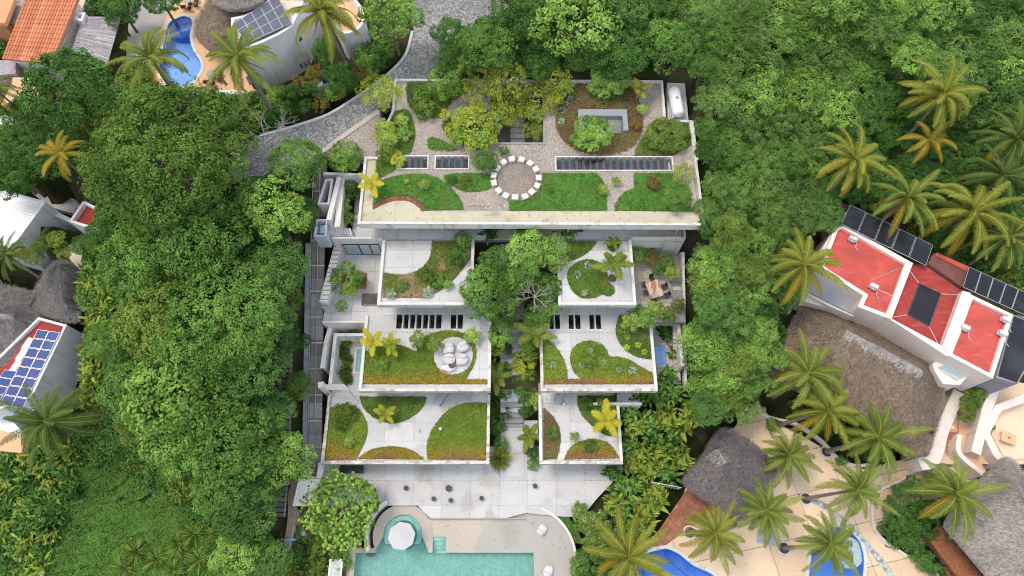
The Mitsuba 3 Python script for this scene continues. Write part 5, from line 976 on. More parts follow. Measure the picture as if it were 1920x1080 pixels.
def ac_unit(px, py, z, rz, label):
    x, y = U(px, py, z + .3); k = thing('air_conditioner', label, 'air conditioner'); M = lambda m: moved(m, x, y, z, rz)
    obj('case', M(box(-.42, .42, -.22, .22, .12, .72)), 'white_paint', k); obj('grille', M(moved(lathe([(0, 0), (.24, 0), (.24, .03), (0, .03)], 20), 0, -.23, .42).apply_transform(np.eye(4))), 'steel', k); obj('pipe', M(tube([(.42, 0, .3), (.6, -.1, .15), (.7, -.6, .05), (1.1, -.9, .04)], .035, 6)), 'white_paint', k)
    for a in (-.35, .35): obj('foot', M(box(a - .05, a + .05, -.24, .24, 0, .12)), 'dark_metal', k)
for a in ((1598, 449, 7.65, -.5, 'white air conditioner at the back of the western red roof'), (1637, 538, 7.65, -.5, 'white air conditioner on the notched corner of the western red roof'), (1808, 615, 7.65, -.5, 'white air conditioner on the west side of the eastern red roof'), (1884, 600, 7.65, -.5, 'upper white air conditioner on the east side of the eastern red roof'), (1878, 626, 7.65, -.5, 'lower white air conditioner on the east side of the eastern red roof')): ac_unit(*a)
for px in ([(1500, 570), (1600, 570), (1900, 720), (1900, 560), (1580, 385), (1530, 410)],): g = poly_px(px, 5); NOBUILD.append(g.buffer(.5)); FLAT.append((g, 2.6))
# big palapa
bp = thing('thatched_palapa', 'largest brown thatched roof beside the red roofed house', 'palapa')
thatch(bp, UP([(1507, 567), (1560, 580), (1640, 620), (1745, 676), (1772, 735), (1760, 790), (1738, 852), (1700, 845), (1640, 800), (1560, 760), (1445, 705), (1470, 640)], 4.6), UP([(1592, 624), (1728, 696)], 8.6), 4.2, 8.6, 'thatch', 'thatch_ridge', 42000, 2, .4)
posts(bp, UP([(1480, 690), (1520, 590), (1720, 820), (1750, 720)], 2), -.4, 5.0)
sp = thing('thatched_palapa', 'small dark grey thatched pool bar with a pale ridge patch', 'palapa'); thatch(sp, smooth_poly(UP([(1352, 808), (1400, 826), (1440, 858), (1455, 882), (1444, 905), (1430, 925), (1395, 962), (1350, 950), (1284, 905), (1310, 870)], 2.9), 4).exterior.coords[:], UP([(1347, 842), (1362, 868)], 5.4), 2.7, 5.2, 'thatch_grey', 'thatch_ridge', 22000, 3, .55); posts(sp, UP([(1320, 890), (1360, 840), (1420, 890), (1380, 940)], 0), -.4, 3.2)
ep = thing('thatched_palapa', 'pale thatched roof at the lower east corner', 'palapa'); thatch(ep, UP([(1884, 858), (1900, 862), (1960, 930), (2080, 1180), (1990, 1240), (1775, 985), (1800, 940)], 4.6), UP([(1905, 905), (2000, 1100)], 8.2), 4.2, 8.0, 'thatch_pale', 'thatch_pale', 30000, 4, .2, show_ridge=False); posts(ep, UP([(1800, 975), (1900, 1070), (1890, 880)], 2), -.4, 5)
# white lanes, curved stair and patio house on the east
wh = thing('patio_house', 'cream plastered patio house with curved brick stair and sunken court', 'house')
H(wh, 'floor', [(1735, 700), (1800, 690), (1925, 720), (1960, 870), (1780, 870), (1700, 860)], .9, -.5, 'beige_0')
def wall_px(k, name, line, z, h, t, mat, sm=False):
    p = UP(line, z); p = smooth_line(p) if sm else p; return obj(name, prism(LineString(p).buffer(t / 2, cap_style=2, join_style=2), z - h, z), mat, k)
wall_px(wh, 'wall', [(1800, 735), (1770, 800), (1752, 860), (1725, 870)], 2.6, 3, 1.3, 'pink_white', True); wall_px(wh, 'wall', [(1880, 690), (1850, 770), (1830, 850)], 2.9, 4, 1.0, 'pink_white'); wall_px(wh, 'wall', [(1925, 745), (1872, 765), (1848, 810), (1868, 850), (1885, 870)], 2.6, 4, .8, 'pink_white'); wall_px(wh, 'wall', [(1800, 815), (1800, 850), (1845, 890)], 2.6, 3, .5, 'pink_white', True)
H(wh, 'court_floor', [(1868, 770), (1925, 750), (1940, 860), (1885, 862), (1860, 815)], 1.1, .5, 'beige_1'); H(wh, 'lane', [(1800, 770), (1840, 775), (1828, 850), (1850, 885), (1830, 895), (1795, 850)], 1.2, .3, 'peach')
for i in range(11):
    t = i / 10; x, y = 1778 + 12 * math.sin(t * 3.0) - 4 * t, 800 + 62 * t; obj('stair_step', moved(box(-.62, .62, -.19, .19, -.5, 0), *U(x, y, 2.2 - t * 1.6), 2.2 - t * 1.6, -.15 + .5 * math.sin(t * 3)), RNG.choice(['brick_0', 'roof_tile_0', 'beige_0']), wh)
NOBUILD.append(poly_px([(1720, 700), (1930, 690), (1960, 880), (1700, 880)], 1)); FLAT.append((poly_px([(1720, 700), (1960, 690), (1990, 900), (1700, 880)], 1), -.9))
x, y = U(1891, 821, 1.8); k = thing('court_table', 'square pale pink table in the sunken court', 'table'); obj('tabletop', moved(box(-.75, .75, -.6, .6, .68, .75), x, y, 1.1, -.4), 'peach', k); obj('vase', moved(lathe([(0, 0), (.07, 0), (.09, .15), (.04, .22), (0, .22)], 12), x, y, 1.855), 'brick_1', k)
for a, b in ((-.6, -.45), (.6, -.45), (-.6, .45), (.6, .45)): obj('leg', moved(box(a - .04, a + .04, b - .04, b + .04, 0, .675), x, y, 1.1, -.4), 'beige_wall', k)
dk = thing('timber_deck', 'red brown timber deck with dark railings beside the east palapa', 'deck'); g = poly_px([(1738, 1000), (1762, 985), (1838, 1075), (1850, 1120), (1800, 1120)], 1.2); panels(dk, 'plank', g, 1.2, .3, .42, 9, ['red_wood'], .02, ang=-40)
for a, b in (([(1733, 1003), (1800, 1090)], .0), ([(1772, 985), (1862, 1095)], .6)):
    p = [np.append(U(*c, 2.0 + b), 2.0 + b) for c in a]; obj('rail', cat([bar(p[0] + [0, 0, -h], p[1] + [0, 0, -h], .09, .07) for h in (0, .3, .6)]), 'dark_wood', dk)
    for t in np.linspace(0, 1, 7): c = p[0] + (p[1] - p[0]) * t; obj('baluster', box(c[0] - .04, c[0] + .04, c[1] - .04, c[1] + .04, c[2] - 1.1, c[2]), 'dark_wood', dk)
NOBUILD.append(g)
# ---------------------------------------------------------------- beige pool terrace on the east
bt = thing('beige_terrace', 'warm beige tiled pool terrace with dark joints on the east side', 'terrace', kind='structure')
ter = Polygon(UP([(1200, 1200), (1190, 1040), (1240, 990), (1270, 960), (1290, 905), (1330, 870), (1385, 790), (1420, 752), (1450, 790), (1500, 815), (1560, 850), (1620, 880), (1700, 860), (1760, 870), (1800, 880), (1830, 900), (1745, 925), (1690, 955), (1650, 990), (1660, 1025), (1720, 1045), (1760, 1075), (1800, 1200)], 0)).buffer(0)
poolW = smooth_poly(UP([(1190, 1200), (1195, 1060), (1240, 1030), (1270, 1037), (1300, 1060), (1350, 1092), (1390, 1200)], 0), 6); poolE = smooth_poly(UP([(1518, 1160), (1519, 1060), (1532, 1012), (1565, 988), (1603, 1003), (1619, 1040), (1616, 1090), (1600, 1160)], 0), 6)
brick = Polygon(UP([(1228, 1005), (1262, 955), (1290, 915), (1345, 945), (1325, 975), (1300, 985), (1245, 1025), (1225, 1025)], 0)).buffer(0)
tree_pits = [(1511, 935), (1470, 1028), (1550, 847), (1372, 978), (1293, 998)]
pits = [Point(*U(px, py, 0)).buffer(.55, 16) for px, py in tree_pits]
obj('base', prism(ter.difference(ops.unary_union([poolW, poolE])), -.6, -.03), 'beige_joint', bt)
panels(bt, 'tile', ter.difference(ops.unary_union([poolW.buffer(.35), poolE.buffer(.35), brick] + [p.buffer(.15) for p in pits])), 0.0, .05, 4.9, 4.2, BEIGE, .055, *U(1434, 1002, 0), ang=12)
for g in pits: obj('pit_ring', prism(g.buffer(.14).difference(g), -.03, .05), 'parapet', bt); obj('pit_soil', prism(g, -.03, .01), 'charcoal', bt)
obj('pool_coping', prism(ops.unary_union([poolW.buffer(.35).difference(poolW), poolE.buffer(.35).difference(poolE)]), -.03, .04), 'parapet', bt)
bk = thing('brick_patio', 'red brown brick tiled corner beside the thatched pool bar', 'patio'); obj('base', prism(brick, -.1, -.015), 'beige_joint', bk); panels(bk, 'tile', brick, .012, .05, .62, .62, ['brick_0', 'brick_1', 'brick_2'], .035, ang=-38)
for lb, g in (('curved bright blue pool at the lower edge near the brick patio', poolW), ('small keyhole blue pool with pale shallow ledge under a palm', poolE)):
    k = thing('blue_pool', lb, 'pool'); obj('basin_floor', prism(g.buffer(.1), -1.5, -1.4), 'blue_tile', k); obj('basin_wall', prism(g.buffer(.005).difference(g.buffer(-.05)), -1.45, -.02), 'blue_tile', k); obj('water', ripple(g.buffer(-.055), -.1), 'water', k, smooth=True)
    if g is poolE: obj('ledge', prism(Point(*U(1592, 1035, 0)).buffer(1.6).intersection(g.buffer(-.06)), -1.4, -.3), 'pale_tile', k)
    else: obj('ledge', prism(g.difference(g.buffer(-1.1)), -1.4, -.75), 'blue_step', k)
NOBUILD += [ter, brick, poolW, poolE]; FLAT.append((ops.unary_union([ter, poolW, poolE]), -1.9)); FLAT.append((poolW.buffer(2), -1.9)); FLAT.append((poolE.buffer(1), -1.9))
k = thing('rock_channel', 'narrow line of grey blue rocks winding across the beige terrace', 'rock line'); pth = LineString(smooth_line(UP([(1526, 938), (1552, 953), (1590, 985), (1620, 1015), (1650, 1050), (1672, 1080)], .05))); obj('channel', prism(pth.buffer(.34), .005, .03), 'pale_tile', k)
for i in range(46):
    p = pth.interpolate(i * pth.length / 46); s = RNG.uniform(.14, .3); m = trimesh.creation.icosphere(2, s); m.vertices = m.vertices * [1, RNG.uniform(.6, 1), .55] * (1 + (meshkit.noise(np.array(m.vertices) * 7 + i)[:, None] - .5) * .5); obj('rock', moved(m, p.x + RNG.uniform(-.12, .12), p.y + RNG.uniform(-.12, .12), .09, RNG.uniform(0, 3)), RNG.choice(['rock', 'stone_pale', 'grey_flat']), k)
k = thing('planter_wall', 'pale curved kerb wall around the palms by the large palapa', 'wall'); wall_px(k, 'kerb', [(1420, 752), (1428, 775), (1455, 785), (1495, 795), (1540, 825), (1568, 855), (1600, 872), (1640, 870)], .45, .7, .3, 'pink_white', True)
k = thing('planter_wall', 'pale kerb wall around the large dark shrub bed on the beige terrace', 'wall'); wall_px(k, 'kerb', [(1722, 882), (1680, 905), (1645, 925), (1636, 965), (1650, 1005), (1700, 1042)], .45, .7, .26, 'pink_white', True)
x, y = U(1438, 1006, .1); k = thing('grey_mat', 'grey square mat on the beige terrace partly under a palm', 'mat'); obj('sheet', moved(prism(Polygon([(-1, -.8), (1, -.8), (.9, .8), (-.9, .8)]), 0, .05), x, y, .012, -.2), 'grey_cloth', k)
k = thing('gate', 'white metal gate beside the thatched pool bar', 'gate'); ga, gb = np.append(U(1222, 905, 1), 1), np.append(U(1275, 915, 1), 1)
for i in range(9): t = i / 8; p = ga + (gb - ga) * t; obj('bar', box(p[0] - .04, p[0] + .04, p[1] - .04, p[1] + .04, -.3, 1.5), 'white_paint', k)
for z in (.3, 1.4): obj('rail', bar(np.append(ga[:2], z), np.append(gb[:2], z), .06, .06), 'white_paint', k)
# ---------------------------------------------------------------- neighbours on the west
def C1(*p): return [(x / 4.5, y / 4.5) for x, y in p]
def C3(*p): return [(x / 3.483, 250 + y / 3.483) for x, y in p]
def C4(*p): return [(x / 2.77, 470 + y / 2.77) for x, y in p]
def C8(*p): return [(320 + x / 5.4, y / 5.4) for x, y in p]
def tileroof(k, cpx, z0, z1, n, mats):
    """barrel tile columns running down a sloping quad (corners: top left, top right, bottom right, bottom left)"""
    a, b = [np.append(U(*p, z1), z1) for p in cpx[:2]]; c, d = [np.append(U(*p, z0), z0) for p in cpx[2:]]
    obj('roof_base', quadslab([d, c, b, a], .18), mats[0], k); rf = numbered('roof', k)
    m = 16
    for i in range(n):
        u = (i + .5) / n; p, q = a + (b - a) * u, d + (c - d) * u; w = np.linalg.norm(b - a) / n * .5; ms = []
        for j in range(m):
            s, e = p + (q - p) * j / m, p + (q - p) * (j + 1.06) / m; ms.append(tube([s + [0, 0, .03], e + [0, 0, .07]], [w * .86, w * 1.0], 8))
        obj('tile_row', cat(ms), RNG.choice(mats), rf)
TM = ['roof_tile_0', 'roof_tile_1', 'roof_tile_2']
k = thing('tiled_roof_house', 'house with large sloping terracotta tiled roof in the northwest', 'house'); tileroof(k, [(48 + 8, -22), (148 + 8, -22), (98, 120), (5, 111)], 15.6, 17.2, 17, TM)
H(k, 'wall', C1((240, 0), (640, 0), (640, 110), (420, 520), (60, 480)), 15.2, 11, 'white_house'); H(k, 'side_wall', C1((665, 0), (720, 0), (640, 240), (540, 440), (500, 440)), 14.6, 12, 'beige_wall'); H(k, 'chimney', C1((630, 105), (720, 105), (690, 180), (630, 160)), 16.0, 12, 'white_house', .25)
k = thing('tiled_roof_house', 'neighbouring house cut by the northwest picture corner with pale terracotta roof', 'house'); H(k, 'roof', C1((-200, -50), (125, -20), (40, 195), (-200, 195)), 16.4, 15.9, 'roof_tile_2'); H(k, 'wall', C1((-200, 0), (60, 0), (10, 190), (-200, 190)), 15.9, 12, 'orange_wall')
for i in range(9): t = i / 9; p, q = np.array(C1((120, 0))[0]), np.array(C1((45, 200))[0]); o = np.array(C1((90 * t + 4, 0))[0]); obj('side_plank', bar(np.append(U(*(p + o), 15.3), 15.3), np.append(U(*(q + o * 1.0), 15.0), 15.0), .24, .08), RNG.choice(['grey_plank', 'weathered_wood_2', 'weathered_wood']), k)
k = thing('plank_roof', 'weathered grey plank roof east of the large terracotta roof', 'roof'); cq = C1((700, 140), (1020, 140), (900, 560), (595, 440)); a, b, c, d = [np.append(U(*p, z), z) for p, z in zip(cq, (15.6, 15.6, 14.9, 14.9))]
for i in range(30):
    u, v = (i + .08) / 30, (i + .96) / 30
    for s, e in ((0, .5), (.503, 1)):
        P = lambda t, w: (a + (b - a) * t) * (1 - w) + (d + (c - d) * t) * w
        obj('plank', quadslab([P(s, v), P(e, v), P(e, u), P(s, u)], .06), RNG.choice(['grey_plank', 'grey_plank_2', 'grey_plank_3']), k)
for p in (a, b, c, d): q = p + ((a + b + c + d) / 4 - p) * .12; obj('post', box(q[0] - .1, q[0] + .1, q[1] - .1, q[1] + .1, 12, q[2] - .1), 'dark_wood', k)
k = thing('cream_roof_house', 'low house with flat cream roof behind the dark tree in the northwest', 'house'); H(k, 'roof', C1((110, 650), (300, 655), (350, 700), (300, 890), (10, 885), (60, 780)), 14.0, 11, 'peach'); H(k, 'shingle_roof', C1((-60, 505), (135, 510), (130, 620), (-60, 640)), 14.4, 13.8, 'grey_plank'); H(k, 'lower_wall', C1((-80, 970), (110, 975), (110, 1050), (-80, 1045)), 13.0, 10, 'white_house'); x, y = U(53, 153, 14.3); obj('water_tank', moved(lathe([(0, 0), (.55, 0), (.55, .6), (.4, .75), (0, .8)], 20), x, y, 14.0), 'steel', k, smooth=30)
k = thing('thatched_palapa', 'narrow brown thatched roof at the west edge beside the cream roof', 'palapa'); thatch(k, UP(C1((-120, 620), (100, 610), (80, 720), (20, 810), (-120, 830)), 14), UP(C1((-100, 700), (20, 690)), 14.8), 13.8, 14.8, 'thatch', strands=1500, seed=9)
for px in ([(0, 0), (150, 0), (100, 125), (0, 200)], [(150, 28), (230, 28), (205, 128), (130, 100)], [(0, 140), (80, 140), (70, 240), (0, 240)]): NOBUILD.append(poly_px(px, 14)); FLAT.append((poly_px(px, 14), 11.8))
# white corrugated roof and small red roof
k = thing('corrugated_roof_house', 'white house with white corrugated roof on the west edge', 'house'); g = Polygon(UP(C3((-140, 325), (130, 398), (300, 445), (75, 750), (-330, 640)), 10.5)); obj('wall', prism(g.difference(g.buffer(-.3, join_style=2)), 4, 10.5), 'white_house', k)
p0 = np.array(UP(C3((120, 425)), 10.2)[0]); p1 = np.array(UP(C3((275, 470)), 10.2)[0]); p2 = np.array(UP(C3((65, 740)), 10.2)[0]); obj('roof', prism(g.buffer(-.3), 9.9, 10.1), 'ribbed', k)
cg = g.buffer(-.35); dirv = (p1 - p0) / np.linalg.norm(p1 - p0); nv = np.array([-dirv[1], dirv[0]]); cc = np.array(cg.centroid.coords[0])
for i in range(-22, 23):
    L = LineString([cc + nv * i * .34 - dirv * 30, cc + nv * i * .34 + dirv * 30]).intersection(cg)
    if not L.is_empty and L.length > .5: (xa, ya), (xb, yb) = L.coords[0], L.coords[-1]; obj('roof_rib', bar((xa, ya, 10.13), (xb, yb, 10.13), .1, .04), 'tank_white', k)
k = thing('red_roof_cube', 'small white walled house with flat red roof in the west', 'house'); q = C3((448, 577), (545, 437), (725, 530), (680, 650)); H(k, 'wall', q, 9.6, 4, 'white_house', .3); g = Polygon(UP(q, 9.6)).buffer(-.29, join_style=2); obj('roof', prism(g, 8.7, 9.0), 'red_roof_dull', k)
k = thing('white_wall', 'long white garden wall joining the two white houses in the west', 'wall'); wall_px(k, 'wall', C3((300, 492), (460, 570)), 8.2, 4, .5, 'white_house'); k = thing('white_wall', 'curved white wall beside the small thatched roof in the west', 'wall'); wall_px(k, 'wall', C3((445, 690), (480, 770), (560, 860)), 7.0, 4, 1.6, 'beige_wall', True)
k = thing('paved_yard', 'grey paved yard between the two white houses in the west', 'yard'); obj('paving', prism(poly_px(C3((210, 390), (330, 360), (530, 450), (480, 525), (320, 480)), 6.0), 5, 6.0), 'terrace', k)
for px in (C3((-100, 380), (310, 430), (350, 620), (190, 840), (-120, 800)), C3((440, 430), (740, 520), (690, 700), (440, 600))): NOBUILD.append(poly_px(px, 7)); FLAT.append((poly_px(px, 7), 3.8))
k = thing('thatched_palapa', 'small grey thatched roof beside the blue solar panels in the west', 'palapa'); thatch(k, UP(C4((298, 45), (445, 82), (405, 365), (340, 365), (130, 292), (240, 95)), 6.5), UP(C4((300, 75), (330, 270)), 8.5), 6.2, 8.4, 'thatch_mid', strands=9000, seed=5, ridge_r=.2)
k = thing('thatched_palapa', 'large grey thatched roof at the west edge above the solar panels', 'palapa'); thatch(k, UP(C4((-250, 150), (0, 172), (185, 215), (135, 290), (215, 352), (95, 600), (0, 700), (-250, 720)), 7.0), UP(C4((-220, 330), (40, 330)), 9.6), 6.6, 9.4, 'thatch_mid', strands=10000, seed=6, ridge_r=.2)
k = thing('solar_roof_house', 'white house in the west with red roof strip under blue solar panels', 'house'); q = C4((200, 345), (347, 385), (165, 760), (-100, 860), (-160, 700)); H(k, 'wall', q, 7.6, 2, 'white_house', .25); g = Polygon(UP(q, 7.6)).buffer(-.24, join_style=2); obj('roof', prism(g, 6.8, 7.15), 'red_roof_dull', k)
for c in C4((145, 485), (115, 540), (80, 605)): x, y = U(*c, 7.4); obj('roof_vent', moved(box(-.35, .35, -.7, .7, 0, .35), x, y, 7.15, -.35), 'white_paint', k)
s = thing('solar_array', 'grid of bright blue solar panels on the white house in the west', 'solar array'); solar_strip('panel', C4((198, 408), (313, 424), (118, 820), (0, 800)), 7.6, 7.75, 2, 'solar_blue', s, 8); solar_strip('panel', C4((25, 618), (90, 627), (-8, 792), (-75, 776)), 7.55, 7.67, 1, 'solar_blue', s, 4)
k = thing('beige_house', 'cream building half hidden under a palm at the west edge', 'house'); H(k, 'roof', C4((-100, 880), (130, 960), (110, 1050), (-100, 1030)), 5.0, 1, 'peach'); H(k, 'coping', C4((-100, 870), (60, 880), (130, 955), (120, 965), (-100, 900)), 5.2, 3, 'white_house')
for px in (C4((-100, 160), (450, 60), (440, 420), (400, 720), (160, 1040), (-150, 1050)),): NOBUILD.append(poly_px(px, 6)); FLAT.append((poly_px(px, 6), 1.6))
# curved white house, round thatch, blue pool at the top
k = thing('curved_white_house', 'tall curved white walled house with grey solar panels on its roof', 'house'); q = C8((610, 180), (750, 150), (890, 80), (1000, -10), (1150, -120), (1400, -100), (1230, 265), (1100, 350), (950, 420), (800, 480), (715, 512), (620, 460)); H(k, 'wall', q, 17.6, 10, 'white_house', .35)
g = Polygon(UP(q, 17.6)).buffer(-.34, join_style=2); obj('roof', prism(g, 16.6, 17.1), 'beige_wall', k)
for px, lb in (((1250, 385), 1), ((1330, 580), 2), ((840, 790), 3)):
    w = numbered('window', k); (cx, cy), = UP(C8(px), 15.2 if lb < 3 else 14.6); z = 15.2 if lb < 3 else 14.6; ang = math.radians(35 if lb < 3 else 28); M = lambda m: moved(m, cx, cy, z, ang)
    scene[w] = ply(M(box(-.55, .55, -.25, .45, -1.3, .1)), 'm_dark_wood'); obj('awning', M(quadslab([(-.75, -.75, .0), (.75, -.75, .0), (.75, .2, .4), (-.75, .2, .4)], .12)), 'dark_timber', w); obj('shutter', M(cat([box(-.4, -.05, -.3, -.25, -1.2, 0), box(.05, .4, -.3, -.25, -1.2, 0)])), 'pane_blue', w)
s = thing('solar_array', 'grid of grey solar panels on the curved white house', 'solar array'); solar_strip('panel', [(437, 45), (520, -9), (547, 43), (462, 82)], 17.9, 18.0, 5, 'solar_grey', s, 3)
k = thing('round_terrace_house', 'round peach floored roof terrace with white wall in the north', 'terrace'); g = smooth_poly(UP([(622, 30), (640, 62), (668, 58), (682, 40), (676, 10), (640, -20), (610, 0)], 15.5), 5); obj('wall', prism(g.difference(g.buffer(-.35)), 11, 15.6), 'white_house', k); obj('floor', prism(g.buffer(-.34), 12, 14.8), 'peach', k)
k = thing('thatched_palapa', 'round two tiered thatched roof beside the kidney shaped pool', 'palapa'); thatch(k, smooth_poly(UP([(365, 62), (367, 35), (382, 8), (405, -20), (480, -40), (530, -15), (505, 0), (468, 25), (436, 34), (433, 60), (412, 63), (404, 92), (380, 80)], 16.5), 4).exterior.coords[:], UP([(425, -5), (470, -15)], 18.5), 16.0, 18.6, 'thatch', strands=13000, seed=7, show_ridge=False); thatch(k, smooth_poly(UP([(404, 0), (425, 14), (450, 14), (475, 8), (492, -6), (470, -30), (425, -25)], 18.4), 4).exterior.coords[:], UP([(430, -8), (465, -12)], 19.4), 18.2, 19.5, 'thatch_pale', strands=3500, seed=8, show_ridge=False)
kp = thing('kidney_pool', 'bright blue kidney shaped pool with curved steps in the north', 'pool'); g = smooth_poly(UP([(316, 47), (330, 36), (345, 31), (358, 36), (361, 46), (357, 62), (357, 76), (363, 96), (375, 115), (377, 130), (366, 149), (350, 160), (325, 162), (308, 150), (300, 122), (308, 82)], 13.0), 5)
pdk = Polygon(UP([(318, 30), (330, 12), (360, -25), (420, -30), (440, 40), (440, 120), (470, 130), (478, 168), (400, 172), (345, 172), (295, 165), (290, 120), (305, 60)], 13.0)).buffer(.3); obj('deck', prism(pdk.difference(g), 11, 13.05), 'peach', kp); obj('basin_floor', prism(g.buffer(.05), 11.6, 11.8), 'sky_tile', kp); obj('basin_wall', prism(g.buffer(.004).difference(g.buffer(-.06)), 11.7, 13.0), 'blue_tile', kp); obj('water', ripple(g.buffer(-.065), 12.9), 'water', kp, smooth=True); hc = U(343, 47, 12.7)
for i in range(3): obj('pool_step', prism(Point(*hc).buffer(2.1 - .0 * i).difference(Point(hc[0], hc[1] + .55 * i).buffer(1.1 + .3 * i)).intersection(g.buffer(-.07)), 11.8, 12.75 - .28 * i), 'blue_step', kp)
obj('coping', prism(g.buffer(.35).difference(g), 13.05, 13.1), 'parapet', kp)
k = thing('white_wall', 'grey white retaining wall below the kidney shaped pool', 'wall'); wall_px(k, 'wall', [(338, 172), (425, 172), (480, 176)], 13.6, 4, .5, 'white_house')
k = thing('wooden_railing', 'short brown wooden railing beside the kidney shaped pool', 'railing')
for i in range(8): x, y = U(350 + i * 6.5, 166, 13.6); obj('baluster', bar((x, y, 13.1), (x + .15, y, 13.9), .06, .06), 'dark_wood', k)
a, b = U(349, 165, 13.9), U(396, 164, 13.9); obj('rail', bar((*a, 13.95), (*b, 13.95), .1, .1), 'brick_0', k)
for px, py, lb in ((399, 145, 'small table with dark chairs by the lower end of the kidney shaped pool'), (355, 5, 'small table with dark chairs above the kidney shaped pool')):
    x, y = U(px, py, 13.6); k = thing('garden_table', lb, 'table'); obj('tabletop', moved(lathe([(0, .7), (.55, .7), (.55, .75), (0, .75)], 20), x - .2, y + .35, 13.05), 'grey_plank', k); obj('foot', moved(lathe([(0, 0), (.3, 0), (.06, .1), (.05, .69), (0, .69)], 12), x - .2, y + .35, 13.05), 'dark_metal', k)
    for i, (a, b) in enumerate(((-.7, -.5), (.0, -.75), (.75, -.2), (.7, .6))): obj('chair_seat', moved(box(-.24, .24, -.24, .24, .3, .45), x + a, y + b, 13.05, i), 'dark_wood', k); obj('chair_back', moved(box(-.24, .24, -.28, -.22, .45, .85), x + a, y + b, 13.05, i), 'dark_wood', k)
x, y = U(605, 152, 13.5); k = thing('utility_cabinet', 'small white cabinet with a blue panel among the roadside shrubs', 'cabinet'); obj('case', moved(box(-1.1, 1.1, -.6, .6, -1.5, .5), x, y, 13, .5), 'white_house', k); obj('panel', moved(quadslab([(-.1, -.5, .55), (.9, -.5, .55), (.9, .4, .85), (-.1, .4, .85)], .06), x, y, 13, .5), 'solar_blue', k); obj('box', moved(box(-.2, .6, .62, 1.2, -1, .9), x, y, 13, .5), 'white_house', k)
for px in ([(290, 20), (420, -30), (700, -30), (690, 70), (580, 130), (490, 175), (330, 175), (290, 150)],): NOBUILD.append(poly_px(px, 13)); FLAT.append((poly_px(px, 13), 10.8))
# roads
road = Polygon(UP([(770, -40), (775, 60), (762, 100), (735, 130), (690, 165), (620, 210), (560, 232), (490, 252), (440, 270), (430, 330), (490, 330), (560, 302), (605, 282), (645, 252), (705, 208), (745, 185), (800, 160), (842, 110), (850, 60), (960, 40), (960, -40)], 13.5)).buffer(0)
obj('cobbled_road', prism(road, 12.2, 13.5), 'cobble', kind='structure', label='grey cobbled road curving round the back of the house')
kk = thing('road_kerb', 'pale concrete kerb along the upper side of the cobbled road', 'kerb', kind='structure'); obj('kerb', prism(LineString(smooth_line(UP([(773, 60), (761, 101), (735, 132), (690, 167), (620, 212), (560, 234), (490, 254)], 13.6))).buffer(.16), 12.5, 13.66), 'terrace', kk); obj('kerb', prism(LineString(smooth_line(UP([(560, 302), (605, 283), (645, 254), (708, 210)], 13.6))).buffer(.28), 12.5, 13.63), 'pool_tan', kk)
obj('gravel_parking', prism(Polygon(UP([(608, 286), (648, 256), (712, 213), (716, 250), (704, 292), (680, 296)], 13.5)).buffer(0), 12.3, 13.52), 'gravel', kind='structure', label='small gravel parking area between the cobbled road and the roof garden')
obj('side_street', prism(Polygon(UP([(245, -30), (322, -30), (318, 60), (300, 125), (235, 125), (240, 60)], 12.9)), 11, 12.9), 'pool_grey', kind='structure', label='pale worn side street in the northwest between the houses')
NOBUILD += [road, poly_px([(240, 0), (320, 0), (305, 120), (235, 120)], 12.9), poly_px([(608, 286), (712, 213), (704, 292)], 13.5)]; FLAT.append((road, 12.0)); FLAT.append((poly_px([(240, -30), (325, -30), (305, 120), (235, 120)], 12.9), 11.5)); FLAT.append((poly_px([(608, 286), (648, 256), (712, 213), (704, 292)], 13.5), 12.0))
# ---------------------------------------------------------------- vegetation
VR = random.Random(2024)
NOM = {'big': 8.0}
def tree(kind, px, py, r, label, h=None, name='tree', group=None, sz=None, cat_='tree', ground=None):
    R = 8.0 if kind.startswith('big') else 3.4 if kind == 'roundleaf' else 4.0
    s0 = r * 0.055 / R; h = h if h is not None else 2.0 + 3.2 * s0 * R / 4
    if ground is None: x, y, z = at(px, py, h)
    else: z = ground + h; x, y = U(px, py, z)
    s = r * MPP(py, z) / R
    g = kind if kind in GROUPS else kind + str(VR.randrange(3 if kind in ('dark', 'mid', 'blue', 'vine') else 2))
    k = thing(name, label, cat_, group); place(g, k, x, y, z, s, VR.uniform(0, 360), sz and s * sz); return k
def shrub(kind, px, py, r, label, z=None, h=.5, name='shrub', group=None, cat_='shrub', s1=1.0):
    """a bush, rosette or clump; z gives the level it stands on (hillside where None)"""
    R = {'bush': 1.5, 'strapclump': 1.2, 'agave': .6, 'cycad': 1.5, 'grasstuft': .7, 'redstrap': 1.3, 'paddle': 1.6}[kind.split('_')[0]]
    zz = None
    if z is None: x, y, zz = at(px, py, h)
    else: (x, y), zz = U(px, py, z + h), z + h
    s = r * MPP(py, zz) / R; k = thing(name, label, cat_, group)
    off = 0 if kind.startswith('bush') else -h
    place(kind, k, x, y, zz + off, s, VR.uniform(0, 360)); return k
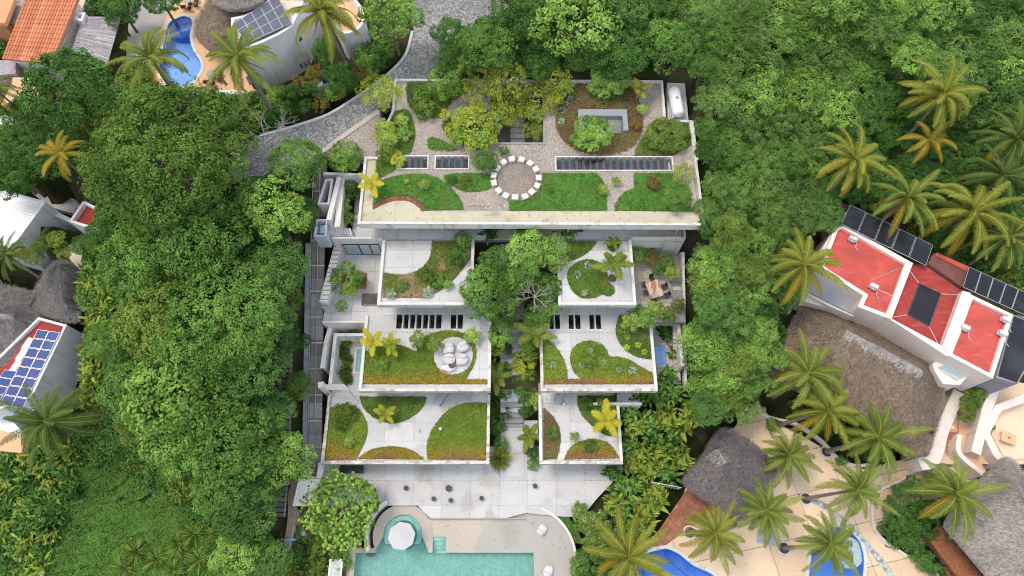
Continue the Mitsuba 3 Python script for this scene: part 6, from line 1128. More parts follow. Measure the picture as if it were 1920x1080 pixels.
def palm(kind, px, py, r, label, h=7.0, base=None, ground=None, L=None, name='coconut_palm', trunk='palm_bark', tr=.16):
    if ground is None: x, y, z = at(px, py, h)
    else: z = ground + h; x, y = U(px, py, z)
    L = L or {'cocobig': 4.6, 'cocodark': 3.8}.get(kind, 3.5); s = r * MPP(py, z) / L * 1.12; k = thing(name, label, 'palm'); place(kind, k, x, y, z, s, VR.uniform(0, 360), s * VR.uniform(.85, 1.15), VR.uniform(-13, 13))
    if base is not None: g0 = ground if ground is not None else float(zg(*U(*base, z - h))); bx, by = U(*base, g0)
    else: bx, by = x + VR.uniform(-.3, .3), y + VR.uniform(-.3, .3); g0 = z - h
    if ground is None and base is None: g0 = float(zg(x, y)) - .4
    t = np.linspace(0, 1, 12); e = t ** 1.25; pts = np.column_stack([bx + (x - bx) * e, by + (y - by) * e, g0 - .2 + (z - g0 - .25) * t]); m = tube(pts, tr * s * (1.45 - .75 * t ** .6) * (1 + .06 * np.sin(np.arange(12) * 2.6)), 9)
    obj('trunk', m, trunk, k, smooth=True); return k
# palms of the east side
palm('coco2', 1768, 178, 74, 'topmost tall coconut palm above the forest in the northeast', 9)
palm('coco2', 1603, 300, 72, 'bright coconut palm behind the old tiled roof', 9)
palm('coco0', 1700, 372, 72, 'coconut palm leaning over the western black solar collectors', 8)
palm('cocobig', 1822, 400, 96, 'largest silvery green palm behind the red roofed house', 7); palm('coco3', 1890, 445, 70, 'coconut palm over the eastern black solar collectors', 7)
palm('cocoold', 1742, 262, 52, 'browning drooping palm below the topmost coconut palm', 6, tr=.13); palm('cocodark', 1905, 262, 72, 'dark palm cut by the east picture edge in the forest', 8); palm('cocodark', 1880, 330, 66, 'dark palm between the largest silvery palm and the picture edge', 7)
palm('coco2', 1508, 497, 76, 'yellow green palm in front of the grey roof of the red roofed house', 8, base=(1475, 590))
palm('coco0', 1515, 700, 78, 'coconut palm overlapping the west end of the largest thatched roof', 8.5, base=(1450, 745), ground=0)
palm('coco2', 1552, 770, 68, 'coconut palm just below the largest thatched roof with a shrub at its foot', 7.5, base=(1462, 797), ground=0)
palm('coco3', 1646, 820, 78, 'coconut palm leaning under the lower edge of the largest thatched roof', 8, base=(1550, 847), ground=0)
palm('coco1', 1480, 854, 60, 'upright palm on the beige terrace right of the thatched pool bar', 5, base=(1440, 868), ground=0); palm('coco0', 1606, 918, 66, 'leaning palm at the head of the rock channel', 7.5, base=(1511, 935), ground=0)
palm('coco3', 1437, 958, 66, 'palm over the grey mat on the beige terrace', 7, base=(1372, 978), ground=0); palm('coco2', 1340, 1000, 66, 'palm between the brick patio and the curved blue pool', 6.5, base=(1293, 998), ground=0)
palm('coco1', 1556, 1020, 70, 'leaning palm over the small keyhole pool', 8, base=(1470, 1028), ground=0); palm('coco0', 1792, 925, 80, 'tall palm in front of the pale thatched roof at the lower east corner', 8, base=(1730, 935), ground=0)
palm('cocobig', 1180, 1045, 92, 'big yellow ribbed palm at the lower edge between the two properties', 7, base=(1150, 1060), ground=-.5)
# palms of the west side
palm('coco0', 283, 110, 76, 'coconut palm over the upper end of the kidney shaped pool', 8); palm('coco1', 447, 108, 80, 'tall leaning palm in front of the curved white house', 9, base=(513, 212), ground=13.2); palm('coco2', 603, 22, 86, 'yellowing tall palm at the top edge beside the curved white house', 10, base=(646, 118), ground=13.2)
palm('cocoold', 112, 288, 56, 'yellowing drooping palm by the huge green tree in the west', 6); palm('cocodark', 12, 478, 46, 'dark palm in front of the white corrugated roof', 5); palm('cocodark', 88, 790, 88, 'large dark palm below the blue solar panels', 6); palm('coco0', -8, 168, 42, 'palm fronds at the west picture edge beside the cream roof', 6)
# small palms of the house gardens
def smallpalm(kind, px, py, r, z, h, label, L=1.75): palm(kind, px, py, r, label, h, None, z, L, 'young_palm', 'pale_bark', .07)
smallpalm('goldpalm', 697, 345, 25, 13.6, 1.5, 'bright yellow palm at the west end of the top roof'); smallpalm('goldpalm2', 1197, 168, 26, 13.6, 1.6, 'bright yellow palm at the back east corner of the top roof'); smallpalm('goldpalm', 699, 640, 24, 6.9, 1.5, 'left of the two yellow palms on the middle left roof'); smallpalm('goldpalm2', 732, 648, 24, 6.9, 1.4, 'right of the two yellow palms on the middle left roof')
smallpalm('goldpalm2', 722, 774, 22, 3.5, 1.3, 'yellow palm in the half moon bed of the lowest left roof'); smallpalm('goldpalm', 1134, 788, 32, 3.5, 1.6, 'largest yellow palm, on the lowest right roof'); smallpalm('youngpalm', 1153, 497, 34, 10.3, 1.8, 'light green palm in the small round bed of the upper right roof', 1.7)
smallpalm('youngpalm', 880, 128, 30, 13.3, 3, 'pale palm behind the top roof above the stair opening', 1.7); smallpalm('youngpalm', 932, 708, 28, 0, 4.5, 'light green palm beside the corner of the middle left roof', 1.7); smallpalm('youngpalm', 992, 818, 26, 0, 2.6, 'light green palm beside the lowest right house on the garden path', 1.7); smallpalm('youngpalm', 1000, 628, 36, 4.5, 3.2, 'feathery palm by the slot skylights of the middle right roof', 1.7); smallpalm('youngpalm', 1150, 455, 16, 10.3, .9, 'small lime palm in the pointed bed of the upper right roof', 1.7)
# big trees in the west
tree('big_olive', 314, 292, 166, 'huge green tree with the largest crown in the west', 8.5)
tree('dark', 130, 172, 92, 'very dark round tree in front of the cream flat roof', 6); tree('dark', 55, 220, 48, 'small dark tree at the foot of the very dark round tree', 3); tree('dark', 25, 318, 62, 'dark tree at the west edge above the white corrugated roof', 3.5); tree('blue', 228, 18, 40, 'dark feathery tree between the plank roof and the side street', 3); tree('dark', 305, 2, 38, 'tree cut by the top edge beside the side street', 3)
tree('mid', 385, 448, 92, 'dark green tree just below the huge green tree', 7); tree('big_dark', 420, 590, 128, 'large bright green tree in the middle of the western wood', 7); tree('mid', 262, 490, 78, 'rounded tree below the huge green tree beside the small red roof', 6); tree('olive', 300, 605, 92, 'olive tinged tree left of the large bright green tree', 6)
tree('bright', 513, 400, 72, 'light green tree by the upper lift track', 6); tree('mid', 556, 308, 56, 'bushy tree beside the lift station', 5); tree('blue', 515, 505, 70, 'blue green tree beside the weathered lift track', 6); tree('bright', 340, 725, 108, 'broad green tree in the lower western wood', 6.5); tree('blue', 468, 690, 76, 'tree beside the dark timber garden stair', 6)
tree('mid', 252, 725, 66, 'olive tree at the edge of the western wood above the ground creeper', 5); tree('mid', 425, 820, 98, 'round green tree above the lower western trees', 6); tree('bright', 335, 826, 70, 'dark tree left of the round green tree in the lower west', 5); tree('bright', 536, 862, 58, 'bright green tree at the corner of the lowest left house', 6); tree('blue', 508, 770, 48, 'narrow tree between the round green tree and the lift track', 5); tree('mid', 562, 712, 15, 'small tree tucked between the garden stair and the lift track', 3); tree('blue', 569, 640, 17, 'slender tree leaning on the lift track kerb', 3)
tree('mid', 418, 912, 66, 'tree in the middle of the lower western slope', 5); tree('blue', 455, 945, 74, 'tree beside the old stepped stone path', 5); tree('bright', 440, 1040, 50, 'light green tree at the lower edge in the west', 3, sz=.7); tree('blue', 505, 1050, 46, 'small tree under the garden wall at the lower edge', 3)
tree('olive', 428, 642, 58, 'olive toned tree among the lighter crowns of the western wood', 8); tree('mid', 196, 640, 44, 'tree right of the white solar house', 4); tree('olive', 186, 458, 28, 'feathery olive tree below the small red roof', 3.5)
# dead bare tree by the road
def baretree(px, py, label, seed, R, th=1.0):
    x, y, z = at(px, py, 3.5 if py < 400 else 5.2); rng = np.random.default_rng(seed); k = thing('bare_tree', label, 'tree'); g0 = float(zg(x, y)); ms = []
    obj('trunk', tube([(x, y, g0 - .3), (x + .1, y, g0 + 1.5), (x, y + .1, z)], np.array([.16, .13, .1]) * th, 7), 'dead_wood', k)
    def grow(p, d, l, r, n):
        q = p + d * l; m_ = p + d * l * .5 + rng.normal(size=3) * l * .06; ms.append(tube([p, m_, q], [r, r * .85, r * .65], 5))
        if n:
            for _ in range(3): grow(q, unit(d + rng.normal(size=3) * .55), l * rng.uniform(.6, .85), r * .62, n - 1)
    for i in range(7): a = i * .9; grow(np.array([x, y, z]), unit(np.array([math.cos(a), math.sin(a), rng.uniform(.2, .9)])), R * .36, .075 * th, 3)
    obj('branches', cat(ms), 'dead_wood', k)
baretree(498, 270, 'leafless grey tree beside the cobbled road', 4, 4.6); baretree(1003, 556, 'thin bare branched tree over the middle garden path', 9, 2.3, .55); tree('bright', 1032, 572, 24, 'small light tree below the bare branches of the middle path', 3.2); tree('mid', 985, 512, 30, 'green tree above the bare branches of the middle path', 4.6)
# trees of the north
tree('bright', 733, 36, 62, 'bright green tree above the cobbled road', 5.5); tree('mid', 912, 84, 62, 'dense olive green tree behind the roof garden', 5); tree('dark', 975, 30, 62, 'dark tree at the top edge behind the stair opening', 5); tree('bright', 1075, 45, 92, 'large light green tree behind the round roof bed', 5); tree('dark', 1165, 100, 62, 'dark green tree above the back east corner of the roof', 4); tree('mid', 1250, 85, 62, 'tree behind the white gas tank', 4.5); tree('blue', 1165, 15, 66, 'tree cut by the top edge north of the house', 5); tree('dark', 1010, 100, 48, 'dark small tree above the entrance stair', 3)
tree('bright', 838, 160, 40, 'leafy tree over the dark shrubby roof bed', 1.6, ground=13.6); tree('open', 712, 172, 44, 'light airy tree between the cobbled road and the roof corner', 3); tree('bright', 1140, 152, 42, 'light green tree at the back of the round roof bed', 1.4, ground=13.4, sz=.8); tree('bright', 645, 295, 36, 'yellow green bushy tree beside the gravel parking', 2.5); tree('open', 722, 255, 26, 'lime bush tree on the west edge of the roof garden', 1.0, ground=13.6)
tree('open', 885, 240, 52, 'yellow green leafy tree left of the stair opening', 1.4, ground=13.6, sz=.8); tree('open', 960, 200, 42, 'airy yellow green tree growing from the stair opening', 3.6, ground=10.5); tree('open', 1008, 190, 44, 'airy tree on the east side of the stair opening', 3.6, ground=10.5); tree('open', 950, 150, 46, 'airy yellow flecked tree behind the stair opening', 3.0); tree('open', 1000, 245, 24, 'low leafy tree at the lower east corner of the stair opening', 2.4, ground=10.5); tree('open', 898, 165, 36, 'yellow flecked tree between the pale palm and the stair opening', 2.5); tree('open', 1040, 150, 36, 'airy yellow tree between the stair opening and the round bed', 2.0)
tree('bright', 1112, 250, 42, 'light leafy tree in front of the concrete roof shaft', 1.6, ground=13.4, sz=.8); tree('olive', 1252, 255, 44, 'shaggy olive tree on the east end of the top roof', .6, sz=.4, ground=13.6); tree('open', 1282, 325, 25, 'lime leafy tree at the east edge of the top roof', 1.3, ground=13.6); tree('mid', 1272, 368, 32, 'spreading green tree at the front east corner of the top roof', 1.2, ground=13.6, sz=.8); tree('mid', 910, 303, 27, 'rounded bush tree beside the stool ring', 1.0, ground=13.6)
for (a, b, r, lb) in ((610, 95, 30, 'dark bushy shrub below the yellowing tall palm'), (640, 150, 30, 'dark shrub behind the utility cabinet')): tree('dark', a, b, r, lb, 2, 'shrub', cat_='shrub')
# hedge shrubs along the road
HL = 'leafy shrub in the hedge between the curved white house and the cobbled road'
for i, (a, b) in enumerate(((455, 190), (480, 185), (503, 195), (525, 175), (548, 178), (560, 155), (580, 165), (598, 178), (620, 178), (640, 172), (660, 155), (678, 140), (640, 130), (620, 135), (690, 118), (700, 140), (715, 115), (590, 140), (530, 205), (505, 220), (480, 225), (460, 215), (575, 200), (600, 196), (730, 90))):
    shrub('bush_' + ('mid', 'dark', 'bright', 'olive', 'dark', 'rust')[i % 6], a, b, VR.uniform(17, 25), HL, h=.9, name='hedge_shrub', group='shrubs of the roadside hedge')
# shrubs of the central gap
tree('mid', 915, 548, 62, 'dense green tree on the west side of the middle path', 4.5); tree('dark', 935, 500, 44, 'dark tree behind the dense tree of the middle path', 3.5); tree('bright', 990, 468, 46, 'lime flecked tree just below the top terrace', 4); tree('bright', 1035, 475, 40, 'light green tree beside the upper right house', 3.5); tree('mid', 1022, 540, 34, 'tree hiding the west corner of the upper right roof', 3.5); tree('bright', 965, 520, 36, 'light green tree over the middle path', 4); tree('mid', 1010, 590, 32, 'tree at the slot skylights of the middle right roof', 2.5); tree('bright', 940, 625, 30, 'leafy green tree over the steps of the middle path', 2)
for kd, a, b, r, z, h, lb in (('paddle_dark', 918, 435, 34, 9.4, .6, 'dark banana like plant under the top roof edge'), ('paddle_mid', 1062, 440, 30, 9.4, .6, 'dark drooping plant below the top terrace on the east'), ('bush_dark', 860, 475, 24, 10.2, .9, 'dark rounded shrub at the back of the upper left roof'), ('bush_mid', 868, 450, 20, 10.2, .9, 'green shrub at the back corner of the upper left roof'), ('bush_yellow', 980, 680, 28, 2.5, 1.2, 'yellow croton shrub beside the middle right house'), ('bush_bright', 995, 655, 26, 3.5, 1.2, 'green shrub above the yellow croton'), ('bush_yellow', 932, 655, 16, 3, 2, 'orange yellow croton beside the middle left roof corner'),
        ('bush_mid', 985, 735, 26, .1, 1.4, 'green shrub on the east side of the garden path'), ('bush_lime', 1005, 752, 22, .1, 1.6, 'pale green shrub against the lowest right house'), ('bush_mid', 975, 715, 22, .6, 1.4, 'shrub below the yellow croton'), ('bush_dark', 998, 850, 17, 0, .7, 'dark low shrub at the lower end of the garden path'), ('bush_mid', 999, 870, 14, 0, .6, 'small green shrub at the foot of the lowest right house'), ('bush_dark', 930, 800, 20, 0, .5, 'dark shrub between the two palm like clumps'), ('bush_mid', 940, 830, 16, 0, .8, 'green shrub just above the fan shaped cycad'),
        ('cycad', 936, 857, 30, 0, 1.6, 'large fan shaped cycad at the corner of the lowest left house'), ('strapclump', 940, 762, 30, 0, 2.2, 'dense strap leaved clump beside the lowest left roof'), ('bush_dark', 950, 690, 20, 1.5, 1.2, 'dark shrub on the west side of the middle path'), ('bush_bright', 958, 595, 18, 6, .8, 'bright shrub on the steps of the middle path'), ('paddle_lime', 925, 680, 18, 2, 2, 'lime leaved plant beside the middle left house'),
        ('bush_mid', 650, 520, 36, 6.9, 1.6, 'rounded tree like shrub in the west courtyard planter'), ('bush_yellow', 656, 540, 18, 6.9, 1.1, 'yellowish lower part shrub of the courtyard planter'), ('bush_dark', 676, 528, 15, 6.9, .6, 'dark shrub at the east end of the courtyard planter'), ('bush_mid', 640, 573, 13, 6.8, .9, 'small potted looking shrub at the courtyard edge'), ('bush_mid', 664, 608, 18, 3.5, 1.2, 'green shrub squeezed below the west courtyard'), ('bush_mid', 678, 606, 14, 3.5, 1.1, 'smaller shrub next to the middle left house wall'),
        ('bush_bright', 645, 385, 17, 10.2, 1, 'yellow green shrub beside the upper lift track'), ('bush_mid', 655, 345, 24, 10.2, 1.2, 'green shrub under the west edge of the top roof'), ('bush_dark', 660, 365, 20, 10.2, .8, 'dark shrub beside the upper lift wall'), ('bush_mid', 652, 410, 15, 10.2, .8, 'shrub at the west end of the top terrace'), ('bush_bright', 650, 310, 26, 11, 1, 'light shrub between the gravel parking and the lift station'),
        ('bush_olive', 785, 636, 20, 6.9, .9, 'rounded olive shrub beside the paved notch of the middle left roof'), ('bush_olive', 815, 645, 18, 6.9, .9, 'olive shrub touching the round patio'), ('bush_lime', 885, 628, 18, 6.9, .9, 'lime leaved shrub at the back of the round patio'), ('bush_olive', 720, 680, 15, 6.9, .4, 'low olive shrub on the lawn of the middle left roof'), ('bush_olive', 650, 775, 22, 3.5, .6, 'olive feathery shrub in the west bed of the lowest left roof'), ('bush_dark', 640, 795, 15, 3.5, .4, 'low dark shrub in the west bed of the lowest left roof'), ('bush_lime', 656, 828, 12, 3.5, .4, 'small lime shrub near the front of the lowest left roof'), ('bush_olive', 1104, 674, 18, 6.9, .4, 'grey green shrub in the round bed of the middle right roof'),
        ('bush_lime', 1185, 605, 22, 6.9, 1.4, 'pale green shrub at the back of the middle right roof'), ('bush_bright', 1210, 600, 22, 6.9, 1.5, 'light green shrub at the back east corner of the middle right roof'), ('bush_mid', 1172, 618, 16, 6.9, .7, 'green shrub in the rounded corner bed of the middle right roof'), ('bush_yellow', 1176, 632, 7, 6.9, .3, 'small yellow plant near the west side of the corner bed'), ('bush_yellow', 1175, 651, 7, 6.9, .3, 'small yellow plant lowest in the corner bed'), ('bush_yellow', 1197, 647, 7, 6.9, .3, 'small yellow plant in the middle of the corner bed'), ('bush_yellow', 1208, 660, 7, 6.9, .3, 'small yellow plant at the east side of the corner bed'),
        ('bush_lime', 1078, 819, 11, 3.4, .6, 'pale airy shrub on the paving of the lowest right roof'), ('bush_mid', 1035, 810, 14, 3.5, .5, 'green shrub in the brown bed of the lowest right roof'), ('bush_mid', 1108, 836, 15, 3.5, .4, 'shrub in the front half round bed of the lowest right roof'), ('bush_mid', 1100, 755, 14, 3.5, .4, 'leafy shrub at the back of the yellow palm bed on the lowest right roof'), ('bush_lime', 1128, 752, 12, 3.5, .4, 'pale shrub behind the yellow palm on the lowest right roof'),
        ('bush_mid', 820, 525, 18, 10.2, .4, 'green shrub in the dry bed of the upper left roof'), ('bush_mid', 800, 515, 14, 10.2, .4, 'small shrub beside the paved quarter circle'), ('bush_silver', 733, 550, 13, 10.2, .3, 'left grey green shrub at the front of the dry bed'), ('bush_silver', 802, 548, 13, 10.2, .3, 'right grey green shrub at the front of the dry bed'), ('bush_mid', 755, 535, 13, 10.2, .4, 'leafy shrub between the grey green shrubs of the dry bed'), ('bush_bright', 840, 535, 12, 10.2, .4, 'light shrub at the east tip of the dry bed'),
        ('bush_mid', 1195, 478, 22, 6.8, 1.4, 'shrub under the white parapet of the dining terrace'), ('bush_rust', 1220, 482, 20, 6.8, 1.2, 'brownish shrub at the back of the dining terrace'), ('bush_mid', 1245, 490, 20, 6.8, 1.2, 'green shrub at the back of the dining terrace'), ('bush_dark', 1236, 508, 16, 6.8, 1, 'dark shrub behind the dining table'), ('bush_lime', 1258, 512, 19, 6.8, 1, 'lime shrub beside the dining terrace table'), ('bush_olive', 1270, 570, 16, 6.8, .7, 'olive shrub beside the narrow side stair'), ('bush_mid', 1200, 590, 24, 6.8, .9, 'shrub below the dining terrace against the middle right roof'), ('bush_lime', 1228, 582, 22, 6.8, .9, 'pale leafy shrub at the lower edge of the dining terrace'), ('bush_olive', 1255, 590, 18, 6.8, .6, 'olive shrub at the lower east corner of the dining terrace'),
        ('paddle_dark', 1250, 620, 26, 3.4, .8, 'dark broad leaved plant behind the east plunge pool'), ('paddle_mid', 1270, 660, 24, 3.4, .8, 'broad leaved plant beside the east plunge pool'), ('bush_mid', 920, 640, 14, 4, 2, 'green shrub at the back corner of the middle left roof'),
        ('grasstuft', 1225, 350, 14, 13.7, .3, 'tall olive grass tuft on the front east lawn of the top roof'), ('bush_rust', 1225, 345, 16, 13.7, .4, 'rusty shrub below the long skylight on the top roof'), ('bush_lime', 1155, 340, 11, 13.7, .4, 'lime shrub on the gravel gap of the top roof'), ('bush_lime', 1130, 355, 13, 13.7, .5, 'lime shrub at the edge of the square lawn'), ('bush_dark', 1032, 356, 8, 13.7, .3, 'small dark rosette on the square lawn'), ('bush_lime', 795, 346, 13, 13.7, .7, 'feathery sapling on the left lawn of the top roof'), ('bush_yellow', 762, 340, 6, 13.7, .3, 'small yellow plant on the left lawn of the top roof'),
        ('bush_yellow', 745, 300, 18, 13.7, .6, 'yellow green shrub left of the first small skylight'), ('bush_olive', 725, 285, 24, 13.7, .8, 'olive shrub on the west edge bed of the top roof'), ('bush_bright', 757, 250, 18, 13.7, .5, 'bright shrub on the west edge bed of the top roof'), ('bush_lime', 752, 225, 16, 13.7, .5, 'lime shrub at the upper tip of the west edge bed'), ('bush_olive', 800, 205, 28, 13.7, .3, 'olive shrub filling the round roof bed in the west'), ('bush_mid', 790, 180, 22, 13.7, .3, 'green shrub at the back of the round roof bed in the west'), ('bush_yellow', 835, 215, 13, 13.7, .8, 'narrow yellow shrub between the two roof beds'), ('bush_bright', 860, 255, 22, 13.7, .8, 'leafy shrub below the yellow green roof tree'), ('bush_yellow', 920, 262, 16, 13.7, .8, 'yellow shrub at the lower west corner of the stair opening'), ('bush_yellow', 930, 195, 16, 13, .8, 'yellow shrub inside the stair opening'), ('bush_mid', 945, 282, 12, 13.7, .4, 'low shrub between the stair opening and the stool ring'),
        ('bush_lime', 955, 180, 26, 13, 1.2, 'lime shrub over the upper end of the stair opening'), ('bush_yellow', 975, 205, 20, 12.5, 1.2, 'yellow shrub in the middle of the stair opening'), ('bush_lime', 1000, 212, 24, 12.5, 1.2, 'lime shrub at the east rim of the stair opening'), ('bush_lime', 930, 225, 24, 12.5, 1.2, 'lime shrub at the west rim of the stair opening'), ('bush_yellow', 1040, 185, 18, 13.7, .9, 'yellow shrub between the stair opening and the round bed'), ('bush_lime', 1055, 165, 22, 13.7, .9, 'lime shrub at the back of the round bed'), ('bush_bright', 905, 262, 26, 13.7, .9, 'bright shrub at the front of the yellow green roof tree'), ('bush_lime', 868, 222, 24, 13.7, .9, 'lime shrub at the back of the yellow green roof tree'), ('bush_yellow', 895, 200, 18, 13.7, .9, 'yellow shrub behind the yellow green roof tree'), ('bush_lime', 720, 240, 22, 13.7, .9, 'lime hedge shrub at the upper west edge bed'), ('bush_lime', 725, 262, 22, 13.7, .9, 'lime hedge shrub at the lower west edge bed'),
        ('bush_olive', 870, 340, 17, 13.7, .2, 'olive shrub filling the long bed left of the stool ring'), ('bush_dark', 845, 337, 13, 13.7, .2, 'dark shrub at the west end of the long bed left of the stool ring'),
        ('bush_mid', 985, 610, 18, 4.5, 1.0, 'green shrub on the east side of the middle steps'), ('bush_lime', 990, 640, 16, 4, 1.2, 'lime shrub on the east side of the middle steps'), ('bush_dark', 948, 655, 16, 3, 1.2, 'dark shrub on the west side of the middle steps'), ('bush_mid', 945, 735, 17, .2, 1.4, 'green shrub above the strap leaved clump'), ('bush_dark', 985, 770, 16, 0, .9, 'dark shrub by the side landing of the garden path'), ('bush_bright', 990, 700, 18, 1.2, 1.3, 'bright shrub below the yellow croton'), ('paddle_mid', 950, 720, 20, .4, 1.2, 'broad leaved plant beside the garden path steps'), ('bush_mid', 975, 560, 18, 6.3, .8, 'green shrub beside the upper planks of the middle path'), ('bush_dark', 935, 580, 20, 6.3, .8, 'dark shrub at the west of the upper planks'), ('paddle_dark', 985, 438, 30, 9.4, .6, 'dark drooping plant below the middle of the top terrace'),
        ('agave', 1070, 183, 8, 13.7, .2, 'uppermost silvery rosette in the round roof bed'), ('agave', 1060, 193, 8, 13.7, .2, 'second silvery rosette in the round roof bed'), ('agave', 1055, 205, 9, 13.7, .2, 'third silvery rosette in the round roof bed'), ('agave', 1053, 226, 9, 13.7, .2, 'lowest silvery rosette in the round roof bed'), ('cycad', 1146, 184, 12, 13.7, .3, 'spiky fern rosette above the concrete roof shaft'), ('cycad', 1122, 178, 10, 13.7, .3, 'smaller fern rosette above the concrete roof shaft'), ('bush_lime', 1203, 205, 13, 13.7, .5, 'lime shrub below the back yellow palm'), ('bush_mid', 1085, 262, 22, 13.7, .6, 'leafy shrub at the lower west side of the round roof bed'), ('bush_rust', 1190, 235, 13, 13.7, .3, 'rusty grass like shrub at the east side of the round roof bed'), ('grasstuft', 1260, 245, 26, 13.7, .3, 'shaggy grass mound in the east edge bed'), ('grasstuft', 1225, 265, 22, 13.7, .3, 'shaggy grass mound at the tip of the east edge bed'),
        ('agave', 1103, 498, 11, 10.3, .2, 'upper silver spiky plant in the round dark bed'), ('agave', 1083, 514, 10, 10.3, .2, 'left silver spiky plant in the round dark bed'), ('bush_silver', 1097, 550, 8, 10.3, .2, 'pale plant at the front of the round dark bed'), ('agave', 1037, 683, 8, 6.9, .2, 'pale rosette in the narrow west bed of the middle right roof'), ('agave', 1107, 657, 7, 6.9, .2, 'upper pale rosette in the central bed of the middle right roof'), ('agave', 1092, 684, 8, 6.9, .2, 'left pale rosette in the central bed of the middle right roof'), ('agave', 1132, 678, 7, 6.9, .2, 'middle pale rosette in the central bed of the middle right roof'), ('agave', 1186, 694, 10, 6.9, .2, 'largest pale rosette near the east tip of the central bed'), ('agave', 1162, 692, 7, 6.9, .2, 'faint green rosette beside the largest pale rosette')):
    shrub(kd, a, b, r, lb, z, h, 'plant' if kd.split('_')[0] in ('agave', 'cycad', 'paddle', 'strapclump', 'grasstuft') else 'shrub', None, 'plant' if kd.split('_')[0] in ('agave', 'cycad', 'paddle', 'strapclump', 'grasstuft') else 'shrub')
for i in range(9): shrub('redstrap' if i % 4 == 1 else 'strapclump', 646 + VR.uniform(-5, 4), 632 + i * 9.5, 13, 'strap leaved plant in the hedge of the west plunge pool court', 3.5, 1.0, 'court_plant', 'strap plants of the west plunge court', 'plant')
# pool garden
tree('roundleaf', 638, 952, 70, 'light green tree with large round leaves beside the pool terrace', 3.4, sz=.9)
for kd, a, b, r, lb in (('redstrap', 668, 1000, 26, 'orange tinged spiky clump by the curved pool wall'), ('redstrap', 634, 1032, 26, 'orange tinged spiky clump lowest in the pool garden'), ('redstrap', 688, 980, 20, 'orange tinged spiky clump nearest the spa'), ('bush_mid', 640, 1050, 24, 'green shrub under the lowest spiky clump'), ('bush_olive', 600, 1030, 24, 'olive shrub at the west of the pool garden'), ('bush_dark', 650, 985, 26, 'dark shrub under the round leaved tree'), ('bush_mid', 700, 950, 16, 'small shrub at the top of the pool garden'), ('bush_olive', 595, 1065, 20, 'olive shrub beside the glass table'), ('bush_rust', 612, 905, 8, 'orange potted plant at the corner of the pool terrace')):
    shrub(kd, a, b, r, lb, 0 if 'potted' in lb else -.4, .5, 'shrub' if 'bush' in kd else 'plant', None, 'shrub' if 'bush' in kd else 'plant')
gk = thing('garden_lawn', 'green ground covered garden bed between the shed and the curved pool wall', 'garden bed', kind='structure'); ga_ = gard.difference(ops.unary_union([deck, arc2.buffer(.6), tp_])); obj('soil', prism(max(polys(ga_), key=lambda p: p.area), -.9, -.12), 'soil', gk)
bed('dense green ground cover beside the curved pool wall', poly_px([(672, 948), (694, 938), (720, 948), (704, 968), (697, 1000), (690, 1025), (640, 1025), (610, 990)], -.1).difference(arc2.buffer(.65)), -.15, 'turf_dark', 80, .25); bed('thin hedge bed outside the curved parapet of the round deck', disc.buffer(.9).difference(disc.buffer(.15)).intersection(sbox(dc[0] + 2, dc[1] + 1.5, dc[0] + 7, 5.6)), -.3, 'turf_green', 80, .3)
# leafy belt between the house and the east pool terrace
WL = 'white flowering shrub in the bank east of the pool terrace'
for a, b, r in ((1095, 975, 26), (1120, 985, 30), (1140, 1010, 26), (1110, 1010, 26), (1085, 955, 18)): shrub('bush_white', a, b, r, WL, h=1.4, name='flowering_shrub', group='white flowering shrubs of the bank')
HH = 'heliconia like clump with yellow bracts on the bank between the two properties'
for i, (a, b) in enumerate(((1190, 905), (1215, 880), (1240, 850), (1265, 820), (1285, 795), (1225, 920), (1255, 890), (1278, 860), (1200, 850), (1225, 815), (1250, 785), (1190, 800), (1180, 940), (1210, 955), (1150, 945), (1165, 915), (1300, 770), (1235, 935), (1215, 790), (1185, 870), (1205, 980), (1170, 970))):
    shrub('paddle_ti' if i % 3 else 'paddle_mid', a, b, VR.uniform(27, 36), HH, h=1.2, name='heliconia_clump', group='heliconia clumps of the bank', cat_='plant')
HD = 'dark broad leaved plant on the bank below the middle right house'
for a, b in ((1190, 745), (1215, 740), (1240, 725), (1255, 700), (1245, 750), (1180, 775), (1270, 735), (1180, 825), (1175, 850), (1150, 880)): shrub('paddle_mid' if (a + b) % 2 else 'paddle_dark', a, b, 27, HD, h=1.3, name='bank_plant', group='dark plants of the bank', cat_='plant')
LB = 'small round leaved shrub at the lower edge beside the round pool deck'
for a, b in ((1100, 1045), (1125, 1060), (1085, 1065), (1115, 1030), (1150, 1045), (1090, 1085), (1130, 1085), (1165, 1080), (1160, 1010)): shrub('bush_mid' if a % 2 else 'bush_dark', a, b, 24, LB, h=.9, name='bank_shrub', group='low shrubs beside the round deck')
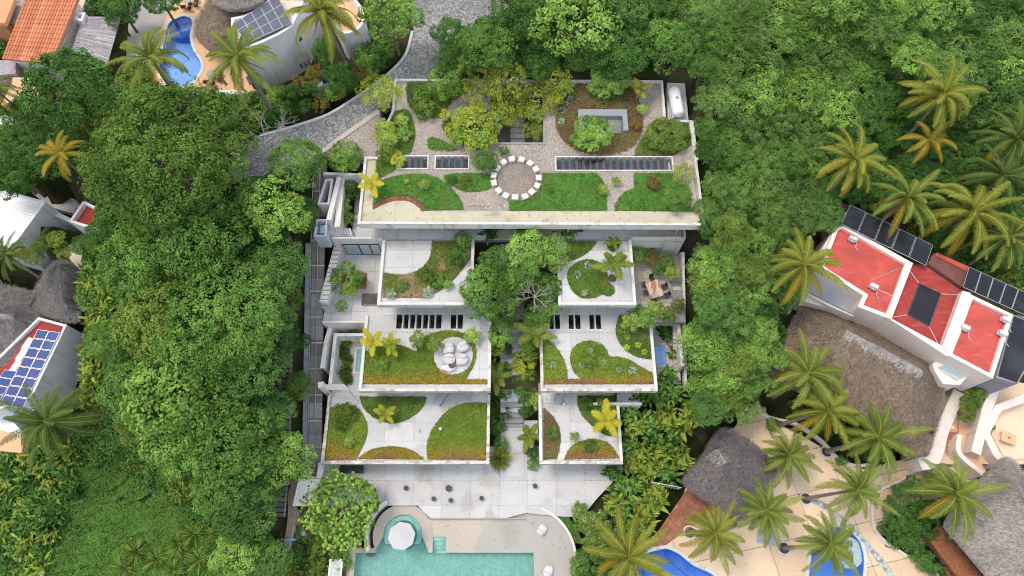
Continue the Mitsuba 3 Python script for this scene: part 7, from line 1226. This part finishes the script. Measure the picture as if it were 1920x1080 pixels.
# dark shrub bed and small plants of the beige terrace
SB = 'dark glossy shrub in the walled bed of the beige terrace'
for i, (a, b) in enumerate(((1690, 925), (1715, 910), (1735, 930), (1665, 950), (1700, 950), (1730, 960), (1660, 985), (1690, 985), (1720, 985), (1745, 965), (1680, 1010), (1710, 1015), (1735, 1000), (1695, 970), (1755, 900))): shrub('bush_dark', a, b, VR.uniform(20, 26), SB, 0, .9, 'bed_shrub', 'shrubs of the walled terrace bed')
for kd, a, b, r, lb in (('bush_mid', 1450, 797, 16, 'round shrub at the tree pit below the large palapa'), ('bush_dark', 1578, 866, 14, 'dark round shrub at the curved kerb of the palms'), ('bush_olive', 1815, 750, 26, 'upper half of the yellow green hedge by the bay window'), ('bush_olive', 1808, 772, 24, 'lower half of the yellow green hedge by the bay window'), ('bush_bright', 1830, 738, 22, 'right end of the yellow green hedge by the bay window'), ('bush_dark', 1730, 1045, 26, 'dark shrub left of the timber deck'), ('bush_dark', 1750, 1072, 26, 'dark shrub at the lower edge beside the timber deck'), ('bush_mid', 1770, 1010, 18, 'shrub on top of the timber deck railing'), ('bush_mid', 1868, 778, 6, 'uppermost small plant in the sunken court'), ('bush_mid', 1862, 801, 6, 'middle small plant in the sunken court'), ('bush_mid', 1858, 826, 6, 'lowest small plant in the sunken court'), ('bush_dark', 1480, 622, 16, 'dark shrub at the upper west corner of the large palapa'), ('bush_dark', 1590, 815, 26, 'dark shrub under the palms below the large palapa'), ('bush_dark', 1640, 850, 26, 'dark shrub at the foot of the leaning palapa palm'), ('bush_dark', 1500, 765, 30, 'dark planting left of the palms by the large palapa'), ('bush_dark', 1545, 795, 26, 'dark planting between the two palms by the large palapa')):
    shrub(kd, a, b, r, lb, 2.8 if b < 700 else (2.6 if 'hedge' in lb else 1.1 if 'court' in lb else 0), .7)
# forest of the east: individual crowns
FR = random.Random(99)
WORDN = 'one two three four five six seven eight nine ten eleven twelve thirteen fourteen'.split()
def forest(poly, n, mind, rr, kinds, label, group, h=(3.5, 6.5), name='forest_tree', sz=(.75, 1.0)):
    g = Polygon(poly); pts = []; x0, y0, x1, y1 = g.bounds; tries = 0
    while len(pts) < n and tries < 6000:
        tries += 1; p = (FR.uniform(x0, x1), FR.uniform(y0, y1))
        if g.contains(Point(p)) and all(math.hypot(p[0] - q[0], p[1] - q[1]) > mind for q in pts): pts.append(p)
    TINT = {'vine': 'fresh green', 'mid': 'green', 'olive': 'olive', 'blue': 'deep green', 'dark': 'dark green', 'bright': 'light green', 'ti': 'yellow green'}
    rows = {}
    for p in pts: rows.setdefault(int((p[1] - y0) // (mind * 1.5)), []).append(p)
    for r, (kk, row) in enumerate(sorted(rows.items())):
        for c, p in enumerate(sorted(row)):
            kd = FR.choice(kinds); tree(kd, p[0], p[1], FR.uniform(*rr), f'{TINT[kd]} {label}, {ORD[c]} from the west in row {WORDN[r]}', FR.uniform(*h), name, group, FR.uniform(*sz))
forest([(1345, 210), (1335, 60), (1300, 0), (1560, 0), (1640, 60), (1600, 190), (1530, 270), (1510, 350), (1440, 420), (1360, 420)], 50, 37, (40, 60), ['vine', 'vine', 'vine', 'mid', 'vine', 'vine', 'bright'], 'vine covered tree of the northeast forest', 'vine covered forest trees', (2.2, 4.2))
forest([(1350, 420), (1440, 420), (1520, 350), (1545, 400), (1470, 480), (1450, 600), (1430, 700), (1400, 760), (1330, 790), (1310, 700), (1330, 600), (1315, 500)], 34, 34, (34, 52), ['vine', 'mid', 'bright', 'olive', 'vine', 'blue'], 'tree of the eastern green belt', 'trees of the green belt', (3.5, 6))
forest([(1560, 0), (1920, 0), (1920, 230), (1840, 250), (1700, 110), (1640, 60)], 26, 48, (42, 64), ['vine', 'blue', 'vine', 'bright', 'dark'], 'forest tree of the northeast corner', 'forest trees of the northeast corner', (3.5, 6.5))
forest([(1540, 350), (1660, 120), (1760, 260), (1920, 240), (1920, 480), (1850, 450), (1700, 400), (1600, 370)], 24, 46, (34, 48), ['dark', 'dark', 'blue'], 'tree under the eastern palms', 'dark trees under the eastern palms', (1.5, 3))
for a, b, r, kd, lb in ((1318, 125, 32, 'mid', 'tree just north of the white gas tank'), (1318, 192, 24, 'vine', 'small tree east of the white gas tank'), (1322, 240, 26, 'mid', 'small tree at the corner below the white gas tank'), (1322, 392, 24, 'mid', 'small tree against the east end of the top roof'), (1320, 480, 26, 'vine', 'small tree east of the white dining terrace parapet'), (1335, 425, 32, 'dark', 'dark tree at the east end of the top terrace'), (1330, 520, 42, 'ti', 'yellowish leafy tree just east of the dining terrace'), (1310, 640, 40, 'bright', 'light green tree at the boundary wall beside the side stair'), (1345, 690, 52, 'bright', 'large light green tree in the belt east of the plunge pool'), (1340, 620, 42, 'mid', 'green tree in the belt beside the side stair'), (1320, 745, 36, 'blue', 'small tree above the heliconia bank'), (1328, 285, 27, 'dark', 'dark tree against the east wall of the roof garden'), (1345, 345, 34, 'vine', 'tree beside the front east corner of the top roof'), (1390, 700, 46, 'blue', 'blue green tree left of the large palapa')): tree(kd, a, b, r, lb, 4)
# wood on the west, smaller fillers told apart only as a mass of alike trees
forest([(150, 430), (240, 520), (210, 640), (260, 800), (340, 880), (440, 980), (520, 1000), (520, 900), (570, 800), (560, 640), (580, 480), (560, 380), (470, 330), (480, 460)], 34, 56, (30, 46), ['mid', 'blue', 'dark', 'olive'], 'low gap tree of the western wood', 'gap filling trees of the western wood', (2.5, 4.5))
HW = 'yellow tinged heliconia clump along the western edge of the wood'
for i, (a, b) in enumerate(((165, 500), (190, 515), (160, 530), (185, 545), (165, 565), (190, 575), (170, 600), (192, 610), (172, 635), (158, 655), (180, 660), (165, 690), (182, 700), (160, 715), (178, 735), (150, 745))): shrub('paddle_ti' if i % 4 else 'paddle_mid', a, b, VR.uniform(24, 31), HW, h=1.4, name='edge_plant', group='heliconia clumps of the western wood edge', cat_='plant')
HL2 = 'broad leaved heliconia clump in the lower west corner'
for i in range(40):
    a, b = 12 + (i % 5) * 27 + VR.uniform(-8, 8), 850 + (i // 5) * 29 + VR.uniform(-8, 8)
    if a < 150 - (b - 850) * .33: shrub(('paddle_mid', 'paddle_ti', 'paddle_dark')[i % 3], a, b, VR.uniform(26, 34), HL2, h=1.4, name='corner_plant', group='heliconia clumps of the lower west corner', cat_='plant')
k = thing('garden_wall', 'low cream garden wall edging the green creeper slope in the lower west', 'wall'); obj('wall', prism(LineString(smooth_line(UP([(146, 862), (132, 910), (108, 970), (88, 1030), (72, 1090)], 1.6))).buffer(.18), -4, 1.6), 'beige_wall', k)
SP = 'pale sprawling feathery plant on the lower west slope'
for a, b in ((250, 1035), (290, 1050), (330, 1020), (370, 1050), (410, 1000), (360, 1000), (230, 1065), (320, 1070), (480, 1010), (500, 1060)): shrub('grasstuft', a, b, 30, SP, h=.8, name='feathery_plant', group='feathery plants of the lower west slope', cat_='plant')
forest([(0, 240), (120, 240), (110, 340), (60, 370), (0, 360)], 7, 36, (28, 40), ['dark', 'blue'], 'tree above the corrugated roof', 'dark trees above the corrugated roof', (1.5, 3)); forest([(125, 445), (170, 460), (150, 482), (90, 480), (30, 500), (30, 480), (80, 450)], 6, 26, (18, 25), ['ti', 'dark', 'olive'], 'garden tree above the small thatched roof', 'garden trees in the west', (1, 2.5)); 
forest([(820, 100), (870, 20), (1250, 0), (1300, 60), (1280, 140), (1050, 140), (880, 140)], 14, 52, (34, 46), ['dark', 'mid', 'blue'], 'grove tree behind the roof garden', 'grove trees behind the roof garden', (1.5, 3))
# ground creeper and undergrowth
_n = 0
nb = ops.unary_union([g.buffer(.6) for g in NOBUILD]); from shapely import prepared
nbp = prepared.prep(nb); UR = random.Random(5)
def stuff_entry(name, n): return name if n == 0 else f'{name}__{n:03d}'
creeper = Polygon(UP([(150, 860), (230, 830), (330, 900), (420, 990), (520, 1020), (530, 1100), (70, 1100), (110, 980)], 1)).buffer(0)
cnt = {'undergrowth': 0, 'ground_creeper': 0}
for iy in range(46):
    for ix in range(68):
        x, y = -86 + ix * 2.6 + UR.uniform(-.9, .9), -8 + iy * 2.1 + UR.uniform(-.8, .8)
        if abs(x) > 56 + .35 * y: continue
        p = Point(x, y)
        if nbp.intersects(p.buffer(1.5)): continue
        nm = 'ground_creeper' if creeper.contains(p) else 'undergrowth'
        kd = f'creep{UR.randrange(2)}' if nm == 'ground_creeper' else ('vine' if x > 22 and y > 40 and UR.random() < .7 else UR.choice(['mid', 'dark', 'blue', 'olive', 'dark']))
        n = cnt[nm]; cnt[nm] += 1
        kk_ = f'{nm}__{n:03d}'
        place('mat_' + kd, kk_, x, y, float(zg(x, y)) - .1, UR.uniform(.85, 1.2), UR.uniform(0, 360), UR.uniform(.8, 1.2) if nm == 'ground_creeper' else UR.uniform(.7, 1.3))
tag('undergrowth', 'mixed leafy undergrowth covering the hillside between the trees', None, None, 'stuff'); tag('ground_creeper', 'bright green creeper covering the open slope in the lower west', None, None, 'stuff')
ground_sheet()
# fallen leaves on the pavings
LR = np.random.default_rng(12); spots = []
for (a, b, c, d, z, n) in ((600, 880, 1150, 965, .012, 260), (615, 740, 915, 860, 3.415, 150), (1015, 745, 1160, 860, 3.415, 90), (690, 590, 910, 715, 6.815, 130), (1020, 590, 1225, 715, 6.815, 110), (720, 455, 880, 560, 10.215, 90), (1060, 455, 1190, 565, 10.215, 90), (640, 480, 710, 570, 6.815, 90), (1200, 500, 1280, 580, 6.815, 120), (1400, 790, 1700, 1070, .02, 420), (700, 395, 1300, 410, 13.64, 160), (810, 980, 1060, 1030, -.33, 120)):
    n = n // 2; P = np.stack([a + (c - a) * LR.beta(.6, .6, n), b + (d - b) * LR.beta(.5, .7, n)], 1); spots.append(np.array([np.append(U(x, y, z), z + .012) for x, y in P]))
spots = np.vstack(spots); v, f, u = leafset(spots, np.array([0, 0, 1.0]) + LR.normal(size=spots.shape) * .12, LR.uniform(.06, .2, len(spots)), LR.uniform(.04, .09, len(spots)), LR)
obj('fallen_leaves', trimesh.Trimesh(v, f, process=False), 'litter', uv=u, kind='stuff', label='scattered dry fallen leaves on the roof decks and terraces')
